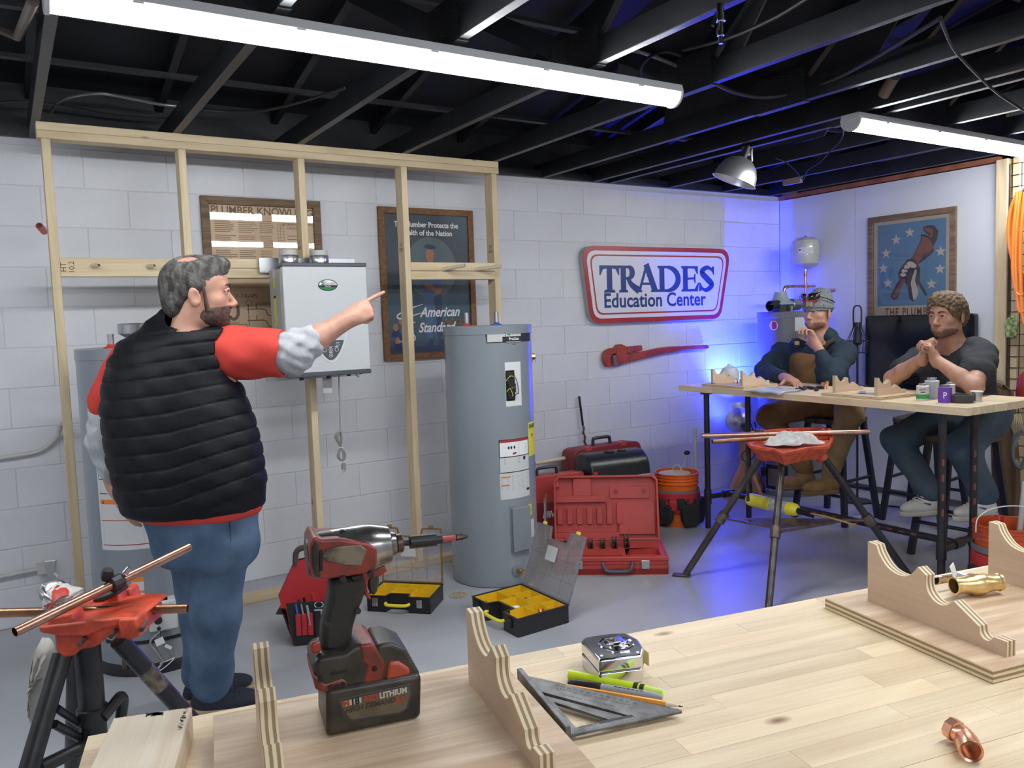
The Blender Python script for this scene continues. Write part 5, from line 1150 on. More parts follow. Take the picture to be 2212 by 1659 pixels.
# ================================================================== THINGS ON THE FLOOR
def boxfit(TL, TF, TR, z):
    a, b, c = (B(*p, 'z', z) for p in (TL, TF, TR)); e1 = b-a; e2 = c-b; an = math.atan2(e1.y, e1.x)
    ux = Vector((math.cos(an), math.sin(an), 0)); uy = Vector((-ux.y, ux.x, 0)); w = e1.length; d = abs(e2.dot(uy))
    return basis(ux, uy, (0, 0, 1), (a.x, a.y, 0)), w, d
m_yel = mk('yellow_plastic', (.80, .52, .02), rough=.38); m_yel2 = mk('bright_yellow_plastic', (.85, .75, .05), rough=.35)
m_clear = thin_glass('clear_lid_plastic', (.95, .95, .96), .8, .12, .10); m_clear2 = thin_glass('amber_rim_plastic', (.85, .60, .25), .6, .15, .05)
def organizer(TL, TF, TR, z, label, lidcol, lidh, lean, w=None, d=None, notch=(.33, .70), contents=()):
    M, w0, d0 = boxfit(TL, TF, TR, z); w = w or w0; d = d or d0; h = z
    t = thing('parts_organizer', label, 'organizer', M=M, group='open parts organizers')
    n0, n1 = w*notch[0], w*notch[1]; nd = d*.20
    foot = [(0, 0), (n0, 0), (n0+.012, nd), (n1-.012, nd), (n1, 0), (w, 0), (w, d), (0, d)]
    obj('tray', holed(foot, [inset(foot, .007)], h, None, 0), m_blackp, t, bevel=.002); obj('bottom', MB().prism(inset(foot, .004), .004, z0=.002), m_blackp, t)
    obj('rim', holed(inset(foot, -.003), [inset(foot, .005)], .006, None, h-.004), m_blackp, t, bevel=.001)
    g = .009; W = w-2*g; D = d-2*g
    cells = [(0, 0, n0/w, .48), (n1/w, 0, 1, .40), (0, .48, .25, 1), (n0/w, .24, n1/w, .60), (.25, .60, .5, 1), (.5, .60, .75, 1), (n1/w, .40, 1, .7), (.75, .70, 1, 1)]
    for i, (a, b, c, e) in enumerate(cells):
        x0, x1, y0, y1 = g+W*a+.001, g+W*c-.001, g+D*b+.001, g+D*e-.001
        if x1-x0 < .02 or y1-y0 < .02: continue
        P = [(x0, y0), (x1, y0), (x1, y1), (x0, y1)]
        mb = holed(P, [inset(P, .0018)], h-.012, None, .010); mb.prism(inset(P, .001), .002, z0=.030); o = obj('bin', mb, m_yel, t)
    obj('handle', MB().tube(spline([(n0-.004, .008, h*.55), (n0+.015, .010-.028, h*.52), (n1-.015, .010-.028, h*.52), (n1+.004, .008, h*.55)], 5), .0085, 8), m_yel2, t)
    for x in (n0*.45, w-(w-n1)*.5):
        obj('latch', MB().box((x, -.004, h*.62), (.030, .008, h*.5)).box((x, -.008, h*.5), (.022, .006, .018)), m_steel if lidcol is m_clear2 else m_blackp, t, bevel=.002)['kind'] = 'stuff'
    LM = Matrix.Translation((0, d+.004, h)) @ rotm(PI/2-lean, 0, 0)
    lp = [(0, 0), (w, 0), (w, lidh), (n1+.006, lidh), (n1-.005, lidh-nd), (n0+.005, lidh-nd), (n0-.006, lidh), (0, lidh)]
    l = obj('lid', MB().prism(roundpoly(lp, .010, 3), .002, LM), m_clear, t, smooth=None)
    obj('lid_rim', holed(roundpoly(lp, .010, 3), [roundpoly(inset(lp, .008), .008, 3)], .010, LM, -.004), lidcol, l)
    rb_ = MB()
    for k in (1, 2, 3):
        rb_.box((w*k/4, lidh*.42, .003), (.0025, lidh*.72, .004), LM)
    for k in (1, 2): rb_.box((w/2, lidh*.28*k, .003), (w*.92, .0025, .004), LM)
    obj('ribs', rb_, m_clear, l)['kind'] = 'stuff'
    st = MB()
    for i in range(6):
        for j in range(5):
            for q in (-1, 1): st.box((w*(.1+.16*i)+q*.006, lidh*(.10+.17*j)-(.0 if j < 4 or not notch[0]*w < w*(.1+.16*i) < n1 else .05), .005), (.0035, .008, .004), LM)
    obj('embossing', st, m_clear, l)['kind'] = 'stuff'
    obj('lid_label', MB().box((w*.45, lidh*.60, .006), (.085, .075, .001), LM), mk('frosted_label', (.55, .55, .56), rough=.6), l)
    for x in ((n0*.5), w-(w-n1)*.5): obj('lid_tab', MB().box((x, lidh+.006, .004), (.03, .016, .006), LM), m_yel2 if lidcol is m_clear else m_clear2, l, bevel=.002)
    return t, M, w, d, h
o1, M1, w1, d1, h1_ = organizer((1020, 1288), (1118, 1338), (1227, 1306), .09, 'black parts organizer with yellow bins and clear lid, in front of the tall heater', m_clear, .335, R(21))
m_cus = mk('copper_fitting', (.60, .26, .13), rough=.25, metal=1)
rn = random.Random(11)
def fitting(M, x, y, z, r, l, a, m, label, nm='small_fitting', tilt=.3, parent=None):
    d = Vector((math.cos(a), math.sin(a), tilt)).normalized(); p = M @ Vector((x, y, z)); d = M.to_3x3() @ d
    o = thing(nm, label, 'fitting', p); o_ = obj('body', MB().lathe([(r*.8, 0), (r, 0), (r, l), (r*.8, l), (r*.8, l*.1), (0, l*.1)], (0, 0, 0), d, 14), m, o); return o
for x, y, s in ((.83, .62, 'copper coupling standing in the right bin of the front organizer'), (.72, .20, 'small copper fitting in the corner bin of the front organizer'), (.58, .70, 'copper elbow lying in a middle bin of the front organizer'), (.42, .72, 'small copper tee in the left middle bin of the front organizer'), (.12, .22, 'brass fitting in the left bin of the front organizer'), (.33, .86, 'tiny copper fitting in the far left bin of the front organizer')):
    fitting(M1, w1*x, d1*y, .052 if x > .8 else .042, .014 if x > .8 else .010, .022 if x > .8 else .03, rn.random()*6, m_brass if 'brass' in s else m_cus, s, tilt=1.4 if x > .8 else .25)
fl_ = thing('flashing_tag', 'white and blue tag with a small valve in the centre bin of the front organizer', 'tag', M1 @ Vector((w1*.50, d1*.42, .05)))
obj('card', MB().prism(rrect(.05, .02, .008), .001, Matrix.Translation((0, 0, .012)) @ rotm(.3, .1, .2)), k_hi, fl_); obj('valve', MB().cyl((-.03, -.012, 0), (-.005, -.002, .004), .009, n=12), m_steel, fl_)
organizer((792, 1286), (929, 1292), (960, 1241), .085, 'black and yellow parts organizer with amber-rimmed lid, behind the impact driver', m_clear2, .30, R(2), d=.22, notch=(.30, .66))
# brass ring of the floor drain
dc = B(990, 1286, 'z', 0); one('floor_drain', MB().lathe([(.052, .001), (.050, .003), (.036, .003), (.034, .0015), (0, .0015)], (dc.x, dc.y, 0), n=28), mk('old_brass_plate', (.36, .30, .20), rough=.6, var=.4, vs=60), 'round brass floor drain cover between the two organizers', 'drain cover')

# --- open tool tote behind the driver
A_ = B(634, 1396, 'z', 0); Bv = B(718, 1388, 'z', 0); an = math.atan2(Bv.y-A_.y, Bv.x-A_.x)-.05
MT = Matrix.Translation((A_.x, A_.y, 0)) @ Matrix.Rotation(an, 4, 'Z')
tb = thing('tool_tote', 'open black and red tool tote on the floor left of the impact driver', 'tool bag', M=MT)
m_canvas = mk('black_canvas', (.022, .022, .024), rough=.8, bump=.0008, bs=400); m_redcv = mk('red_canvas', (.50, .03, .035), rough=.75, bump=.0008, bs=400)
WT_, DT_, HT_ = .25, .26, .21
def quad(nm, pts, m, t=.006, par=tb, **k): 
    mb = MB(); mb.add(pts, [tuple(range(len(pts)))]); return obj(nm, mb, m, par, solid=t, smooth=None, **k)
e = .035
obj('base', MB().prism([(0, 0), (WT_, 0), (WT_, DT_), (0, DT_)], .012), m_canvas, tb, bevel=.003)
quad('near_side', [(0, 0, .01), (WT_, 0, .01), (WT_+e, -.01, HT_), (-e*.6, -.01, HT_)], m_canvas)
quad('far_side', [(0, DT_, .01), (WT_, DT_, .01), (WT_+e, DT_+.02, HT_), (-e, DT_+.02, HT_)], m_redcv)
quad('left_end', [(0, 0, .01), (0, DT_, .01), (-.06, DT_+.02, HT_-.03), (-.075, DT_*.45, HT_-.06), (-.02, -.01, HT_-.02)], m_redcv)
quad('left_end_pocket', [(-.006, .02, .03), (-.004, DT_-.03, .03), (-.085, DT_-.03, HT_-.08), (-.092, DT_*.45, HT_-.09), (-.04, .02, HT_-.06)], m_canvas, .010)
quad('right_end', [(WT_, 0, .01), (WT_, DT_, .01), (WT_+.05, DT_+.02, HT_), (WT_+.05, -.01, HT_)], m_redcv)
quad('tall_divider', [(-.05, DT_*.62, .02), (WT_, DT_*.62, .02), (WT_+.03, DT_*.66, HT_+.10), (.13, DT_*.66, HT_+.17), (-.005, DT_*.66, HT_+.14), (-.085, DT_*.64, HT_-.02)], m_redcv)
quad('divider_back', [(-.05, DT_*.66, .02), (WT_, DT_*.66, .02), (WT_+.03, DT_*.70, HT_+.105), (.13, DT_*.70, HT_+.175), (-.005, DT_*.70, HT_+.145), (-.088, DT_*.68, HT_-.02)], m_canvas)
obj('carry_handle', MB().tube(spline([(-.0, DT_*.68, HT_+.12), (.01, DT_*.66, HT_+.19), (.06, DT_*.64, HT_+.21), (.16, DT_*.64, HT_+.20), (.24, DT_*.66, HT_+.12)]), .014, 10), mk('grey_rubber', (.09, .06, .06), rough=.6), tb)
for k in range(3): obj('pencil_pocket', MB().box((.03+k*.027, -.012, .105), (.025, .014, .105)), m_redcv, tb, bevel=.005)
obj('front_pocket', MB().box((.17, -.010, .09), (.13, .014, .14)), m_canvas, tb, bevel=.006)
dr_ = obj('buckle_ring', MB().tube([(.13+.02*math.cos(a), -.03, .20+.014*math.sin(a)) for a in [k*PI/6 for k in range(12)]], .0022, 6, True), m_chrome, tb)
obj('buckle_clip', MB().box((.125, -.028, .175), (.035, .004, .010)).box((.14, -.03, .165), (.008, .004, .03)), m_chrome, tb, bevel=.001)['kind'] = 'stuff'
rnt = random.Random(4)
for i, (s, m, x, y, h_, r_) in enumerate((('chrome pliers handle in the black tote', m_chrome, .06, .06, .19, .008), ('blue screwdriver in the black tote pocket', m_bluep, .035, -.014, .185, .005), ('steel screwdriver in the black tote pocket', m_steel, .06, -.014, .185, .0045), ('grey marker in the black tote pocket', m_mk, .085, -.014, .175, .006), ('red handled tool in the open black tote', m_redp, .10, .08, .20, .011), ('steel wrench in the open black tote', m_steel, .03, .10, .17, .010))):
    p = MT @ Vector((x, y, .10)); one('hand_tool', MB().cyl(p, MT @ Vector((x-.012, y, h_+.02)), r_, n=10), m, s, 'tool')

# --- red cases by the wall
m_case = mk('red_case_plastic', (.47, .055, .045), rough=.42, bump=.0004, bs=150, var=.1, vs=5); m_cased = mk('dark_red_case_plastic', (.24, .025, .03), rough=.45, bump=.0004, bs=150)
a = B(1196, 1243, 'z', 0); b = B(1449, 1241, 'z', 0); an = math.atan2(b.y-a.y, b.x-a.x); cw = (b-a).length*.985
MC = Matrix.Translation((a.x, a.y, 0)) @ Matrix.Rotation(an, 4, 'Z')
pc_ = thing('press_tool_case', 'open red tool case with black press jaws in its tray', 'case', M=MC); cd, cz = .34, .105
ou = [(0, 0), (cw, 0), (cw, cd), (0, cd)]
wells = [[(x, .19), (x+.032, .19), (x+.032, .30), (x, .30)] for x in [.06+.072*k for k in range(6)]]+[[(.05, .035), (cw*.60, .035), (cw*.60, .075), (.05, .075)], [(cw*.64, .05), (cw-.04, .05), (cw-.04, .20), (cw*.64, .20)]]
obj('lower_shell', MB().prism(roundpoly(ou, .02, 3), cz*.35).prism(roundpoly(ou, .02, 3), .004, z0=cz*.55), m_case, pc_)['kind'] = 'stuff'
obj('shell_wall', holed(roundpoly(ou, .02, 3), [inset(ou, .012)], cz, None, 0), m_case, pc_, bevel=.003)
obj('tray_insert', holed(inset(ou, .011), wells, .05, None, cz-.056), m_case, pc_, bevel=.001)
obj('front_rim', MB().box((cw/2, -.003, cz-.012), (cw, .008, .022)), m_case, pc_, bevel=.003)
hx = cw*.56
obj('handle', MB().tube(spline([(hx-.085, -.004, cz-.030), (hx-.075, -.022, cz-.06), (hx-.05, -.026, cz-.075), (hx+.05, -.026, cz-.075), (hx+.075, -.022, cz-.06), (hx+.085, -.004, cz-.030)], 4), .0105, 8), m_trim, pc_)
for x in (cw*.22, cw*.80): obj('latch', MB().box((x, -.006, cz*.58), (.048, .008, .05)), m_steel, pc_, bevel=.003)
LM = MC @ Matrix.Translation((0, cd+.006, cz)) @ rotm(PI/2-R(13), 0, 0); lh = .40
lo = [(0, 0), (cw*.98, 0), (cw*.98, lh-.03), (cw*.93, lh), (.03, lh), (0, lh-.03)]
lid = obj('lid', holed(lo, [inset(lo, .014)], .06, LM, -.045), m_case, pc_, world=True, bevel=.003)
def lbx(nm, x0, y0, x1, y1, h): return obj(nm, MB().box(((x0+x1)/2, (y0+y1)/2, -.040+h/2), (x1-x0, y1-y0, h), LM), m_case, lid, world=True, bevel=.002)
lbx('lid_floor', .006, .006, cw-.016, lh-.01, .006)
lw = cw*.98
for q in ((.014, .22, lw*.16, lh-.02), (lw*.16, .24, lw*.30, lh-.10)): pass
lbx('raised_block', .014, .235, lw*.50, .275, .036); lbx('raised_block', .014, .33, .035, .385, .036); lbx('raised_block', lw*.19, .275, lw*.36, .385, .036)
lbx('raised_block', lw*.54, .255, lw*.92, .33, .018); lbx('raised_block', lw*.62, .035, lw*.96, .235, .028); lbx('raised_block', .014, .014, lw*.62, .05, .030)
for k in range(7): lbx('rib', .02+k*lw*.095, .10+.0*k, .02+k*lw*.095+lw*.05, .20 if k < 5 else .225, .036)
lbx('raised_block', .014, .05, lw*.60, .10, .016)
for x in (lw*.60, lw*.87): obj('boss', MB().cyl(LM @ Vector((x, .30, -.022)), LM @ Vector((x, .30, -.012)), .012, n=14), m_cased, lid, world=True)
m_jawb = mk('black_press_jaw', (.03, .025, .022), rough=.4, metal=.5)
for k in range(6):
    p = MC @ Vector((.076+.072*k, .245, .045)); jr = thing('press_jaw', '%s black press jaw set upright in the red case tray' % ('leftmost', 'second from left', 'third from left', 'third from right', 'second from right', 'rightmost and largest')[k], 'press jaw', p, an, 'press jaws in the red case'); s = 1+.14*max(0, k-3)
    for q in (-1, 1): obj('jaw_half', MB().prism([(-.045, 0), (.045, 0), (.05, .05*s), (.025, .092*s), (.005, .10*s), (-.01, .08*s), (-.045, .06*s)], .010, basis((0, 1, 0), (0, 0, 1), (1, 0, 0), (q*.011-.005, 0, 0))), m_jawb, jr, bevel=.002)
    obj('pivot_plate', MB().box((0, -.0, .07*s), (.034, .026, .016)), m_jawb, jr, bevel=.003); obj('pivot_pin', MB().cyl((-.019, .0, .07*s), (.019, 0, .07*s), .006, n=10), m_steel, jr)
def case(nm, label, c, an, w, d, h, m, lean=0, bv=.03):
    t = thing(nm, label, 'case', M=Matrix.Translation(c) @ Matrix.Rotation(an, 4, 'Z') @ rotm(-lean, 0, 0))
    P = roundpoly([(-w/2, 0), (w/2, 0), (w/2, h), (-w/2, h)], bv, 4); F = basis((1, 0, 0), (0, 0, 1), (0, -1, 0), (0, 0, 0))
    obj('front_shell', MB().prism(P, d*.49, F, z0=.001), m, t, bevel=.008, seg=3); obj('back_shell', MB().prism(P, d*.49, F, z0=-d*.49-.001), m, t, bevel=.008, seg=3)
    obj('seam', MB().prism(inset(P, .004), .004, F, z0=-.002), m_cased, t)
    return t, F
a = B(1215, 1140, 'z', 0)
ca, F = case('tool_case', 'closed red tool case standing against the wall right of the tall heater', (2.98, -.46, 0), -.12, .50, .13, .455, m_case, .10)
obj('handle', MB().tube(spline([(-.075, 0, .45), (-.07, 0, .49), (-.05, 0, .50), (.05, 0, .50), (.07, 0, .49), (.075, 0, .45)], 4), .010, 8), m_blackp, ca)
for k in range(4): obj('ridge', MB().box((.12, -.066, .33+.022*k), (.13, .012, .008)), m_case, ca, bevel=.002)
obj('recess', MB().prism(rrect(.40, .17, .02, cy=.20), .004, F, z0=.064), m_cased, ca, bevel=.002)
text('lettering', 'Milwaukee', .062, k_hi, ca, basis((1, 0, 0), (0, 0, 1), (0, -1, 0), (.02, -.071, .20)), shear=.3, bold=.001, world=False, sx=.85)
cb2, F = case('tool_case', 'larger closed red tool case against the wall behind the black case', (3.64, -.21, 0), -.0, .62, .16, .555, m_cased, .06, .06)
obj('handle', MB().tube(spline([(-.08, 0, .55), (-.075, 0, .595), (-.055, 0, .605), (.055, 0, .605), (.075, 0, .595), (.08, 0, .55)], 4), .012, 8), m_blackp, cb2)
for x in (-.18, .14): obj('latch', MB().box((x, -.04, .545), (.06, .08, .03)), m_case, cb2, bevel=.004)
bc_ = thing('black_tool_case', 'black round-topped tool case between the two red cases and the open one', 'case', (3.48, -.50, 0), -.15); m_bcase = mk('satin_black_plastic', (.018, .019, .022), rough=.3)
P = [(-.115, 0), (.115, 0), (.115, .40), (.105, .47), (.08, .52), (.03, .555), (-.06, .56), (-.10, .54), (-.115, .50)]
obj('body', MB().prism([(-a_, b_) for a_, b_ in P], .46, basis((0, 1, 0), (0, 0, 1), (1, 0, 0), (-.23, 0, 0))), m_bcase, bc_, bevel=.012, seg=3)
obj('name_strip', MB().box((.10, -.0935, .485), (.11, .004, .018), None, 0), mk('olive_lettering', (.25, .22, .05), rough=.5), bc_)
for k in range(22): pass
zt_ = MB()
for k in range(26): zt_.box((-.02+k*.0095, -.118, .40), (.005, .004, .007))
obj('white_dashes', zt_, k_hi, bc_)['kind'] = 'stuff'
obj('red_mark', MB().box((-.205, -.117, .43), (.03, .003, .05)), m_redp, bc_)
obj('cap', MB().cyl((-.03, .0, .555), (-.03, .0, .566), .035, n=18), m_blackp, bc_); obj('cap', MB().cyl((.07, .0, .555), (.07, 0, .566), .03, n=18), m_blackp, bc_)
# long auger bit, plastic pipe with couplings, manual in a sleeve
p0 = B(1251, 856, 'y', -.03); p1 = Vector((p0.x+.10, -.05, .0)); d = p1-p0
ab = thing('auger_bit', 'long rusty auger drill bit leaning on the block wall above the red cases', 'drill bit', p1)
m_rust = mk('rusty_steel', (.16, .12, .10), rough=.5, metal=.6, var=.4, vs=30)
obj('shank', MB().cyl(p0, p0+d*.24, .0085, n=10), m_jawb, ab, world=True)
hp = []; x_, y_, z_ = frame_of(d)
for k in range(150): t = k/149; hp.append(p0+d*(.24+.70*t)+(x_*math.cos(t*60)+y_*math.sin(t*60))*.007)
obj('flutes', MB().tube(hp, .0065, 6), m_rust, ab, world=True); obj('core', MB().cyl(p0+d*.23, p1, .005, n=8), m_rust, ab, world=True)
a = B(1156, 1001, 'y', -.14); b = B(1247, 985, 'y', -.14); dd = (b-a).normalized(); a = a+Vector((0, 0, 0)); 
pp = thing('plastic_pipe', 'cream plastic pipe with couplings lying on top of the red case by the wall', 'pipe', a)
obj('pipe', MB().cyl(a, b-dd*.01, .014, n=16), m_cpvc, pp, world=True)
for k, (o_, r_, l_) in enumerate(((-.10, .024, .03), (-.065, .021, .03), (-.03, .025, .028), (-.002, .019, .02))): obj('coupling', MB().cyl(b+dd*(o_-.0), b+dd*(o_+l_), r_, n=10 if k % 2 else 18), m_cpvc, pp, world=True)
mn = thing('manual_sleeve', 'white booklet in a clear sleeve standing between the tall heater and the red case', 'booklet', (2.80, -.66, 0), .9)
obj('booklet', MB().box((0, 0, .19), (.16, .006, .30)), k_label, mn); obj('sleeve', MB().box((0, 0, .20), (.18, .012, .34)), m_clear, mn, bevel=.001)

# --- orange bucket with tool pockets
m_ob = mk('orange_bucket', (.85, .16, .015), rough=.35)
def bucket(nm, label, c, r, h, m, cat='bucket'):
    t = thing(nm, label, cat, c)
    pr = [(0, .004), (r*.84, .004), (r*.85, 0), (r*.86, .004)]+[(r*(.86+.10*k/10), .004+h*.76*k/10) for k in range(1, 11)]
    for z in (.80, .87, .93): pr += [(r*.965, h*z), (r*1.03, h*z+.001), (r*1.03, h*z+.005), (r*.97, h*z+.006)]
    pr += [(r*.98, h*.985), (r*1.04, h*.985), (r*1.04, h), (r*.96, h), (r*.82, .012), (0, .012)]
    obj('shell', MB().lathe(pr, n=44), m, t); return t
bk = bucket('orange_bucket', 'orange bucket wearing a black and red tool organizer, left of the back bench', (3.975, -.60, 0), .152, .37, m_ob)
CBK = Vector((3.975, -.60, 0)); vb = math.atan2(CP.y-CBK.y, CP.x-CBK.x)
m_grey = mk('grey_webbing', (.16, .16, .17), rough=.8)
obj('waist_band', MB().lathe([(.149, .255), (.153, .256), (.157, .225), (.153, .218)], n=36), m_grey, bk)
obj('pocket_skirt', MB().lathe([(.148, .245), (.160, .235), (.165, .12), (.160, .105)], n=36), m_redcv, bk)
for k, (a_, w_, z0, z1, m) in enumerate(((-.95, .15, .015, .20, m_canvas), (-.55, .13, .02, .16, m_canvas), (.55, .14, .01, .17, m_canvas), (-.15, .06, .12, .20, m_redcv), (.15, .06, .13, .21, m_canvas), (1.1, .12, .02, .2, m_canvas))):
    an = vb+a_; mb = MB().prism([(-w_/2*.6, z0), (w_/2*.6, z0), (w_/2, z0+.05), (w_/2, z1), (-w_/2, z1), (-w_/2, z0+.05)], .04, basis((-math.sin(an), math.cos(an), 0), (0, 0, 1), (math.cos(an), math.sin(an), 0), (.148*math.cos(an), .148*math.sin(an), 0)))
    obj('pouch', mb, m, bk, bevel=.012, seg=3)
obj('strap', MB().tube(spline([(.165*math.cos(vb+q), .165*math.sin(vb+q), z) for q, z in ((-.4, .20), (-.1, .17), (.2, .16), (.5, .20))]), .006, 6), m_canvas, bk)
def stick(nm, label, cat, a, b, r, m, n=12, inner=None):
    return one(nm, MB().cyl(a, b, r, n=n, inner=inner), m, label, cat)
a = B(1500, 1010, 'y', -.56); a.z = .02; b = B(1501, 924, 'y', -.55)
stick('pvc_pipe', 'white plastic pipe standing upright in the orange bucket', 'pipe', Vector((b.x, -.56, .02)), b, .0115, m_cpvc if False else m_plast, inner=.009)
wb_ = thing('wire_basket_tool', 'black knob on two wires rising out of the orange bucket', 'tool', CBK+Vector((-.02, 0, .02)))
kp = B(1484, 978, 'y', -.60); obj('knob', MB().sphere(kp, (.026, .02, .017)), m_blackp, wb_, world=True)
for dx in (.01, .10): obj('wire', MB().cyl(kp, CBK+Vector((dx, -.0, .30)), .002, n=6), m_steel, wb_, world=True)
cnm = one('paper_cone', MB().lathe([(.02, .17), (.11, .36), (.112, .362), (.04, .30)], (CBK.x-.02, CBK.y, 0), n=24), k_cream, 'cream paper roll filling the top of the orange bucket', 'paper')
tp_ = B(1462, 1012, 'y', -.72); one('tape_roll', MB().lathe([(.022, -.01), (.030, -.01), (.030, .01), (.022, .01), (.022, -.01)], tp_, (CP-tp_), 24), k_grey, 'small roll of tape hung on the left rim of the orange bucket', 'tape')
# ================================================================== BACK BENCH
F0 = Vector((4.023, -.584, 0)); bang = math.atan2(-2.075, -.102); BL, BD = 2.08, .646
MBB = Matrix.Translation(F0) @ Matrix.Rotation(bang, 4, 'Z')      # local x along the front edge, y into the room's corner side
MBBI = MBB.inverted()
def BB(x, y, z=BZ): return MBBI @ B(x, y, 'z', z)
bb = worktop(MBB @ Matrix.Translation((0, BD, BZ)), BL, BD, 'workbench', 'butcher-block bench on black pipe legs at the back, two men seated behind it', seed=9)
legs = [(4.035, -.838), (4.39, -.885), (4.025, -2.48), (4.385, -2.45)]
def wleg(nm, a, b, r=.0195, m=None, par=bb): return obj(nm, MB().cyl(a, b, r, n=14), m or m_pipe, par, world=True)
for x, y in legs:
    l_ = wleg('leg', (x, y, .0), (x, y, BZ-.038)); wleg('leg_flange', (x, y, BZ-.048), (x, y, BZ-.0385), .042, par=l_); wleg('tee', (x, y, .17), (x, y, .27), .0255, par=l_)
for (a, b) in ((0, 1), (2, 3)):
    c_ = wleg('cross_pipe', (*legs[a], .22), (*legs[b], .22)); mx, my = (legs[a][0]+legs[b][0])/2, (legs[a][1]+legs[b][1])/2
    u_ = Vector((legs[b][0]-legs[a][0], legs[b][1]-legs[a][1], 0)).normalized(); mp_ = Vector((mx, my, .22)); wleg('tee', mp_-u_*.045, mp_+u_*.045, .026, par=c_)
    if a == 0: m0 = mp_
    else: m1_ = mp_
lp_ = wleg('long_pipe', m0, m1_)
for k in range(16):
    p = m0.lerp(m1_, .18+k*.045); obj('stencil', MB().box((0, 0, 0), (.030, .0004, .012), basis((m1_-m0).normalized(), (-1, 0, 0), (0, 0, 1), p+Vector((-.0197, 0, .003)))), m_pipetxt, lp_, world=True)
for x, y in (legs[2], legs[3]):
    for z in (.42, .50, .60, .68): obj('stencil', MB().box((0, 0, 0), (.012, .0004, .035), Matrix.Translation((x-.014, y-.014, z)) @ rotm(0, 0, -PI/4)), m_pipetxt, bb, world=True)
R180 = Matrix.Rotation(PI, 4, 'Z')
a = BB(1536, 833); cradle(MBB @ Matrix.Translation((a.x+.385, .03, BZ)) @ R180, 'plywood pipe cradle at the far left end of the back bench')
b = BB(1806, 852); cradle(MBB @ Matrix.Translation((b.x+.385, .025, BZ)) @ R180, 'plywood pipe cradle on the back bench in front of the man in the charcoal t-shirt')
def onb(nm, label, cat, x, y, group=None, dx=0): p = BB(x, y); return thing(nm, label, cat, M=MBB @ Matrix.Translation((p.x+dx, p.y, BZ)), group=group)
def can(label, x, y, r, h, m, cap=None, lab=None, band=None, caph=.012, txt=None):
    t = onb('can', label, 'can', x, y); obj('body', MB().lathe([(0, 0), (r, 0), (r+.0006, .002), (r, .004), (r, h-.004), (r+.0006, h-.002), (r-.002, h), (r*.72, h+.002), (0, h+.002)], n=28), m, t)
    if cap: obj('cap', MB().cyl((0, 0, h), (0, 0, h+caph), r*.66, n=20), cap, t, bevel=.001)
    if lab: obj('label', MB().lathe([(r+.0004, h*.12), (r+.0008, h*.125), (r+.0008, h*.9), (r+.0004, h*.905)], n=28), lab, t)
    if band: obj('label_band', MB().lathe([(r+.0011, h*.12), (r+.0011, h*.42)], n=28), band, t)
    if txt:
        c = (MBB @ Matrix.Translation((BB(x, y).x, BB(x, y).y, BZ))).to_translation(); v = Vector((CP.x-c.x, CP.y-c.y, 0)).normalized(); s_ = Vector((-v.y, v.x, 0))
        for (s, sz, zz, mm) in txt: text('lettering', s, sz, mm, t, basis(s_, (0, 0, 1), v, (c.x+v.x*(r+.0015), c.y+v.y*(r+.0015), BZ+zz)), ex=0, bold=.0004, sx=.8)
    return t
m_lid = mk('can_lid_metal', (.55, .55, .56), rough=.25, metal=.9)
k_pur = flat('purple_label', (.16, .05, .42)); k_can = mk('pale_can_label', (.60, .62, .60), rough=.45)
can('white and green cement can, leftmost of the cans on the back bench', 1993, 864, .031, .077, k_can, m_lid, None, flat('green_band', (.03, .32, .09)), txt=[('OATEY', .013, .058, k_red), ('CEMENT', .008, .044, k_ink)])
can('tall silver can behind the white and green cement can', 2013, 861, .036, .098, mk('silver_can', (.48, .50, .55), rough=.35, metal=.3), m_lid, caph=.016)
can('purple primer can in front of a small silver can on the back bench', 2041, 869, .0325, .079, k_pur, mk('dull_lid', (.25, .24, .26), rough=.4, metal=.7), None, None, txt=[('P', .045, .038, k_hi)])
can('small silver can behind the purple primer can', 2052, 860, .026, .076, mk('silver_can2', (.45, .46, .47), rough=.35, metal=.4), m_lid)
t = onb('tape_roll', 'wide black ring of tape on the back bench right of the purple can', 'tape', 2077, 869); obj('ring', MB().lathe([(.040, 0), (.052, 0), (.054, .002), (.057, .040), (.042, .040), (.040, 0)], n=32), mk('black_tape', (.05, .048, .05), rough=.6), t)
t = onb('solder_roll', 'bright solder wire roll at the right end of the back bench', 'wire', 2109, 867); obj('wire', MB().lathe([(0, .004), (.026, .004), (.027, .050), (0, .050)], n=28), m_lid, t); obj('flange', MB().cyl((0, 0, 0), (0, 0, .004), .030, n=28), k_hi, t); obj('flange', MB().cyl((0, 0, .050), (0, 0, .054), .030, n=28), k_hi, t)
t = onb('glass_lid', 'round dark dish behind the tape ring on the back bench', 'dish', 2068, 855); obj('dish', MB().lathe([(0, .0), (.04, 0), (.046, .022), (.044, .024), (.03, .016), (0, .012)], n=26), m_blackp, t)
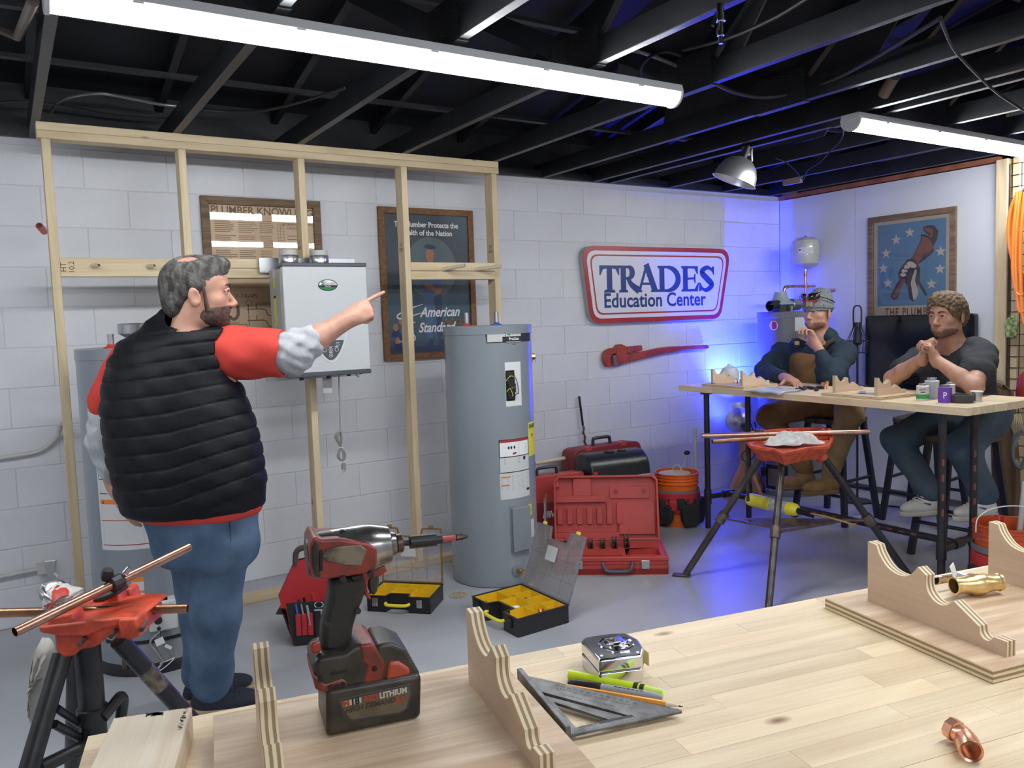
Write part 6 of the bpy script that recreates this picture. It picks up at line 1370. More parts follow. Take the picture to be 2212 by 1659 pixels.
# booklet, fittings and bits
p = BB(1672, 846); bkl = thing('booklet', 'open grey booklet hanging over the front edge of the back bench', 'booklet', M=MBB @ Matrix.Translation((p.x, .075, BZ+.001)))
m_silv = mk('grey_glossy_paper', (.50, .53, .58), rough=.3)
for k in range(3): obj('page', MB().grid(lambda u, v, k=k: ((u-.5)*.26, (v-.5)*.20-.02, .002+.004*k+.010*abs(math.sin(u*PI*2))*(1-.2*k)-(.0 if v > .15 else .01)), 14, 4), m_silv, bkl, solid=.0012)
rn = random.Random(21)
m_blkf = mk('black_fitting', (.022, .02, .028), rough=.4)
for k in range(9):
    p = BB(1722+k*6.5+rn.uniform(-2, 2), 843+rn.uniform(-3, 4)); a_ = rn.uniform(0, PI); q = ('small black threaded fitting in the pile on the back bench')
    t = thing('black_fitting', q, 'fitting', M=MBB @ Matrix.Translation((p.x, p.y, BZ+.011)) @ rotm(0, 0, a_), group='pile of black fittings')
    obj('body', MB().cyl((-.018, 0, 0), (.018, 0, 0), .0085, n=10), m_blkf, t); obj('nut', MB().cyl((-.006, 0, 0), (.008, 0, 0), .0108, n=6), m_blkf, t)
for k, (x, y) in enumerate(((1778, 838), (1787, 835), (1783, 841))):
    t = onb('copper_coupling', ('left copper coupling standing on the back bench', 'right copper coupling standing on the back bench', 'front copper coupling standing on the back bench')[k], 'fitting', x, y)
    obj('sleeve', MB().lathe([(.0095, 0), (.0115, 0), (.0115, .012), (.0108, .014), (.0115, .016), (.0115, .036), (.0095, .036), (.0095, 0)], n=20), m_cuf, t)
p = BB(1878, 848, BZ+.03); t = thing('clear_tube', 'clear tube with blue print lying on the right plywood cradle of the back bench', 'tube', M=MBB @ Matrix.Translation((p.x-.02, p.y+.01, BZ+.028)) @ rotm(0, 0, .25)); obj('tube', MB().lathe([(0, -.055), (.008, -.055), (.0085, .035), (.004, .05), (0, .05)], (0, 0, 0), X_, 14), mk('milky_plastic', (.60, .62, .65), rough=.4), t); obj('print', MB().lathe([(.0088, -.04), (.0088, -.005)], (0, 0, 0), X_, 14), mk('pale_blue_print', (.25, .32, .55), rough=.5), t)
p = BB(1915, 846, BZ+.03)
t = thing('tagged_fittings', 'brass fitting with a green and blue card tag on the back bench', 'fitting', M=MBB @ Matrix.Translation((p.x, p.y, BZ+.019)) @ rotm(0, 0, .4))
obj('fitting', MB().lathe([(.013, 0), (.013, .02), (.011, .022), (.011, .04), (.013, .042), (.013, .055)], (-.045, 0, .014), X_, 18), m_br, t); obj('fitting', MB().lathe([(.011, 0), (.013, .002), (.013, .03), (.011, .035)], (-.05, .03, .014), (0, 1, .1), 18), m_chrome, t)
obj('card', MB().box((0, 0, 0), (.03, .085, .002), Matrix.Translation((.0, .01, .043)) @ rotm(.45, .2, .5)), mk('green_card', (.06, .42, .16), rough=.5), t); obj('blue_clip', MB().box((0, 0, 0), (.05, .012, .022), Matrix.Translation((-.005, -.018, .012))), m_bluep, t, bevel=.003)
for k, (x, y, m, s) in enumerate(((1604, 826, m_bluep, 'round blue cap on the left cradle of the back bench'), (1592, 828, k_hi, 'white and black roll beside the blue cap on the back bench'), (1615, 831, m_bluep, 'blue fitting by the left cradle of the back bench'), (1627, 824, mk('dark_blue_plastic', (.03, .03, .12), rough=.4), 'dark blue fitting at the cradle end of the back bench'), (1540, 829, m_redp, 'small red handle at the left end of the back bench'))):
    p = BB(x, y, BZ+.02); t = thing('plumbing_part', s, 'fitting', M=MBB @ Matrix.Translation((p.x, max(p.y, .03), BZ+(.019 if k != 4 else 0)+.012)) @ rotm(0, 0, k*1.1)); obj('body', MB().lathe([(0, -.016), (.011, -.016), (.012, 0), (.010, .004), (.010, .016), (0, .016)], (0, 0, 0), X_, 16), m, t); obj('collar', MB().cyl((-.003, 0, 0), (.003, 0, 0), .0125, n=16), m_blackp if k == 1 else m, t)
p = BB(1612, 822); jg = thing('white_jug', 'white translucent jug behind the left cradle of the back bench', 'jug', M=MBB @ Matrix.Translation((p.x-.02, .42, BZ)))
obj('body', MB().lathe([(0, 0), (.06, 0), (.066, .01), (.066, .07), (.05, .10), (.02, .115), (0, .115)], n=26), mk('milky_jug', (.62, .66, .72), rough=.4), jg); obj('cap', MB().cyl((0, 0, .112), (0, 0, .13), .016, n=16), k_hi, jg)
t = onb('phone', 'dark phone lying on the back bench left of the right cradle', 'phone', 1850, 836); obj('body', MB().prism(rrect(.075, .15, .01), .009), m_blackp, t, bevel=.002)

# ================================================================== STOOLS
m_stool = mk('navy_black_stool', (.016, .019, .032), rough=.4); m_seat = wood('dark_seat_wood', (.10, .07, .05), (.05, .035, .025), axis=0, rough=.5)
def stool(label, x, y, rz, h=.72, s=.20, st=.13):
    t = thing('stool', label, 'stool', (x, y, 0), rz, 'dark stools'); obj('seat', MB().prism(rrect(.33, .33, .05), .035, z0=h-.035), m_seat, t, bevel=.006)
    C4 = [(-1, -1), (1, -1), (1, 1), (-1, 1)]
    for a, b in C4: obj('leg', MB().beam((a*s, b*s, 0), (a*st, b*st, h-.035), .036, .036, up=(1, 0, 0)), m_stool, t, bevel=.003)
    for k in range(4):
        a = C4[k]; b = C4[(k+1) % 4]; z = .20 if k % 2 else .30; q = s+(st-s)*z/(h-.035)
        obj('rung', MB().cyl((a[0]*q, a[1]*q, z), (b[0]*q, b[1]*q, z), .011, n=10), m_stool, t)
    return t
S1 = (4.93, -1.20); S2 = (4.73, -2.20)
stool('dark stool under the man in the grey beanie', *S1, .05)
stool('dark stool under the man in the charcoal t-shirt', *S2, .08)
stool('empty dark stool between the two seated men by the right wall', 5.33, -1.62, .1)

# ================================================================== TRIPOD STAND IN THE MIDDLE
m_cast = mk('orange_cast_iron', (.60, .09, .035), rough=.45, var=.3, vs=22); m_legst = mk('worn_brown_pipe', (.10, .085, .08), rough=.35, metal=.6, var=.35, vs=14)
FT = [Vector((3.167, -1.492, 0)), Vector((3.10, -2.14, 0)), Vector((4.03, -2.335, 0))]
TPt = [B(1645, 985, 'z', .70), B(1690, 990, 'z', .70), B(1778, 985, 'z', .70)]
cenT = Vector((sum(p.x for p in TPt)/3, sum(p.y for p in TPt)/3, 0))
ts = thing('tripod_stand', 'orange-topped pipe tripod stand holding copper pipe before the back bench', 'tripod', cenT)
for k, (f_, t_) in enumerate(zip(FT, TPt)):
    d = (t_-f_); l_ = obj('leg', MB().cyl(f_+d*.02, t_+d*.04, .0185, n=14), m_legst if k < 2 else m_pipe, ts, world=True)
    o_ = (f_-cenT); o_.z = 0; o_.normalize()
    obj('foot', MB().box((0, 0, .008), (.10, .045, .010), basis(o_, Vector((-o_.y, o_.x, 0)), (0, 0, 1), f_+o_*.015)), m_legst, l_, world=True, bevel=.003)
    p = f_+d*.50; obj('leg_clamp', MB().cyl(p-d.normalized()*.03, p+d.normalized()*.03, .027, n=14), m_rust, l_, world=True)
SHp = [f_+(t_-f_)*.50 for f_, t_ in zip(FT, TPt)]; sc_ = sum(SHp, Vector())/3
for i in range(3): obj('shelf_arm', MB().beam(SHp[i], SHp[(i+1) % 3].lerp(sc_, .35), .022, .010), m_rust, ts, world=True)
sh = [sc_+(p-sc_)*.62 for p in SHp]; zs = sum(p.z for p in sh)/3
obj('shelf', MB().prism([(p.x, p.y) for p in sh], .006, z0=zs), m_rust, ts, world=True, bevel=.001)
to_ = [B(x, y, 'z', .775) for x, y in ((1603, 948), (1622, 936), (1690, 930), (1780, 926), (1797, 935), (1799, 955), (1792, 968), (1745, 972), (1712, 980), (1690, 984), (1668, 974), (1640, 972), (1622, 968))]
ctr = sum(to_, Vector())/len(to_); tp2 = [(p.x, p.y) for p in to_]; lowp = [(ctr.x+(x-ctr.x)*.78, ctr.y+(y-ctr.y)*.78) for x, y in tp2]; n = len(tp2)
mb = MB(); mb.add([(x, y, .775) for x, y in tp2]+[(x, y, .71) for x, y in lowp], [tuple(range(n)), tuple(range(n, 2*n))[::-1]]+[(i, n+i, n+(i+1) % n, (i+1) % n) for i in range(n)])
obj('top_casting', mb, m_cast, ts, world=True, bevel=.004); ins = [(ctr.x+(x-ctr.x)*.93, ctr.y+(y-ctr.y)*.93) for x, y in tp2]
obj('tray_rim', holed(tp2, [ins], .016, None, .772), m_cast, ts, world=True, bevel=.002)
for t_ in TPt: obj('leg_socket', MB().cyl(t_+Vector((0, 0, -.02)), (t_.x*.7+ctr.x*.3, t_.y*.7+ctr.y*.3, .755), .030, .038, n=14), m_cast, ts, world=True)
for x0 in (1776, 1790):
    p = B(x0, 948, 'z', .775); obj('pipe_horn', MB().prism([(-.03, 0), (.03, 0), (.012, .055), (.0, .06)], .012, basis((.6, -.8, 0), (0, 0, 1), (-.8, -.6, 0), p)), m_cast, ts, world=True, bevel=.003)
ch_ = MB()
cp0 = B(1614, 985, 'y', to_[0].y-.01)
for k in range(16): ch_.box((cp0.x+.004*math.sin(k), cp0.y, .745-k*.021), (.020 if k % 2 else .010, .010, .022))
cho = obj('chain', ch_, m_rust, ts, world=True); cho['kind'] = 'stuff'
def rod(nm, label, cat, a, b, r, m, inner=None, n=18): o = one(nm, MB().cyl(a, b, r, n=n, inner=inner), m, label, cat); return o
a = B(1516, 941, 'z', .812); b = B(1878, 933, 'z', .812)
rod('copper_pipe', 'long copper pipe lying across the top of the middle tripod stand', 'pipe', a, b, .0135, m_cu, .0122)
a = B(1531, 948, 'z', .806); b = B(1700, 938, 'z', .806); rod('copper_pipe', 'second copper pipe with a flared end on the middle tripod stand', 'pipe', a+Vector((-.02, -.045, -.006)), b+Vector((-.02, -.06, -.006)), .0125, m_cudull, .011)
p = B(1640, 940, 'z', .80); pcut = thing('pipe_cutter', 'dark pipe cutter clamped on the copper pipe of the middle stand', 'cutter', p+Vector((0, 0, -.02)))
obj('frame', MB().box((0, 0, .02), (.03, .05, .07)).box((.03, -.02, .0), (.07, .02, .02)), m_rust, pcut, bevel=.006)['kind'] = 'stuff'; obj('wheel', MB().lathe([(.012, -.008), (.026, -.008), (.026, .008), (.012, .008), (.012, -.008)], (.075, -.05, .004), (-.4, -1, .2), 20), mk('grey_rubber_wheel', (.12, .13, .12), rough=.5), pcut)
def cloth(nm, label, c, r1, r2, h, m, seed=1, rot=0, cat='rag', n=40):
    rn = random.Random(seed); ph = [rn.uniform(0, 6.28) for _ in range(8)]
    def f(u, v):
        a = u*2*PI; rr = v; w = 1+.18*math.sin(3*a+ph[0])+.12*math.sin(5*a+ph[1])
        z = h*(1-rr**2)*(1+.4*math.sin(4*a+ph[2])*rr)+.25*h*math.sin(9*rr+3*a+ph[3])*rr*(1-rr)*3+.12*h*math.sin(17*rr+7*a+ph[4])
        x = rr*r1*w*math.cos(a); y = rr*r2*w*math.sin(a)
        return (c[0]+x*math.cos(rot)-y*math.sin(rot), c[1]+x*math.sin(rot)+y*math.cos(rot), c[2]+max(0, z))
    return one(nm, MB().grid(f, n, n//2), m, label, cat, solid=.002, smooth=60)
m_ragw = mk('white_rag', (.62, .61, .58), rough=.9, var=.15, vs=30)
p = B(1705, 958, 'z', .79); cloth('rag', 'crumpled off-white rag on the middle tripod stand', (p.x, p.y, .789), .15, .07, .055, m_ragw, 3, -.6)
# yellow gas cylinder with torch on the shelf
a = B(1617, 1078, 'z', zs+.042); b = B(1724, 1103, 'z', zs+.042); d = (b-a).normalized()
gc = thing('gas_cylinder', 'yellow gas cylinder with torch lying on the shelf of the middle tripod', 'gas cylinder', a)
L_ = (b-a).length; obj('cylinder', MB().lathe([(0, 0), (.028, 0), (.036, .012), (.037, .02), (.037, L_-.04), (.033, L_-.015), (.020, L_), (0, L_)], a, d, 28), m_yel2, gc, world=True)
obj('label', MB().lathe([(.0375, L_*.50), (.0375, L_*.82)], a, d, 28), mk('torch_label', (.45, .46, .47), rough=.4, var=.3, vs=60), gc, world=True)
obj('torch_body', MB().cyl(b-d*.005, b+d*.10+Vector((0, 0, -.01)), .017, .011, n=14), m_blackp, gc, world=True); e_ = B(1848, 1134, 'z', zs+.035); s_ = b+d*.085
obj('burn_tube', MB().tube(spline([s_, s_.lerp(e_, .4)+Vector((0, 0, .004)), e_]), [.006]*9+[.005]*7+[.009], 10), m_br, gc, world=True)

# ================================================================== LAMPS
m_alum = mk('spun_aluminium', (.78, .78, .80), rough=.38, metal=.9); BLUE = (.010, .022, 1.0)
m_bulb = mk('blue_bulb', (.05, .10, 1.0), rough=.3, emit=12)
def clamp_lamp(label, c, aim, r=.11, bulb=True, power=0, size=R(150), blend=.5):
    d = (Vector(aim)-Vector(c)).normalized(); t = thing('clamp_lamp', label, 'lamp', c)
    pr = [(r*.22, 0), (r*.48, r*.10), (r*.76, r*.36), (r*.93, r*.72), (r, r*1.1), (r*1.04, r*1.12)]
    obj('reflector', MB().lathe(pr, c, d, 40), m_alum, t, world=True, solid=.0012)
    obj('socket', MB().lathe([(0, -.075), (.017, -.07), (.020, -.03), (.022, .01), (.0, .012)], c, d, 18), m_blackp, t, world=True)
    obj('clamp', MB().box((0, 0, 0), (.012, .03, .08), Matrix.Translation(Vector(c)-d*.07+Vector((.02, 0, -.05)))), m_steel, t, world=True, bevel=.003)
    if bulb: obj('bulb', MB().lathe([(0, .01), (.012, .012), (.026, .05), (.024, .07), (0, .078)], c, d, 18), m_bulb, t, world=True)
    if power:
        l = bpy.data.lights.new('blue_light', 'SPOT'); l.energy = power; l.color = BLUE; l.spot_size = size; l.spot_blend = blend; l.shadow_soft_size = .03
        lo = bpy.data.objects.new('blue_light', l); COL.objects.link(lo); q = d.to_track_quat('-Z', 'Y'); p = Vector(c)+d*(r*1.15)
        lo.parent = t; lo.matrix_basis = wm(t).inverted() @ (Matrix.Translation(p) @ q.to_matrix().to_4x4())
    return t
la = B(1607, 922, 'y', -.34); aim = B(1562, 862, 'y', 0); lamp1 = clamp_lamp('blue-lit aluminium clamp lamp low by the corner, aimed left at the block wall', la, aim, .105, True, BLUE_POWER*.14, R(105), .9)
lb_ = Vector((5.03, -.24, .62)); lamp2 = clamp_lamp('second aluminium clamp lamp behind the back bench leg, aimed up at the corner', lb_, lb_+Vector((.32, .20, 1)), .095, True, BLUE_POWER, R(125), .7)
# tan wooden stand the two lamps are clamped to
m_tanw = mk('tan_painted_wood', (.48, .25, .14), rough=.6, var=.15, vs=10)
sx_ = Vector((la.x+.03, -.33, 0)); wst = thing('lamp_stand', 'tan wooden stand with black cords holding the two blue clamp lamps', 'stand', sx_)
obj('post', MB().box((0, 0, .32), (.07, .09, .44)), m_tanw, wst, bevel=.006)
obj('foot_board', MB().prism([(-.24, 0), (-.16, 0), (-.03, .06), (.12, .06), (.20, 0), (.26, 0), (.06, .28), (-.04, .30), (-.06, .26)], .035, basis((1, 0, 0), (0, 0, 1), (0, -1, 0), (0, .02, 0))), m_tanw, wst, bevel=.004)
obj('foot_board', MB().prism([(-.22, 0), (-.13, 0), (.0, .10), (.10, .0), (.18, 0), (.04, .25), (-.03, .25)], .03, basis((.3, 1, 0), (0, 0, 1), (1, -.3, 0), (0, 0, 0))), m_tanw, wst, bevel=.004)
obj('lamp_rod', MB().cyl((0, 0, .5), (0, 0, .66), .012, n=10), m_blackp, wst)
obj('cord', MB().tube(spline([(.0, -.04, .62), (.04, -.07, .45), (.02, -.07, .33), (-.08, -.06, .30), (-.10, -.05, .36), (-.02, -.06, .40)]), .0035, 6), m_cable, wst)
obj('cord', MB().tube(spline([(.06, -.04, .60), (.12, -.05, .35), (.16, -.05, .2), (.12, -.05, .12), (.16, -.05, .05), (.14, -.06, .02), (.2, -.06, .008), (.26, -.10, .006)]), .004, 6), m_cable, wst)
obj('plug_block', MB().box((.15, -.06, .19), (.06, .03, .07)), m_blackp, wst, bevel=.004)
# lamp under the joists
lc = B(1606, 341, 'z', 2.40); clamp_lamp('dusty aluminium clamp lamp hanging from a black joist near the corner', lc, lc+Vector((-.30, .30, -1)), .130, False)
obj('bracket', MB().box((0, 0, 0), (.02, .05, .06), Matrix.Translation((lc.x+.02, lc.y, 2.44))), m_steel, bpy.data.objects['clamp_lamp.002'], world=True, bevel=.003)
# black cage work lamp on a pole
wl = B(1852, 1000, 'x', 5.45); WLx, WLy = 5.45, B(1852, 760, 'x', 5.45).y
wlp = thing('cage_work_lamp', 'black caged work lamp on a thin pole left of the black television', 'lamp', (WLx, WLy, 0))
z1 = B(1852, 745, 'x', WLx).z; zt = B(1852, 706, 'x', WLx).z; zh = B(1852, 682, 'x', WLx).z; zbt = B(1852, 762, 'x', WLx).z
obj('pole', MB().cyl((0, 0, .01), (0, 0, z1), .008, n=10), m_blackp, wlp); obj('base', MB().cyl((0, 0, 0), (0, 0, .015), .10, n=28), m_blackp, wlp, bevel=.003)
obj('socket', MB().lathe([(0, 0), (.022, .0), (.035, .015), (.030, .05), (.022, .13), (.022, .17), (0, .17)], (0, 0, z1), n=20), m_blackp, wlp)
for k in range(8):
    a = k*PI/4; obj('cage_wire', MB().tube([(.028*math.cos(a), .028*math.sin(a), zt-.0), (.075*math.cos(a), .075*math.sin(a), z1+.03), (.062*math.cos(a), .062*math.sin(a), zbt)], .0025, 5), m_blackp, wlp)
for r_, z in ((.076, z1+.03), (.063, zbt), (.03, zt)): obj('cage_ring', MB().tube([(r_*math.cos(k*PI/10), r_*math.sin(k*PI/10), z) for k in range(20)], .0025, 5, True), m_blackp, wlp)
obj('hook', MB().tube(spline([(-.02, .018, zt), (-.02, .018, zh+.05), (0, 0, zh+.075), (.02, -.018, zh+.05), (.02, -.018, zt)], 5), .006, 8), m_blackp, wlp)

# ================================================================== TELEVISION
tvx = 5.72; a = B(1869, 680, 'x', tvx); b = B(2106, 680, 'x', tvx); zt = (a.z+b.z)/2; z0 = B(1864, 846, 'x', tvx).z; wv = abs(b.y-a.y); yc = (a.y+b.y)/2
TVM = basis((0, -1, 0), (0, 0, 1), (-1, 0, 0), (tvx, a.y, z0)); hv = zt-z0
tv = thing('television', 'black flat television on the right wall under the blue wrench poster', 'television', M=TVM)
m_screen = mk('dark_screen', (.012, .015, .022), rough=.16); m_bez = mk('glossy_black_bezel', (.008, .008, .011), rough=.1)
obj('bezel', MB().prism(rrect(wv, hv, .02, cx=wv/2, cy=hv/2), .05, z0=-.05), m_bez, tv, bevel=.005); obj('screen', MB().box((wv/2, hv/2+.012, .0015), (wv-.10, hv-.13, .003)), m_screen, tv)
obj('wall_bracket', MB().box((wv/2, hv/2, -.07), (.25, .25, .048)), m_blackp, tv); obj('lower_strip', MB().box((wv/2, -.012, -.02), (wv*.7, .020, .03)), m_fix, tv, bevel=.004)

# ================================================================== TRIPOD VISE AT THE LEFT
def face(nm, pts, d, th, m, par, bev=.004, ox=0, sc=2.517, dd=None):
    """casting outline at distance d from the camera with real thickness th"""
    P = [AT(x/sc, 1000+y/sc, d if dd is None else dd[i]) for i, (x, y) in enumerate(pts)]; n = len(P); F = Vector((FW.x, FW.y, 0)).normalized()*th
    mb = MB(); mb.add(P+[p+F for p in P], [tuple(range(n)), tuple(range(n, 2*n))[::-1]]+[(i, n+i, n+(i+1) % n, (i+1) % n) for i in range(n)])
    return obj(nm, mb, m, par, world=True, bevel=bev)
def VP(x, y, d): return AT(x/2.517, 1000+y/2.517, d)
hub = VP(480, 900, 1.93); vs_t = thing('tripod_vise', 'orange and black tripod vise stand at the lower left holding two copper pipes', 'vise', (hub.x, hub.y, 0))
m_vblack = mk('worn_black_pipe', (.022, .022, .025), rough=.38, var=.4, vs=25)
def vleg(a, b, r, m=m_vblack, nm='leg'): return obj(nm, MB().cyl(a, b, r, n=18), m, vs_t, world=True)
ptop = VP(475, 1000, 1.93); pbot = Vector((ptop.x, ptop.y, 0)); post = vleg(Vector((ptop.x, ptop.y, .25)), Vector((ptop.x, ptop.y, ptop.z+.05)), .0295, nm='post')
obj('collar', MB().lathe([(.0295, -.02), (.035, -.018), (.035, .018), (.0295, .02)], (ptop.x, ptop.y, VP(505, 1380, 1.93).z), n=24), m_vblack, post, world=True)
def down(a, b):   # extend a line through a and b to the floor
    t = -a.z/(b.z-a.z); return a+(b-a)*t
la_, lb2 = VP(340, 1040, 1.88), VP(165, 1640, 1.78); vleg(down(la_, lb2), la_, .0215)
ra_, rb2 = VP(645, 965, 1.98), VP(950, 1300, 2.10); rl = vleg(down(ra_, rb2), ra_, .0215)
obj('purple_streak', MB().tube([ra_.lerp(rb2, t)+Vector((.012, 0, .0185)) for t in (.1, .5, 1.0)], .003, 6), mk('dark_purple_paint', (.06, .04, .18), rough=.4), rl, world=True)
q0 = ra_.lerp(rb2, .44); q1_ = ra_.lerp(rb2, .74); obj('worn_patch', MB().cyl(q0, q1_, .0218, n=18), mk('worn_brass_patch', (.30, .25, .17), rough=.35, metal=.7, col2=(.10, .09, .08), vs=50), rl, world=True)
bk_ = Vector((ptop.x-.35, ptop.y-.18, 0)); vleg(Vector((ptop.x-.06, ptop.y+.40, 0)), Vector((ptop.x-.02, ptop.y+.06, ptop.z-.02)), .0215)
vleg(VP(295, 1420, 1.84), VP(440, 1500, 1.93), .010, nm='brace'); vleg(VP(310, 1335, 1.84), VP(435, 1420, 1.93), .009, nm='brace'); vleg(VP(215, 1659, 1.80), VP(500, 1520, 1.93), .016, nm='brace')
obj('brace_loop', MB().tube(spline([VP(560, 1385, 1.93), VP(620, 1310, 1.96), VP(655, 1270, 1.98), VP(668, 1300, 1.99), VP(655, 1400, 1.99)], 4), .0135, 10), m_vblack, vs_t, world=True)
m_vor = mk('orange_red_casting', (.62, .075, .03), rough=.42, var=.35, vs=18)
body_c = VP(470, 930, 1.93)
face('base_casting', [(208, 893), (290, 935), (300, 1035), (345, 1065), (405, 1050), (425, 1020), (500, 1010), (548, 985), (552, 925), (640, 960), (755, 945), (735, 880), (700, 830), (500, 860), (420, 870), (390, 880)], 1.86, .15, m_vor, vs_t, .008)
face('jaw_plate', [(205, 890), (260, 885), (420, 868), (660, 842), (735, 845), (745, 865), (560, 905), (470, 945), (330, 945), (215, 925)], 1.845, .17, m_vor, vs_t, .006)
face('yoke', [(255, 845), (385, 818), (402, 845), (405, 925), (258, 930)], 1.85, .05, m_vor, vs_t, .006)
face('right_jaw', [(640, 850), (735, 850), (760, 945), (700, 965), (650, 955)], 1.84, .06, m_vor, vs_t, .005)
face('bench_yoke', [(455, 775), (500, 755), (640, 705), (662, 775), (650, 800), (450, 805)], 1.98, .07, m_vor, vs_t, .006)
face('bench_yoke', [(655, 690), (705, 685), (728, 770), (665, 775)], 2.02, .05, m_vor, vs_t, .006)
face('chain_block', [(500, 745), (640, 690), (652, 712), (560, 755), (505, 762)], 1.93, .05, m_vblack, vs_t, .006)
for x, y in ((432, 990), (602, 945), (768, 908)):
    q = VP(x, y, 1.82); obj('bolt', MB().cyl(q, q+Vector((.02, .05, 0)), .006, n=6), m_rust, vs_t, world=True)
pa, pb_ = VP(80, 920, 1.72), VP(1028, 458, 2.12); rod('copper_pipe', 'bright copper pipe slanting up across the tripod vise at the left', 'pipe', pa, pb_, .0111, m_cu, .0098)
pa2, pb2 = VP(-400, 825, 1.90), VP(1020, 792, 1.96); rod('copper_pipe', 'dull brown copper pipe lying level in the tripod vise', 'pipe', pa2, pb2, .0111, m_cudull, .0098)
dcp = (pb_-pa).normalized(); cp_ = pa.lerp(pb_, .535); pcu = thing('pipe_cutter', 'small black pipe cutter gripping the slanting copper pipe at the left', 'cutter', cp_)
obj('knob', MB().lathe([(0, -.012), (.012, -.012), (.015, 0), (.012, .014), (0, .014)], cp_+Vector((-.02, 0, .022)), (.2, -.3, 1), 8), m_vblack, pcu, world=True)
obj('frame', MB().cyl(cp_-dcp*.018, cp_+dcp*.014, .0185, n=10), m_vblack, pcu, world=True, bevel=.003); obj('roller', MB().cyl(cp_+Vector((.018, 0, .018)), cp_+Vector((.03, 0, .030)), .008, n=12), m_steel, pcu, world=True)
# threader head with red handle wrapped in a rag
h0_ = VP(262, 660, 1.98); h1 = VP(335, 760, 1.90); rd = (h0_-h1).normalized()
rt = thing('threader_head', 'steel threading head with red collar wrapped in a white rag on the left vise', 'tool', h1)
obj('head', MB().lathe([(.012, .03), (.022, .03), (.030, .04), (.032, .065), (.026, .068), (.018, .075), (.014, .09), (.0, .09)], h1, rd, 24), m_steel, rt, world=True)
obj('red_collar', MB().lathe([(.026, -.02), (.031, .0), (.032, .032), (.024, .034)], h1, rd, 24), m_redp, rt, world=True)
obj('handle_bail', MB().tube(spline([VP(290, 750, 1.88), VP(240, 720, 1.88), VP(213, 695, 1.90), VP(225, 670, 1.92), VP(250, 680, 1.92)], 4), .005, 8), m_zinc, rt, world=True)
face('wall_bracket', [(240, 535), (298, 532), (290, 600), (312, 622), (262, 625), (245, 580)], 1.99, .01, m_zinc, rt, .001)
def rag(nm, label, pts, d0, seed, m=m_ragw):
    P = [VP(x, y, d0) for x, y in pts]; c = sum(P, Vector())/len(P); n = len(P); rn = random.Random(seed); mb = MB(); N = 6; vs = [c+Vector((0, -.045, .02))]; Fq = Vector((FW.x, FW.y, 0))
    Ps = spline([*P, P[0]], 4)[:-1]; n = len(Ps)
    for k in range(1, N+1):
        for i, p in enumerate(Ps):
            t = k/N; q = c.lerp(p, t); bulge = math.sqrt(max(0, 1-t*t)); q = q-Fq*(.055*bulge)+Vector((rn.uniform(-.0015, .0015), rn.uniform(-.003, .003)+.005*math.sin(i*1.3+k), rn.uniform(-.002, .002))); vs.append(q)
    fs = [(0, 1+i, 1+(i+1) % n) for i in range(n)]+[(1+(k-1)*n+i, 1+k*n+i, 1+k*n+(i+1) % n, 1+(k-1)*n+(i+1) % n) for k in range(1, N) for i in range(n)]
    mb.add(vs, fs); return one(nm, mb, m, label, 'rag', solid=.0025, smooth=70)
rag('rag', 'white rag wrapped around the threading head on the left vise', [(258, 770), (262, 720), (290, 665), (330, 650), (400, 672), (455, 685), (448, 705), (400, 740), (350, 775), (300, 800)], 1.93, 5)
rag('rag', 'long pale rag hanging behind the left vise leg', [(232, 950), (290, 975), (285, 1100), (262, 1200), (225, 1380), (198, 1420), (190, 1300), (195, 1180), (212, 1060)], 2.02, 8, mk('beige_rag', (.50, .49, .44), rough=.9))
# ================================================================== CEILING CLUTTER
m_arm = mk('armoured_cable', (.035, .035, .04), rough=.5, metal=.2); m_armb = mk('bright_armoured_cable', (.34, .34, .34), rough=.35, metal=.7)
def arm(label, pts, z, r, m, ribs=True, zs=None):
    P = spline([B(x, y, 'z', (zs[i] if zs else z)) for i, (x, y) in enumerate(pts)], 24 if ribs else 8); rr = [r*(1+.14*(i % 2)) for i in range(len(P))] if ribs else r
    return one('cable', MB().tube(P, rr, 8), m, label, 'cable', smooth=80)
arm('dark armoured cable sagging under the joists left of the short strip light', [(1548, 182), (1590, 200), (1650, 210), (1720, 200), (1800, 172), (1880, 130), (1960, 82), (2032, 38)], 2.52, .009, m_arm)
arm('black cable drooping to the right edge over the short strip light', [(2032, 42), (2060, 105), (2110, 160), (2160, 205), (2230, 250)], 2.44, .006, m_cable, False)
arm('pale armoured cable arching behind the first joist, upper left', [(104, 255), (125, 222), (160, 207), (220, 202), (290, 214), (350, 226), (393, 230)], 2.62, .008, m_armb)
arm('grey armoured cable behind the second and third joists, upper left', [(440, 238), (500, 242), (570, 238), (650, 220), (745, 190)], 2.62, .008, m_arm)
arm('armoured cable at the top centre running past the joists', [(1250, 130), (1300, 112), (1360, 108), (1420, 125), (1500, 160)], 2.60, .008, m_armb)
arm('dark armoured cable at the upper right of centre', [(1475, 108), (1540, 92), (1600, 72), (1680, 35), (1745, -5)], 2.60, .008, m_arm)
arm('thin black wire hanging between the joists beside the hanging clamp lamp', [(1822, 270), (1818, 300), (1795, 325), (1772, 350), (1745, 368), (1735, 388), (1722, 372), (1700, 352), (1675, 342)], 2.42, .004, m_cable, False)
arm('thin grey cable behind the stud frame top, upper left', [(-20, 222), (60, 220), (150, 232), (250, 250), (340, 255), (400, 252)], 2.60, .006, m_arm, False)
arm('black looped cable by the nail plates left of the sprinkler', [(1392, 185), (1385, 150), (1405, 122), (1440, 112), (1470, 120)], 2.56, .007, m_cable, False)
p = B(1556, 8, 'z', 2.47); sp = thing('air_nozzle', 'small chrome nozzle hanging under the joist at the top right of centre', 'nozzle', p)
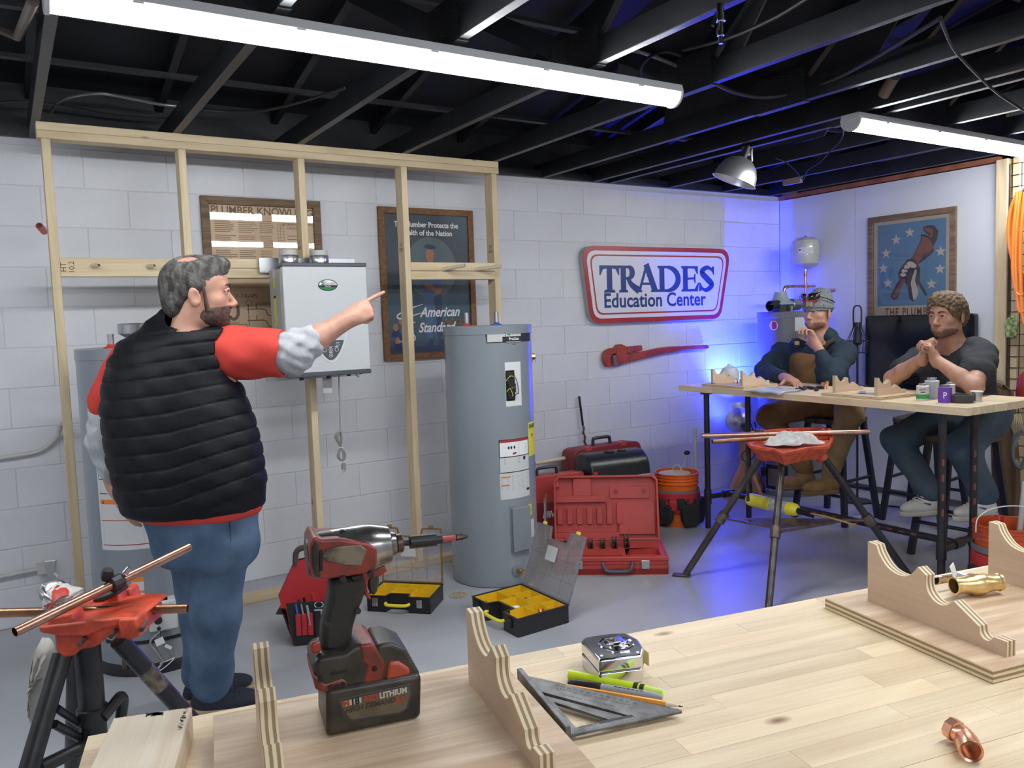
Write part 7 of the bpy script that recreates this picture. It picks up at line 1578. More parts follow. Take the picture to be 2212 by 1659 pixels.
for z0, z1, r_ in ((0, -.03, .012), (-.03, -.055, .016), (-.055, -.075, .010), (-.075, -.10, .012), (-.10, -.125, .007)): obj('fitting', MB().cyl((0, 0, z0), (0, 0, z1), r_, n=12), m_chrome, sp)
obj('lever', MB().beam((-.015, 0, -.03), (-.035, 0, -.075), .006, .012), m_chrome, sp)
p = B(1932, 165, 'z', 2.56); q = B(1908, 205, 'z', 2.50); one('wood_stub', MB().cyl(p, q, .027, n=16), mk('tan_pipe_stub', (.18, .12, .10), rough=.6), 'tan round stub hanging between the black joists at the upper right', 'stub')
p = B(1712, 390, 'z', 2.45); one('wood_block', MB().box((p.x, p.y, 2.445), (.03, .16, .045)), mk('dull_tan_wood', (.26, .19, .15), rough=.6), 'small tan wood block under the last joist by the corner', 'block', bevel=.002)
p = B(72, 2, 'z', 2.42); q = B(38, 80, 'z', 2.60); one('old_pipe', MB().tube([p, p.lerp(q, .5), q, q+Vector((-.05, .1, .05))], .016, 10), mk('rusted_brown_pipe', (.12, .09, .07), rough=.6), 'rusty pipe end hanging in the dark upper left corner', 'pipe')

# ================================================================== RIGHT EDGE: rack, hose, coat, bucket
m_wire = mk('black_rack_wire', (.03, .022, .025), rough=.4); GXX = 5.80
y0g = B(2182, 360, 'x', GXX).y; zt = B(2182, 355, 'x', GXX).z
gr = thing('wire_rack', 'black wire grid rack on the bare plywood at the right edge', 'rack', (GXX, y0g, .3))
for k in range(9): obj('upright_wire', MB().cyl((GXX, y0g-.076*k, .3), (GXX, y0g-.076*k, zt), .0035 if k else .0045, n=6), m_wire, gr, world=True)
for k in range(28): obj('cross_wire', MB().cyl((GXX, y0g, zt-.076*k), (GXX, y0g-.62, zt-.076*k), .003, n=6), m_wire, gr, world=True)
m_hose = mk('orange_hose', (.85, .25, .03), rough=.4)
hc_ = B(2216, 545, 'x', 5.66); hs = thing('hose_coil', 'orange air hose coiled on the wire rack at the right edge', 'hose', hc_)
def HP(x, y, X=5.62): return B(x, y, 'x', X)
for k in range(7):
    X = 5.60+.022*k; w = .115-.004*k; L_ = [HP(2216+(38-3*k)*math.cos(a), (500+k*5)+(92+3*k)*math.sin(a), X) for a in [j*2*PI/20 for j in range(20)]]
    obj('hose_loop', MB().tube(L_, .0125, 8, True), m_hose, hs, world=True)
for x0, x1, y1 in ((2196, 2200, 665), (2206, 2210, 690), (2190, 2196, 630)): obj('hose_loop', MB().tube(spline([HP(x0+8, 415, 5.57), HP(x0, 500, 5.56), HP(x0-2, 580, 5.56), HP(x1, y1, 5.56), HP(x1+14, y1+8, 5.56)]), .012, 8), m_hose, hs, world=True)
obj('hanger', MB().tube(spline([HP(2212, 405, 5.58), HP(2200, 420, 5.58), HP(2193, 440, 5.58)]), .012, 8), mk('grey_steel_hook', (.28, .28, .27), rough=.4), hs, world=True)
mt = B(2187, 705, 'x', 5.74); mi = thing('camo_glove', 'green camouflage pouch hanging from a wire on the black rack', 'pouch', mt)
F = basis((0, -1, 0), (0, 0, 1), (-1, 0, 0), (0, 0, 0))
obj('pouch', MB().prism(roundpoly([(-.035, -.075), (.035, -.075), (.042, .02), (.02, .07), (-.012, .07), (-.04, .03)], .02, 4), .03, F), mk('camouflage_cloth', (.42, .50, .22), rough=.8, col2=(.10, .14, .04), vs=40), mi, bevel=.008)
obj('hang_wire', MB().tube([(0, 0, .06), (.0, .01, .20), (0, .012, .36)], .003, 6), m_steel, mi)
# brown coat hanging on the rack behind the seated man
cc_ = B(2165, 960, 'x', 5.35); ct = thing('brown_coat', 'brown work coat hanging behind the man in the charcoal t-shirt', 'coat', (cc_.x, cc_.y, .2))
m_coat = mk('brown_duck_cloth', (.15, .085, .045), rough=.9, var=.25, vs=6, bump=.001, bs=200)
xs = [2128, 2128, 2135, 2140, 2142, 2148, 2160]; xe = [2165, 2190, 2196, 2200, 2204, 2206, 2200]; yy = [828, 845, 900, 960, 1020, 1080, 1115]
def f(u, v):
    i = min(int(v*6), 5); t = v*6-i; xl = xs[i]*(1-t)+xs[i+1]*t; xr = xe[i]*(1-t)+xe[i+1]*t; y = yy[i]*(1-t)+yy[i+1]*t
    a = u*2*PI; return B((xl+xr)/2+(xr-xl)/2*math.cos(a), y, 'x', 5.35+.07*math.sin(a)+.018*math.sin(a*5+v*3))
obj('coat_body', MB().grid(f, 40, 24), m_coat, ct, world=True, smooth=60)
obj('collar', MB().tube(spline([B(2130, 832, 'x', 5.30), B(2148, 824, 'x', 5.28), B(2166, 830, 'x', 5.30)]), .03, 10), mk('tan_coat_lining', (.26, .20, .15), rough=.9), ct, world=True)
ga = B(2203, 960, 'x', 5.3); one('pipe_bender', MB().tube(spline([B(2212, 930, 'x', 5.3), B(2194, 945, 'x', 5.3), B(2190, 985, 'x', 5.3), B(2205, 1010, 'x', 5.3), B(2220, 985, 'x', 5.3)]), .018, 10), mk('pale_steel_tool', (.22, .24, .24), rough=.4, metal=.4), 'curved grey steel tool hanging at the right edge beside the coat', 'tool')
rp = MB()
for k in range(7): rp.tube(spline([B(2186+k*3, 895, 'x', 5.3), B(2184+k*4, 915, 'x', 5.28), B(2190+k*2, 935, 'x', 5.29), B(2188+k*3, 950, 'x', 5.3)], 4), .004, 5)
tag(obj('frayed_rope', rp, mk('pale_rope', (.45, .36, .24), rough=.9)), 'bundle of frayed pale rope strands hanging at the right edge', 'rope')['kind'] = 'stuff'
ra = B(2206, 850, 'x', 5.45); one('red_tool_body', MB().lathe([(0, 0), (.05, .01), (.06, .08), (.05, .2), (.02, .24), (0, .24)], (ra.x, ra.y-.03, ra.z-.1), n=20), mk('dark_red_enamel', (.28, .03, .03), rough=.35), 'dark red tool hanging on the wire rack at the right edge', 'tool')
hkk = thing('rack_hooks', 'pair of small chrome hooks on the rack behind the bench end', 'hook', B(2190, 853, 'x', 5.795))
for dx in (0, 10): obj('hook', MB().tube(spline([B(2184+dx, 850, 'x', 5.798), B(2186+dx, 858, 'x', 5.78), B(2190+dx, 852, 'x', 5.765)], 5), .004, 6), m_chrome, hkk, world=True)
rb3 = AT(2176, 1138, 4.02); bk2 = bucket('orange_bucket', 'orange-red bucket with red tool pockets at the right edge behind the workbench', (rb3.x, rb3.y, 0), .150, rb3.z+.02, mk('orange_red_bucket', (.62, .10, .03), rough=.35))
obj('grey_band', MB().lathe([(.150, .28), (.158, .278), (.158, .25), (.152, .248)], n=36), m_grey, bk2); obj('pocket_skirt', MB().lathe([(.149, .245), (.158, .24), (.162, .08), (.150, .07)], n=36), m_redcv, bk2)
CB2 = Vector((rb3.x, rb3.y, 0)); va2 = math.atan2(CP.y-CB2.y, CP.x-CB2.x)
for a_ in (-.9, -.3, .3): an = va2+a_; obj('pouch', MB().prism([(-.04, .04), (.04, .04), (.045, .18), (-.045, .18)], .03, basis((-math.sin(an), math.cos(an), 0), (0, 0, 1), (math.cos(an), math.sin(an), 0), (.155*math.cos(an), .155*math.sin(an), 0))), m_canvas if a_ < 0 else m_redcv, bk2, bevel=.010)
a = CB2+Vector((.03, -.02, .03)); b = AT(2214, 1040, 4.05); rod('pvc_pipe', 'white printed plastic pipe leaning in the right-hand bucket', 'pipe', a, b, .0135, m_cpvc if False else m_plast, .011)
a = CB2+Vector((-.01, .04, .05)); one('scraper', MB().beam(a, a+Vector((.05, .02, .36)), .03, .045), m_redp, 'flat red tool handle standing in the right-hand bucket', 'tool', bevel=.006)
one('white_cable', MB().tube(spline([AT(2108, 1150, 4.0), AT(2112, 1120, 4.0), AT(2140, 1100, 4.0), AT(2180, 1093, 4.0), AT(2214, 1094, 4.0)]), .003, 6), k_hi, 'thin white cable looping from the right-hand bucket past the bench leg', 'cable')
one('blue_clip', MB().box(AT(2122, 1156, 4.0), (.012, .012, .045)), m_bluep, 'small blue clip on the white cable by the right-hand bench leg', 'clip', bevel=.002)
one('power_cord', MB().tube(spline([(5.5, -.75, .006), (5.45, -1.1, .006), (5.55, -1.5, .006), (5.50, -1.9, .006), (5.62, -2.3, .006)]), .005, 6), m_cable, 'black cord lying on the floor along the right wall', 'cable')
# ================================================================== PEOPLE (implicit surfaces turned into meshes)
A3 = lambda v: np.array([v[0], v[1], v[2]], dtype=np.float32)
def smin(a, b, k):
    if k <= 0: return np.minimum(a, b)
    h = np.clip(.5+.5*(b-a)/k, 0, 1); return b*(1-h)+a*h-k*h*(1-h)
def cap(a, b, ra, rb=None):
    a = A3(a); b = A3(b); rb = ra if rb is None else rb; ba = b-a; L = float(ba@ba)+1e-12; m = max(ra, rb)
    def f(P):
        pa = P-a; h = np.clip(pa@ba/L, 0, 1); return np.sqrt(((pa-h[:, None]*ba)**2).sum(1))-(ra+(rb-ra)*h)
    return f, np.minimum(a, b)-m, np.maximum(a, b)+m
def el(c, r, Rm=None):
    c = A3(c); r = A3(r if hasattr(r, '__len__') else (r, r, r)); m = float(r.max())
    def f(P):
        q = P-c
        if Rm is not None: q = q@Rm
        k0 = np.sqrt(((q/r)**2).sum(1)); k1 = np.sqrt(((q/(r*r))**2).sum(1))+1e-9; return k0*(k0-1)/k1
    return f, c-m, c+m
def inframe(p, o, Rm):      # Rm columns: local axes in the world
    f, lo, hi = p; o = A3(o); c = np.array([[x, y, z] for x in (lo[0], hi[0]) for y in (lo[1], hi[1]) for z in (lo[2], hi[2])])@Rm.T+o
    return (lambda P: f((P-o)@Rm)), c.min(0), c.max(0)
def loft(secs, lat, dep):
    s = sorted(secs); Z = [q[0] for q in s]; lat = A3(lat); dep = A3(dep); cols = [[q[i] for q in s] for i in (1, 2, 3, 4)]; m = max(max(cols[2]), max(cols[3]))
    def f(P):
        z = P[:, 2]; cx, cy_, rx, ry = (np.interp(z, Z, c) for c in cols); q = P[:, :2]-np.stack([cx, cy_], 1); u = q@lat[:2]; v = q@dep[:2]
        k = np.sqrt((u/rx)**2+(v/ry)**2); d = (k-1)*np.minimum(rx, ry); return -smin(-d, -np.maximum(z-Z[-1], Z[0]-z), .03)
    return f, np.array([min(cols[0])-m, min(cols[1])-m, Z[0]]), np.array([max(cols[0])+m, max(cols[1])+m, Z[-1]])
def sdf(name, ops, h, mats, parent, disp=None, smooth=None):
    """ops: list of (kind, primitive, blend); kind add / sub / cut (keep inside)"""
    B8 = 8*h; lo = np.min([o[1][1] for o in ops if o[0] == 'add'], 0)-3*h; hi = np.max([o[1][2] for o in ops if o[0] == 'add'], 0)+3*h
    n = np.ceil((hi-lo)/B8).astype(int); g = np.stack(np.meshgrid(*[np.arange(k) for k in n], indexing='ij'), -1).reshape(-1, 3); C = (lo+(g+.5)*B8).astype(np.float32); rad = B8*.87
    def comb(kind, D, d, k): return smin(D, d, k) if kind == 'add' else -smin(-D, d, k) if kind == 'sub' else -smin(-D, -d, k)
    D = np.full(len(C), 9, np.float32); ds = []
    for kind, (f, a, b), k in ops: d = f(C).astype(np.float32); ds.append(d); D = comb(kind, D, d, k)
    keep = np.abs(D) < rad+.03; idx = np.where(keep)[0]; loc = np.stack(np.meshgrid(*[np.arange(8)]*3, indexing='ij'), -1).reshape(-1, 3)
    Pt = (lo+g[idx][:, None, :]*B8+loc[None]*h).astype(np.float32); F = np.full((len(idx), 512), 9, np.float32)
    for (kind, (f, a, b), k), d in zip(ops, ds):
        dd = d[idx]; sel = (dd < rad*1.3+k+.01) if kind != 'cut' else (dd > -(rad*1.3+k+.01))
        if kind == 'cut': pass
        if not sel.any(): continue
        v = f(Pt[sel].reshape(-1, 3)).reshape(-1, 512); F[sel] = comb(kind, F[sel], v, k)
    if disp: F += disp(Pt.reshape(-1, 3)).reshape(-1, 512)
    G = np.where(D < 0, -1., 1.).astype(np.float32).reshape(*n, 1, 1, 1)*np.ones((1, 1, 1, 8, 8, 8), np.float32)
    G.reshape(-1, 8, 8, 8)[idx] = np.clip(F, -1, 1).reshape(-1, 8, 8, 8); G = G.transpose(0, 3, 1, 4, 2, 5).reshape(*(n*8))
    S = G < 0; c = sum(S[i:S.shape[0]-1+i, j:S.shape[1]-1+j, k:S.shape[2]-1+k].astype(np.int8) for i in (0, 1) for j in (0, 1) for k in (0, 1)); M_ = (c > 0) & (c < 8); ci = np.argwhere(M_)
    num = np.zeros((len(ci), 3)); cnt = np.zeros(len(ci))
    cr_ = [(i, j, k) for i in (0, 1) for j in (0, 1) for k in (0, 1)]
    for p in cr_:
        for ax in range(3):
            if p[ax]: continue
            q = list(p); q[ax] = 1; a = G[ci[:, 0]+p[0], ci[:, 1]+p[1], ci[:, 2]+p[2]]; b = G[ci[:, 0]+q[0], ci[:, 1]+q[1], ci[:, 2]+q[2]]; m = (a < 0) != (b < 0); t = np.where(m, a/(a-b+1e-12), 0)
            e = np.array(p, float)[None].repeat(len(ci), 0); e[:, ax] += t; num[m] += e[m]; cnt[m] += 1
    V = (ci+num/cnt[:, None])*h+lo; I = np.full(M_.shape, -1, np.int32); I[ci[:, 0], ci[:, 1], ci[:, 2]] = np.arange(len(ci)); Q = []
    for ax in range(3):
        sl0 = [slice(1, -1)]*3; sl1 = [slice(1, -1)]*3; sl0[ax] = slice(0, -1); sl1[ax] = slice(1, None)
        a = S[tuple(sl0)]; b = S[tuple(sl1)]; e = np.argwhere(a != b); o = np.array([1, 1, 1]); o[ax] = 0; e = e+o; u, w = [(1, 2), (2, 0), (0, 1)][ax]
        du = np.zeros(3, int); du[u] = 1; dw = np.zeros(3, int); dw[w] = 1
        ok = np.all(e-du-dw >= 0, 1) & np.all(e < np.array(I.shape), 1); e = e[ok]; q = np.stack([I[tuple((e-du-dw).T)], I[tuple((e-dw).T)], I[tuple(e.T)], I[tuple((e-du).T)]], 1)
        fl_ = S[tuple(e.T)]; q[~fl_] = q[~fl_][:, ::-1]; Q.append(q[(q >= 0).all(1)])
    Q = np.concatenate(Q)
    for _ in range(1 if smooth is None else smooth):      # light relaxation
        acc = V.copy(); w = np.ones(len(V))
        for a, b in ((0, 1), (1, 2), (2, 3), (3, 0)): 
            for s_, t_ in ((a, b), (b, a)): np.add.at(acc, Q[:, s_], V[Q[:, t_]]); np.add.at(w, Q[:, s_], 1)
        V = acc/w[:, None]
    inv = np.array(wm(parent).inverted()); V = V@inv[:3, :3].T+inv[:3, 3]
    me = bpy.data.meshes.new(name); me.vertices.add(len(V)); me.vertices.foreach_set('co', V.astype(np.float32).ravel()); me.loops.add(len(Q)*4); me.loops.foreach_set('vertex_index', Q.astype(np.int32).ravel())
    me.polygons.add(len(Q)); me.polygons.foreach_set('loop_start', np.arange(len(Q), dtype=np.int32)*4); me.update(calc_edges=True); me.validate()
    return link_mesh(name, me, mats, parent, smooth=180)
def wob(P, s, a, ph=0): return a*(np.sin(P[:, 0]*s+ph+2*np.sin(P[:, 2]*s*.6))*np.sin(P[:, 1]*s*1.1+ph*2)+.6*np.sin(P[:, 2]*s*1.7+P[:, 0]*s*.9+ph*3+1.5*np.sin(P[:, 1]*s))).astype(np.float32)
FH = Vector((FW.x, FW.y, 0)).normalized(); RH = Vector((FH.y, -FH.x, 0)); UP = Vector((0, 0, 1))
def rmat(x, y, z): return np.array([[x[i], y[i], z[i]] for i in range(3)], dtype=np.float64)
class Head:
    def __init__(s, o, fwd, sc, tilt=0, roll=0):
        f = Vector(fwd).normalized(); z = (UP-f*f.dot(UP)).normalized(); f = (f*math.cos(tilt)+z*math.sin(tilt)).normalized(); r = f.cross(UP).normalized(); z = r.cross(f); r2 = r*math.cos(roll)+z*math.sin(roll); z = r2.cross(f)
        s.R = rmat(r2, f, z)*1.0; s.o = Vector(o); s.s = sc
    def E(s, c, r, k=.01, kind='add', ax=None):
        Rm = None
        if ax is not None: Rm = np.array(Euler(ax).to_matrix())
        return (kind, inframe(el([q*s.s for q in c], [q*s.s for q in r], Rm), s.o, s.R), k*s.s)
    def K(s, a, b, ra, rb, k=.01, kind='add'): return (kind, inframe(cap([q*s.s for q in a], [q*s.s for q in b], ra*s.s, rb*s.s), s.o, s.R), k*s.s)
    def W(s, p): v = s.R@(np.array(p)*s.s); return Vector(v)+s.o
    def skull(s):
        o = [s.E((0, -.010, .046), (.076, .096, .080)), s.E((0, .035, .045), (.064, .058, .060), .03), s.E((0, .036, -.022), (.060, .055, .070), .03), s.E((0, .032, -.066), (.054, .052, .038), .03), s.E((0, .068, -.092), (.021, .020, .017), .02)]
        for q in (-1, 1): o += [s.E((q*.042, .050, -.018), (.022, .026, .020), .02), s.E((q*.047, .005, -.06), (.014, .03, .024), .03)]
        o += [s.E((0, .083, .027), (.045, .012, .009), .014)]
        for q in (-1, 1): o += [s.E((q*.031, .099, .009), (.017, .013, .010), .008, 'sub')]
        o += [s.K((0, .088, .014), (0, .110, -.028), .007, .0105, .010), s.E((0, .108, -.031), (.011, .012, .010), .006)]
        for q in (-1, 1): o += [s.E((q*.012, .099, -.035), (.0085, .011, .008), .006)]
        o += [s.E((0, .089, -.057), (.023, .010, .0055), .006), s.E((0, .088, -.068), (.019, .010, .0065), .006), s.E((0, .102, -.0625), (.024, .008, .0016), .003, 'sub')]
        for q in (-1, 1): o += [s.E((q*.080, -.010, -.006), (.0085, .020, .032), .004, ax=(.15, 0, -q*.35)), s.E((q*.089, -.006, -.004), (.006, .011, .019), .003, 'sub')]
        o += [s.K((0, -.020, -.04), (0, -.045, -.17), .056, .060, .03)]
        return o
    def eyes(s, par, look=(0, 1, 0)):
        for q in (-1, 1):
            c = s.W((q*.031, .081, .009)); e = obj('eye', MB().sphere(c, .0118*s.s), mk('eye_white', (.55, .50, .47), rough=.2), par, world=True)
            d = Vector(s.R@np.array((look[0], 1, look[2]))).normalized(); obj('iris', MB().lathe([(0, .0122*s.s), (.0052*s.s, .0113*s.s), (.0055*s.s, .0105*s.s)], c, d, 14), mk('dark_iris', (.04, .025, .02), rough=.1), e, world=True)
            for z_, r_ in ((.0165, .0042),): obj('eyelid', MB().tube(spline([s.W((q*.016, .091, .010)), s.W((q*.026, .096, z_)), s.W((q*.038, .092, z_)), s.W((q*.046, .083, .010))], 4), r_*s.s, 6), m_skin, par, world=True)
    def brows(s, par, m, t=.0042):
        for q in (-1, 1): obj('eyebrow', MB().tube(spline([s.W((q*.012, .098, .026)), s.W((q*.028, .099, .033)), s.W((q*.047, .085, .029))], 5), [t*s.s*x for x in (.7, .85, 1, 1, 1, 1, 1, .9, .8, .6, .4)], 6), m, par, world=True)
def hand(W, fd, pn, s=1.0, curls=None, thumb=None, side=1, k=.008):
    """wrist, direction of the fingers, palm normal; side +1 puts the index on cross(fd, pn)"""
    fd = Vector(fd).normalized(); pn = (Vector(pn)-fd*Vector(pn).dot(fd)).normalized(); sd = fd.cross(pn)*side; W = Vector(W); o = []
    Rm = rmat(sd, fd, pn)
    o += [('add', inframe(el((0, .050*s, .0), (.042*s, .054*s, .0165*s)), W, Rm), .02), ('add', inframe(el((.012*s, .075*s, -.003*s), (.030*s, .024*s, .014*s)), W, Rm), .015), ('add', cap(W-fd*.03, W+fd*.03*s, .028*s, .026*s), .02)]
    for i, (x, y, L, r) in enumerate(((.030, .092, (.044, .026, .021), .0092), (.010, .097, (.048, .029, .022), .0095), (-.011, .094, (.044, .027, .021), .0090), (-.030, .086, (.035, .021, .018), .0080))):
        c = (curls or [(20, 25, 15)]*4)[i]; p = W+sd*x*s+fd*y*s; o.append(('add', cap(W+sd*x*.7*s+fd*.04*s, p, .010*s, r*1.12*s), .010)); a = 0
        for j in range(3):
            a += R(c[j]); d = fd*math.cos(a)+pn*math.sin(a)+sd*(c[3] if len(c) > 3 else 0); d.normalize(); q = p+d*L[j]*s; o.append(('add', cap(p, q, r*(1.05-.1*j)*s, r*(.95-.1*j)*s), .0035)); p = q
    t = thumb or (.5, .6, .35, 25); p0 = W+sd*.026*s+fd*.022*s+pn*.006*s; d = (sd*t[0]+fd*t[1]+pn*t[2]).normalized(); p1 = p0+d*.042*s; o.append(('add', cap(p0, p1, .015*s, .0115*s), .014)); a = R(t[3]); d2 = (d*math.cos(a)+(fd*.6+pn*.8).normalized()*math.sin(a)).normalized()
    p2 = p1+d2*.030*s; o.append(('add', cap(p1, p2, .0112*s, .0105*s), .004)); o.append(('add', cap(p2, p2+d2*.022*s, .0105*s, .0088*s), .004)); return o
def A_(a, b, ra, rb, k=.03): return ('add', cap(a, b, ra, rb), k)
m_skin = mk('skin', (.52, .27, .19), rough=.5, var=.10, vs=30, bump=.0003, bs=300)
m_skin2 = mk('tanned_skin', (.44, .225, .15), rough=.5, var=.12, vs=30, bump=.0003, bs=300)
m_hair1 = mk('greying_dark_hair', (.125, .115, .105), rough=.8, col2=(.03, .027, .025), vs=55, bump=.002, bs=160, stretch=(1, 1, .4)); m_beard = mk('dark_beard', (.085, .05, .038), rough=.8, var=.4, vs=90, bump=.001, bs=300)
m_denim = mk('blue_denim', (.085, .14, .22), rough=.85, col2=(.045, .085, .15), vs=7, bump=.0006, bs=300); m_redt = mk('red_t_shirt', (.58, .045, .03), rough=.8, bump=.0004, bs=300)
m_heather = mk('heather_grey_cloth', (.42, .43, .45), rough=.9, var=.1, vs=120, bump=.0005, bs=300); m_vest = mk('black_quilted_nylon', (.0045, .005, .007), rough=.55, bump=.004, bs=13, det=4, spec=.22)

# ---------------------------------------------------------------- the instructor
D1 = 2.98
def sec(y, xl, xr, ry, dep=D1, dd=0):
    c = AT((xl+xr)/2, y, dep+dd); return (c.z, c.x, c.y, (xr-xl)/2*dep/FPX, ry)
hip0 = AT(445, 1130, 3.03); man1 = thing('person', 'standing man in a black quilted vest and blue jeans, seen from behind, pointing right', 'person', (hip0.x, hip0.y, 0))
H1 = Head(AT(427, 640, 2.95), RH*.93+FH*.36, 1.13, tilt=R(2))
sR, eR, wR_ = AT(508, 762, 2.99), AT(632, 762, 3.03), AT(752, 690, 3.12)
sL, eL, wL = AT(268, 785, 3.06), AT(226, 950, 3.12), AT(246, 1046, 3.17)
kR, kL = AT(468, 1320, 3.00), AT(436, 1325, 3.10); aR = AT(456, 1480, 3.12); aL = AT(440, 1480, 3.22); hR, hL = AT(478, 1150, 2.98), AT(424, 1150, 3.06)
aR.z = aL.z = .10
core = loft([sec(735, 275, 490, .10), sec(800, 250, 500, .125), sec(900, 250, 530, .155), sec(1000, 262, 545, .165), sec(1085, 318, 530, .135), sec(1160, 350, 530, .11)], RH, FH)
ops = H1.skull()+[A_(H1.W((0, -.045, -.16)), AT(390, 775, 2.99), .062, .09, .05), ('add', core, .04)]
ops += [A_(AT(400, 760, 2.99), sR, .055, .048, .008), A_(sR, eR, .052, .050, .015), A_(eR, eR.lerp(wR_, .4), .055, .050, .02), A_(eR.lerp(wR_, .4), wR_, .050, .031, .02), A_(AT(360, 770, 3.03), sL, .055, .050, .012), A_(sL, eL, .050, .045, .015), A_(eL, wL, .045, .028), A_(hR, kR, .082, .06), A_(kR, aR, .058, .038), A_(hL, kL, .082, .06), A_(kL, aL, .058, .038)]
for a in (aR, aL): ops.append(A_(a, a+RH*.09+Vector((0, 0, -.055)), .030, .018))
f1 = (AT(802, 664, 3.17)-wR_); ops += hand(wR_, f1, FH*1.0+Vector((0, 0, -.25)), 1.04, [(-4, 4, 3), (62, 80, 50), (72, 80, 50), (78, 82, 50)], (.25, .75, .75, 35), side=1 if f1.cross(FH).z > 0 else -1)
f2 = (AT(292, 1172, 3.16)-wL); ops += hand(wL, f2, RH*.9+FH*.45, 1.02, [(8, 14, 10), (12, 18, 12), (16, 22, 14), (20, 26, 16)], side=1 if f2.cross(RH).dot(FH) > 0 else -1)
sdf('body', ops, .0042, m_skin, man1); H1.eyes(man1); H1.brows(man1, m_beard)
hops = [H1.E((0, -.012, .050), (.0815, .102, .0835)), H1.E((0, .030, .075), (.062, .060, .042), .03), H1.E((0, -.07, -.01), (.060, .042, .06), .03), H1.E((0, .066, .100), (.052, .044, .026), .03), H1.E((0, .125, -.03), (.12, .098, .103), .004, 'sub'), H1.E((0, -.02, .155), (.001, .001, .001), 0, 'add')][:5]
for q in (-1, 1): hops += [H1.E((q*.088, .0, -.02), (.026, .030, .036), .004, 'sub')]
hops += [H1.E((.034, -.022, .122), (.026, .036, .018), .006, 'sub'), H1.E((0, .0, -.13), (.12, .14, .075), .006, 'sub')]
sdf('hair', hops, .0035, m_hair1, man1, lambda P: wob(P, 260, .0012))
def grow(ops, d=.003): return [(k, ((lambda f, q: (lambda P: f(P)-q))(p[0], d if k == 'add' else -d*.5), p[1]-d, p[2]+d), kk) for k, p, kk in ops]
def beard(H, m, par, z=.05):
    ops = grow(H.skull()[:-1])+[H.E((0, .040, -.082), (.095, .088, z), .006, 'cut')]+[H.E((0, .10, -.062), (.021, .03, .010), .003, 'sub'), H.E((0, .01, -.15), (.09, .06, .04), .01, 'sub')]
    sdf('beard', ops, .003, m, par, lambda P: wob(P, 330, .0007))
beard(H1, m_beard, man1, .058)
for q in (-1, 1): obj('sideburn', MB().tube([H1.W((q*.073, .018, .03)), H1.W((q*.070, .022, -.01)), H1.W((q*.066, .026, -.05))], [.005, .006, .010], 8), m_beard, man1, world=True)
# vest with horizontal baffles
vsec = [sec(700, 330, 462, .085), sec(714, 292, 512, .11), sec(735, 258, 520, .135), sec(770, 240, 512, .155), sec(820, 227, 512, .175), sec(880, 222, 538, .19), sec(950, 231, 560, .20), sec(1010, 244, 569, .205), sec(1060, 256, 576, .20), sec(1092, 268, 574, .195), sec(1106, 276, 570, .185)]
tiltv = RH*.0
BZS = [AT(350, y, 2.8).z for y in (1130, 1090, 1052, 1014, 976, 936, 894, 854, 815, 782, 750, 718, 690)]
def bands(P):
    u = (P-A3(AT(400, 900, 2.98)))@A3(RH); z = P[:, 2]-.30*np.clip(u-.02, 0, 1)*np.clip((1.42-P[:, 2])*1.6, 0, 1)-.02*np.sin(u*5); t = np.interp(z, BZS, np.arange(len(BZS)))
    fr = np.abs(t-np.round(t)); return (.0040*np.exp(-(fr/.055)**2)+.0007*np.cos(2*np.pi*t)+wob(P, 38, .0016)+.35*wob(P, 95, .0016, 2)*(1-np.minimum(1, fr*4))).astype(np.float32)
vop = [('add', loft(vsec, RH, FH), 0), A_(AT(340, 712, 2.98), AT(365, 690, 2.98), .055, .05, .03), ('add', cap(H1.W((0, -.045, -.15)), AT(396, 705, 2.98), .082, .085), .03), ('sub', cap(H1.W((0, -.03, -.02)), H1.W((0, -.044, -.155)), .073, .073), .006)]
vop += [('sub', cap(sR+RH*.015, sR+RH*.35, .108, .10), .012)]
sdf('quilted_vest', vop, .0045, m_vest, man1, bands)
top = [A_(sR-RH*.03, AT(600, 764, 3.02), .104, .088, .02), ('cut', cap(sR-RH*.06, AT(606, 764, 3.02)-RH*.0, .14, .14), .0)]
sdf('t_shirt_sleeve', [A_(sR-RH*.075, AT(596, 762, 3.02), .104, .092, .02), ('sub', cap(AT(618, 766, 3.02)+RH*.055, AT(690, 766, 3.02), .105, .12), .006)], .004, m_redt, man1, lambda P: wob(P, 34, .0035, 1))
sdf('t_shirt_sleeve', [A_(sL+FH*.03, AT(232, 868, 3.11), .075, .072, .02), ('sub', cap(AT(228, 935, 3.1)+Vector((0, 0, -.045)), AT(228, 970, 3.1), .09, .12), .006)], .004, m_redt, man1, lambda P: wob(P, 34, .003, 2))
sdf('long_sleeve', [A_(AT(585, 762, 3.02), eR, .076, .076), A_(eR, AT(655, 745, 3.045), .078, .066, .03), A_(AT(652, 747, 3.045), AT(664, 740, 3.05), .067, .064, .004)], .004, m_heather, man1, lambda P: wob(P, 70, .0045, 1))
sdf('long_sleeve', [A_(AT(232, 850, 3.11), eL, .060, .062), A_(eL, AT(240, 1010, 3.14), .062, .050, .03)], .004, m_heather, man1, lambda P: wob(P, 60, .004, 3))
sdf('t_shirt', [('add', loft([(z, x, y, a-.016, b-.016) for z, x, y, a, b in vsec[2:-2]]+[sec(1092, 290, 567, .175), sec(1116, 305, 562, .168)], RH, FH), 0)], .005, m_redt, man1, lambda P: wob(P, 30, .002, 5))
bc_p = AT(475, 1200, 2.9)
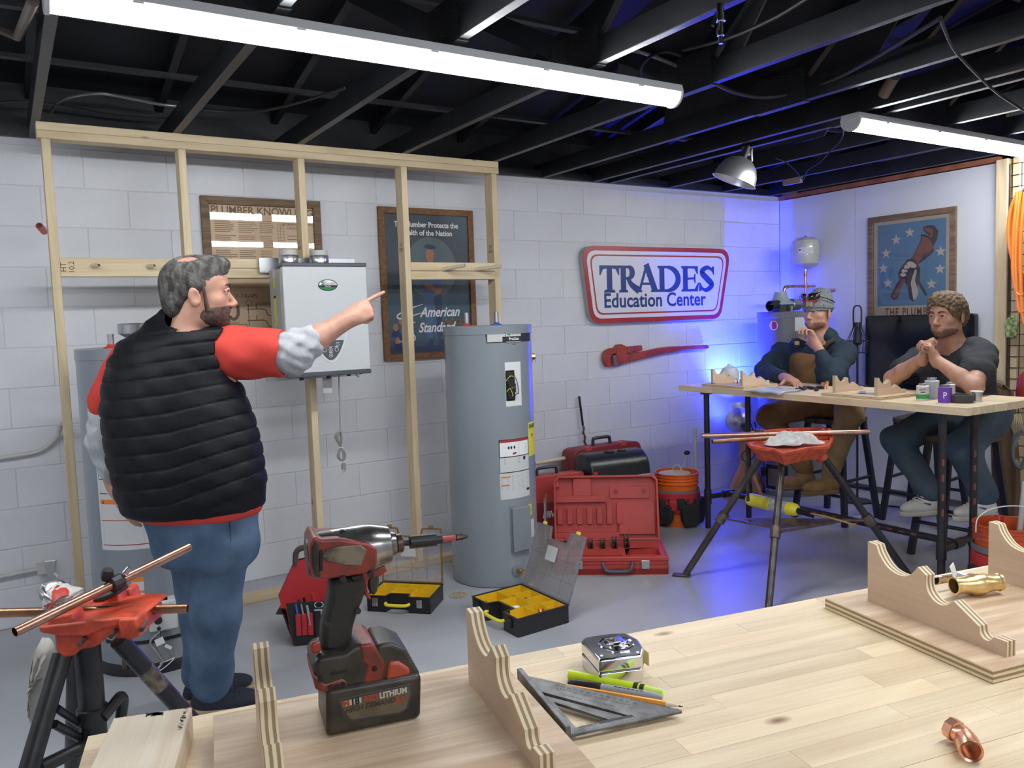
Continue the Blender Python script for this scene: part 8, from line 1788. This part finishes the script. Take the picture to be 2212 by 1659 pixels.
jop = [('add', loft([sec(1096, 305, 554, .160), sec(1140, 322, 552, .155), sec(1180, 336, 552, .145), sec(1215, 352, 550, .125)], RH, FH), .0), A_(hR+Vector((0, 0, -.02)), kR, .112, .080, .05), A_(kR, aR+Vector((0, 0, .02)), .082, .078, .04), A_(hL+Vector((0, 0, -.02)), kL, .112, .082, .05), A_(kL, aL+Vector((0, 0, .02)), .080, .076, .04)]
sdf('jeans', jop, .0052, m_denim, man1, lambda P: wob(P, 22, .0035, 1)+wob(P, 9, .004, 2))
pk = MB(); PK = [AT(x, y, 2.865-(.0)) for x, y in ((500, 1115), (560, 1112), (500, 1190), (450, 1196), (418, 1185))]
obj('pocket_stitching', MB().tube(spline([AT(x, y, 2.868) for x, y in ((408, 1130), (412, 1190), (440, 1204), (492, 1196), (497, 1125))], 5), .0022, 5), mk('dark_stitching', (.03, .06, .12), rough=.9), man1, world=True)
m_shoe = mk('dark_navy_suede', (.022, .024, .04), rough=.9); m_sole = mk('tan_sole', (.38, .27, .16), rough=.7)
def shoe(a, d, par, m=m_shoe, sole=m_sole, s=1.0, lace=None, high=.0):
    d = Vector((d.x, d.y, 0)).normalized(); n = Vector((-d.y, d.x, 0)); z0 = a.z-.10*s; o = Vector((a.x, a.y, z0)); Rm = rmat(n, d, UP)
    sh_ = sdf('shoe', [('add', inframe(el((0, .055*s, .045*s), (.046*s, .135*s, .045*s)), o, Rm), 0), ('add', inframe(el((0, -.01*s, .075*s), (.042*s, .055*s, .055*s)), o, Rm), .03), ('add', cap(o+UP*.08*s, o+UP*(.10+high)*s, .045*s, .05*s), .02), ('cut', inframe(el((0, .04*s, .31*s), (3, 3, .288*s)), o, Rm), .004)], .0042, m, par)
    pts = [(p[0], p[1]) for p in ell(0, .055*s, .049*s, .142*s, 28)]; obj('sole', MB().prism(pts, .026*s, basis(n, d, UP, o)), sole, sh_, world=True, bevel=.006)
    if lace:
        for k in range(5): q = o+d*(.045+.016*k)*s+UP*(.112-.008*k)*s; obj('lace', MB().tube([q-n*.026*s, q+UP*.004, q+n*.026*s], .0028, 5), lace, sh_, world=True)
    return sh_
shoe(aR, RH*1.0+FH*.15, man1, lace=m_shoe); shoe(aL, RH*.9+FH*.5, man1)
# ---------------------------------------------------------------- man in beanie and brown overalls
def BX(x, y, X): return B(x, y, 'x', X)
LX, DX = Vector((0, -1, 0)), Vector((1, 0, 0))     # seated men: lateral along the wall, depth towards it
def secx(y, xl, xr, X, rx, dx=0): a = BX(xl, y, X); b = BX(xr, y, X); c = (a+b)/2; return (c.z, c.x+dx, c.y, abs(a.y-b.y)/2, rx)
m_hood = mk('dark_teal_hoodie', (.018, .035, .055), rough=.9, bump=.0006, bs=200, var=.15, vs=12); m_duck = mk('brown_duck_overalls', (.23, .115, .045), rough=.9, var=.2, vs=9, bump=.0005, bs=300); m_tanleg = mk('tan_worn_duck', (.34, .22, .10), rough=.9, var=.2, vs=9)
m_beanie = mk('grey_knit', (.20, .215, .22), rough=.95, var=.45, vs=90, bump=.0015, bs=140)
man2 = thing('person', 'seated man in a grey beanie and brown overalls, hand at his mouth', 'person', (S1[0], S1[1], 0))
H2 = Head(BX(1766, 678, 4.88), -RH*.80-FH*.60, 1.06, tilt=R(4))
s2L, e2L, w2L = BX(1824, 762, 4.96), BX(1800, 820, 4.60), BX(1762, 742, 4.66)
s2R, e2R, w2R = BX(1686, 765, 4.96), BX(1650, 812, 4.74), BX(1702, 822, 4.47); w2R.z = BZ+.040; e2R.z = BZ+.066; e2L.z = max(e2L.z, BZ+.068)
h2a, h2b = Vector((4.95, -1.08, .826)), Vector((4.95, -1.30, .826)); k2a, k2b = BX(1662, 900, 4.58), BX(1834, 896, 4.60); k2a.z = min(k2a.z, .80); f2a, f2b = BX(1737, 1012, 4.70), BX(1793, 1022, 4.72); k2b.z = min(k2b.z, .80)
def torso(S, rows): return ('add', loft(rows, LX, DX), .0)
t2 = [secx(742, 1700, 1808, 4.96, .085), secx(760, 1682, 1832, 4.96, .115), secx(800, 1688, 1830, 4.95, .135), secx(850, 1690, 1828, 4.95, .145), secx(900, 1700, 1822, 4.96, .15)]
def slim(rows, d): return [(z, x, y, a-d, b-d) for z, x, y, a, b in rows]
ops = H2.skull()+[A_(H2.W((0, -.05, -.17)), BX(1762, 760, 4.97), .06, .08, .05), ('add', loft(slim(t2, .015), LX, DX), .04)]
for a, b, c in ((s2L, e2L, w2L), (s2R, e2R, w2R)): ops += [A_(a, b, .052, .042), A_(b, c, .042, .029)]
for h_, k_, f_ in ((h2a, k2a, f2a), (h2b, k2b, f2b)): ops += [A_(h_, k_, .075, .055), A_(k_, f_, .052, .038)]
fd = BX(1741, 702, 4.64)-w2L; ops += hand(w2L, fd, RH*-.9-FH*.1+UP*.1, .98, [(35, 60, 30), (40, 65, 35), (48, 70, 40), (55, 75, 40)], (.5, .7, .3, 20), side=1 if fd.cross(-RH).dot(FH) > 0 else -1)
fd = BX(1735, 826, 4.38)-w2R; fd.z = -.02; ops += hand(w2R, fd, -UP, .98, [(6, 22, 15), (10, 26, 18), (14, 30, 20), (16, 32, 20)], (.7, .6, .1, 10), side=-1)
sdf('body', ops, .0042, m_skin, man2); H2.eyes(man2); H2.brows(man2, m_beard, .003)
bn = grow(H2.skull()[:3], .010)+[H2.E((0, -.025, .105), (.072, .080, .066), .03), H2.E((0, -.045, .145), (.05, .05, .022), .03), H2.E((0, .0, -.16), (.25, .25, .185), .012, 'sub')]
sdf('beanie', bn, .004, m_beanie, man2, lambda P: wob(P, 45, .0018))
sdf('beanie_cuff', grow(H2.skull()[:3], .0155)+[H2.E((0, .0, .062), (.9, .9, .030), .006, 'cut')], .004, m_beanie, man2, lambda P: wob(P, 120, .0008))
pt_ = H2.W((0, .1, 0)); fw2 = Vector(H2.R[:, 1]); rt2 = Vector(H2.R[:, 0]); up2 = Vector(H2.R[:, 2]); obj('beanie_patch', MB().box((0, 0, 0), (.040, .004, .034), basis(rt2, fw2, up2, H2.W((-.012, 0.122, .062)))), mk('tan_patch', (.48, .33, .13), rough=.8), man2, world=True, bevel=.001)
obj('patch_edge', MB().box((0, 0, 0), (.046, .003, .040), basis(rt2, fw2, up2, H2.W((-.012, 0.121, .062)))), k_cream, man2, world=True)
sg_ = thing('safety_glasses', 'dark red-rimmed safety glasses pushed up on the grey beanie', 'glasses', H2.W((0, .11, .085)))
m_lens = mk('dark_lens', (.01, .008, .012), rough=.05, coat=1)
for q in (-1, 1):
    obj('lens', MB().add([tuple(H2.W((q*(.006+.070*u), .128-.036*u*u+.006*math.sin(PI*v), .080+.044*v+(.010*u)))) for v in (0, .33, .66, 1) for u in (0, .25, .5, .75, 1)], [(r*5+c, r*5+c+1, r*5+c+6, r*5+c+5) for r in range(3) for c in range(4)]), m_lens, sg_, world=True, solid=.004)
    obj('rim', MB().tube(spline([H2.W((q*.004, .131, .096)), H2.W((q*.014, .130, .078)), H2.W((q*.048, .118, .079)), H2.W((q*.076, .096, .094))], 5), .003, 6), m_redp, sg_, world=True)
    obj('temple', MB().tube(spline([H2.W((q*.076, .096, .106)), H2.W((q*.097, .03, .092)), H2.W((q*.098, -.04, .074))], 5), .0035, 6), m_blackp, sg_, world=True)
sdf('beard', grow(H2.skull()[:-1], .0025)+[H2.E((0, .030, -.085), (.09, .07, .045), .006, 'cut'), H2.E((0, .10, -.062), (.03, .035, .022), .003, 'sub')], .004, mk('light_brown_stubble', (.24, .12, .075), rough=.8), man2)
sdf('hair', grow(H2.skull()[:2], .005)+[H2.E((0, -.085, -.035), (.085, .05, .05), .01, 'cut')], .0045, mk('sandy_hair', (.20, .13, .07), rough=.8), man2, lambda P: wob(P, 200, .003))
hd = [('add', loft(t2, LX, DX), 0)]
for a, b in ((s2L, e2L), (s2R, e2R)): hd += [A_(a+DX*-.0, b, .082, .066, .05)]
hd += [A_(e2L, e2L.lerp(w2L, .62), .066, .046, .03), A_(e2R, e2R.lerp(w2R, .75), .062, .044, .03), ('add', cap(H2.W((-.05, -.06, -.15)), H2.W((.05, -.06, -.15)), .062, .062), .04), ('add', cap(BX(1800, 745, 4.98), BX(1725, 748, 4.98), .06, .06), .05), ('sub', cap(H2.W((0, .02, -.06)), H2.W((0, .03, -.19)), .062, .045), .01)]
sdf('hooded_sweatshirt', hd, .005, m_hood, man2, lambda P: wob(P, 26, .004, 1)+wob(P, 60, .0016, 2))
bib = grow(hd, .012)+[('cut', inframe(el((0, 0, 0), (.30, .135, .30)), BX(1750, 860, 4.72), np.eye(3)), .01), ('cut', cap(BX(1750, 1010, 4.8), BX(1750, 812, 4.8), .22, .19), .01)]
bib = [('add', loft([(z, x-.012, y, a*.62, b+.010) for z, x, y, a, b in t2[1:]], LX, DX), 0), ('cut', cap(BX(1750, 900, 4.80), BX(1748, 800, 4.80), .20, .215), .01)]
sdf('overall_bib', bib, .005, m_duck, man2, lambda P: wob(P, 24, .003, 4))
for q, x0, x1 in ((0, 1722, 1714), (1, 1778, 1800)):
    obj('shoulder_strap', MB().tube(spline([BX(x0, 752, 4.80), BX((x0+x1)/2, 740, 4.83), BX(x1, 735, 4.90), BX(x1, 738, 5.0)], 4), .016, 6), mk('dark_brown_strap', (.06, .035, .025), rough=.9), man2, world=True)
    obj('buckle', MB().box(BX(x0, 741, 4.775), (.012, .035, .028)), m_br, man2, world=True, bevel=.003)
tr = [('add', loft([(.722, 4.97, -1.19, .17, .15), (.80, 4.96, -1.19, .19, .17), (.90, 4.95, -1.19, .18, .155)], LX, DX), 0), A_(h2a, k2a, .105, .082, .05), A_(k2a, f2a, .082, .062, .03)]
sdf('overall_trousers', tr, .006, m_duck, man2, lambda P: wob(P, 22, .005, 3)); sdf('overall_leg', [A_(h2b, k2b, .105, .084, .04), A_(k2b, f2b, .084, .062, .03)], .006, m_tanleg, man2, lambda P: wob(P, 22, .005, 5))
m_boot = mk('tan_suede_boot', (.26, .15, .065), rough=.9, var=.15, vs=15); m_bsole = mk('brown_boot_sole', (.17, .10, .05), rough=.7)
for f_ in (f2a, f2b): shoe(f_+Vector((-.0, 0, -.03)), Vector((-.8, .35, 0)), man2, m_boot, m_bsole, 1.08, high=.06)

# ---------------------------------------------------------------- man in the charcoal t-shirt
m_tee = mk('charcoal_t_shirt', (.028, .029, .036), rough=.9, var=.15, vs=12, bump=.0006, bs=250); m_curl = mk('curly_brown_hair', (.19, .125, .065), rough=.75, col2=(.05, .032, .018), vs=55, bump=.002, bs=120); m_jean2 = mk('dark_worn_denim', (.04, .075, .12), rough=.9, col2=(.075, .10, .12), vs=5)
man3 = thing('person', 'seated man in a charcoal t-shirt with curly hair, chin on clasped hands', 'person', (S2[0], S2[1], 0))
H3 = Head(BX(2046, 684, 4.74), -RH*.86-FH*.50, 1.10, tilt=R(-2))
s3L, e3L, w3L = BX(2118, 768, 4.82), BX(2104, 846, 4.46), BX(2020, 776, 4.50)
s3R, e3R, w3R = BX(1985, 775, 4.88), BX(1928, 818, 4.62), BX(1995, 772, 4.54); e3L.z = max(e3L.z, BZ+.050); e3R.z = max(e3R.z, BZ+.050)
h3a, h3b = Vector((4.80, -2.08, .826)), Vector((4.82, -2.32, .826)); k3a, k3b = BX(1938, 950, 4.50), BX(2078, 965, 4.48); f3a, f3b = BX(2008, 1062, 4.56), BX(2126, 1070, 4.62)
k3a.z = min(k3a.z, .74); k3b.z = min(k3b.z, .74)
t3 = [secx(742, 2010, 2112, 4.84, .085), secx(758, 1990, 2135, 4.84, .115), secx(800, 1985, 2146, 4.83, .140), secx(850, 1988, 2146, 4.83, .15), secx(920, 2000, 2140, 4.84, .15)]
ops = H3.skull()+[A_(H3.W((0, -.05, -.16)), BX(2066, 765, 4.85), .062, .085, .05), ('add', loft(slim(t3, .015), LX, DX), .04)]
for a, b, c in ((s3L, e3L, w3L), (s3R, e3R, w3R)): ops += [A_(a, b, .060, .048), A_(b, b.lerp(c, .35), .049, .046, .02), A_(b.lerp(c, .35), c, .046, .030, .02)]
for h_, k_, f_ in ((h3a, k3a, f3a), (h3b, k3b, f3b)): ops += [A_(h_, k_, .075, .055), A_(k_, f_, .052, .038)]
fd = BX(2004, 742, 4.47)-w3L; ops += hand(w3L, fd+UP*.02, -RH*.8+FH*.4, .95, [(48, 70, 35), (52, 72, 40), (56, 75, 40), (60, 78, 42)], (.4, .8, .4, 25), side=1 if fd.cross(-RH).dot(FH) > 0 else -1)
fd = BX(2000, 745, 4.55)-w3R; ops += hand(w3R, fd+UP*.01, RH*.7-FH*.2, .92, [(50, 70, 35), (55, 72, 40), (60, 75, 40), (64, 78, 42)], (.4, .8, .4, 25), side=1 if fd.cross(RH).dot(FH) > 0 else -1)
sdf('body', ops, .0042, m_skin2, man3); H3.eyes(man3); H3.brows(man3, m_beard, .0042)
hp3 = grow(H3.skull()[:2], .011)+[H3.E((0, .045, .095), (.068, .058, .042), .02), H3.E((0, -.075, .0), (.070, .05, .07), .03), H3.E((0, .128, -.035), (.13, .085, .108), .006, 'sub'), H3.E((0, .0, -.155), (.14, .14, .09), .01, 'sub')]+[H3.E((q*.092, .0, -.02), (.024, .028, .036), .004, 'sub') for q in (-1, 1)]
def curls(P):
    g = P/.021; c = np.floor(g); best = np.full(len(P), 9, np.float32)
    for i in (-1, 0, 1):
        for j in (-1, 0, 1):
            for k in (-1, 0, 1):
                q = c+np.array([i, j, k]); r = np.sin(q@np.array([[127.1, 269.5, 113.5], [311.7, 183.3, 271.9], [74.7, 246.1, 124.6]]))*43758.5453; best = np.minimum(best, ((q+.5+.45*(2*(r-np.floor(r))-1)-g)**2).sum(1))
    return (np.sqrt(best)*.0125-.008).astype(np.float32)
sdf('hair', hp3, .0036, m_curl, man3, curls, smooth=1)
sdf('beard', grow(H3.skull()[:-1], .003)+[H3.E((0, .038, -.088), (.09, .080, .040), .006, 'cut'), H3.E((0, .10, -.056), (.034, .04, .022), .003, 'sub')], .0035, mk('brown_stubble', (.17, .09, .06), rough=.8, var=.3, vs=120), man3, lambda P: wob(P, 330, .0007))
tee = [('add', loft(t3, LX, DX), 0), ('add', cap(BX(2100, 752, 4.86), BX(2022, 758, 4.88), .065, .06), .05), A_(s3L, s3L.lerp(e3L, .55), .092, .092, .05), A_(s3R, s3R.lerp(e3R, .62), .078, .080, .05)]
for a, b, t in ((s3L, e3L, .72), (s3R, e3R, .76)): q = a.lerp(b, t); n_ = (b-a).normalized(); tee.append(('sub', cap(q+n_*.125, q+n_*.4, .128, .14), .006))
tee.append(('sub', cap(H3.W((0, -.02, -.09)), H3.W((0, -.03, -.215)), .07, .062), .008))
sdf('t_shirt', tee, .005, m_tee, man3, lambda P: wob(P, 24, .0045, 2)+wob(P, 55, .0018, 1))
jn = [('add', loft([(.722, 4.84, -2.20, .17, .15), (.80, 4.83, -2.20, .19, .17), (.90, 4.83, -2.20, .18, .155)], LX, DX), 0)]
for h_, k_, f_ in ((h3a, k3a, f3a), (h3b, k3b, f3b)): jn += [A_(h_, k_, .105, .088, .05), A_(k_, f_, .088, .068, .03)]
sdf('jeans', jn, .006, m_jean2, man3, lambda P: wob(P, 22, .005, 7))
m_snk = mk('white_leather', (.55, .54, .50), rough=.6)
for f_ in (f3a, f3b):
    d = Vector((-.9, .35, 0)); sh3 = shoe(f_+Vector((0, 0, -.03)), d, man3, m_snk, mk('cream_sole', (.50, .48, .40), rough=.6), 1.02, lace=k_hi, high=.03); dn = d.normalized(); sd_ = Vector((-dn.y, dn.x, 0)); o = f_+Vector((0, 0, -.03))
    for q in (-1, 1): obj('side_mark', MB().prism([(-.045, .030), (-.02, .012), (.015, .010), (.055, .030), (.01, .020), (-.02, .026)], .004, basis(dn, (0, 0, 1), dn.cross(UP), o+dn*.02+sd_*(q*.047)+UP*-.05)), mk('blue_shoe_mark', (.05, .06, .22), rough=.6), sh3, world=True)
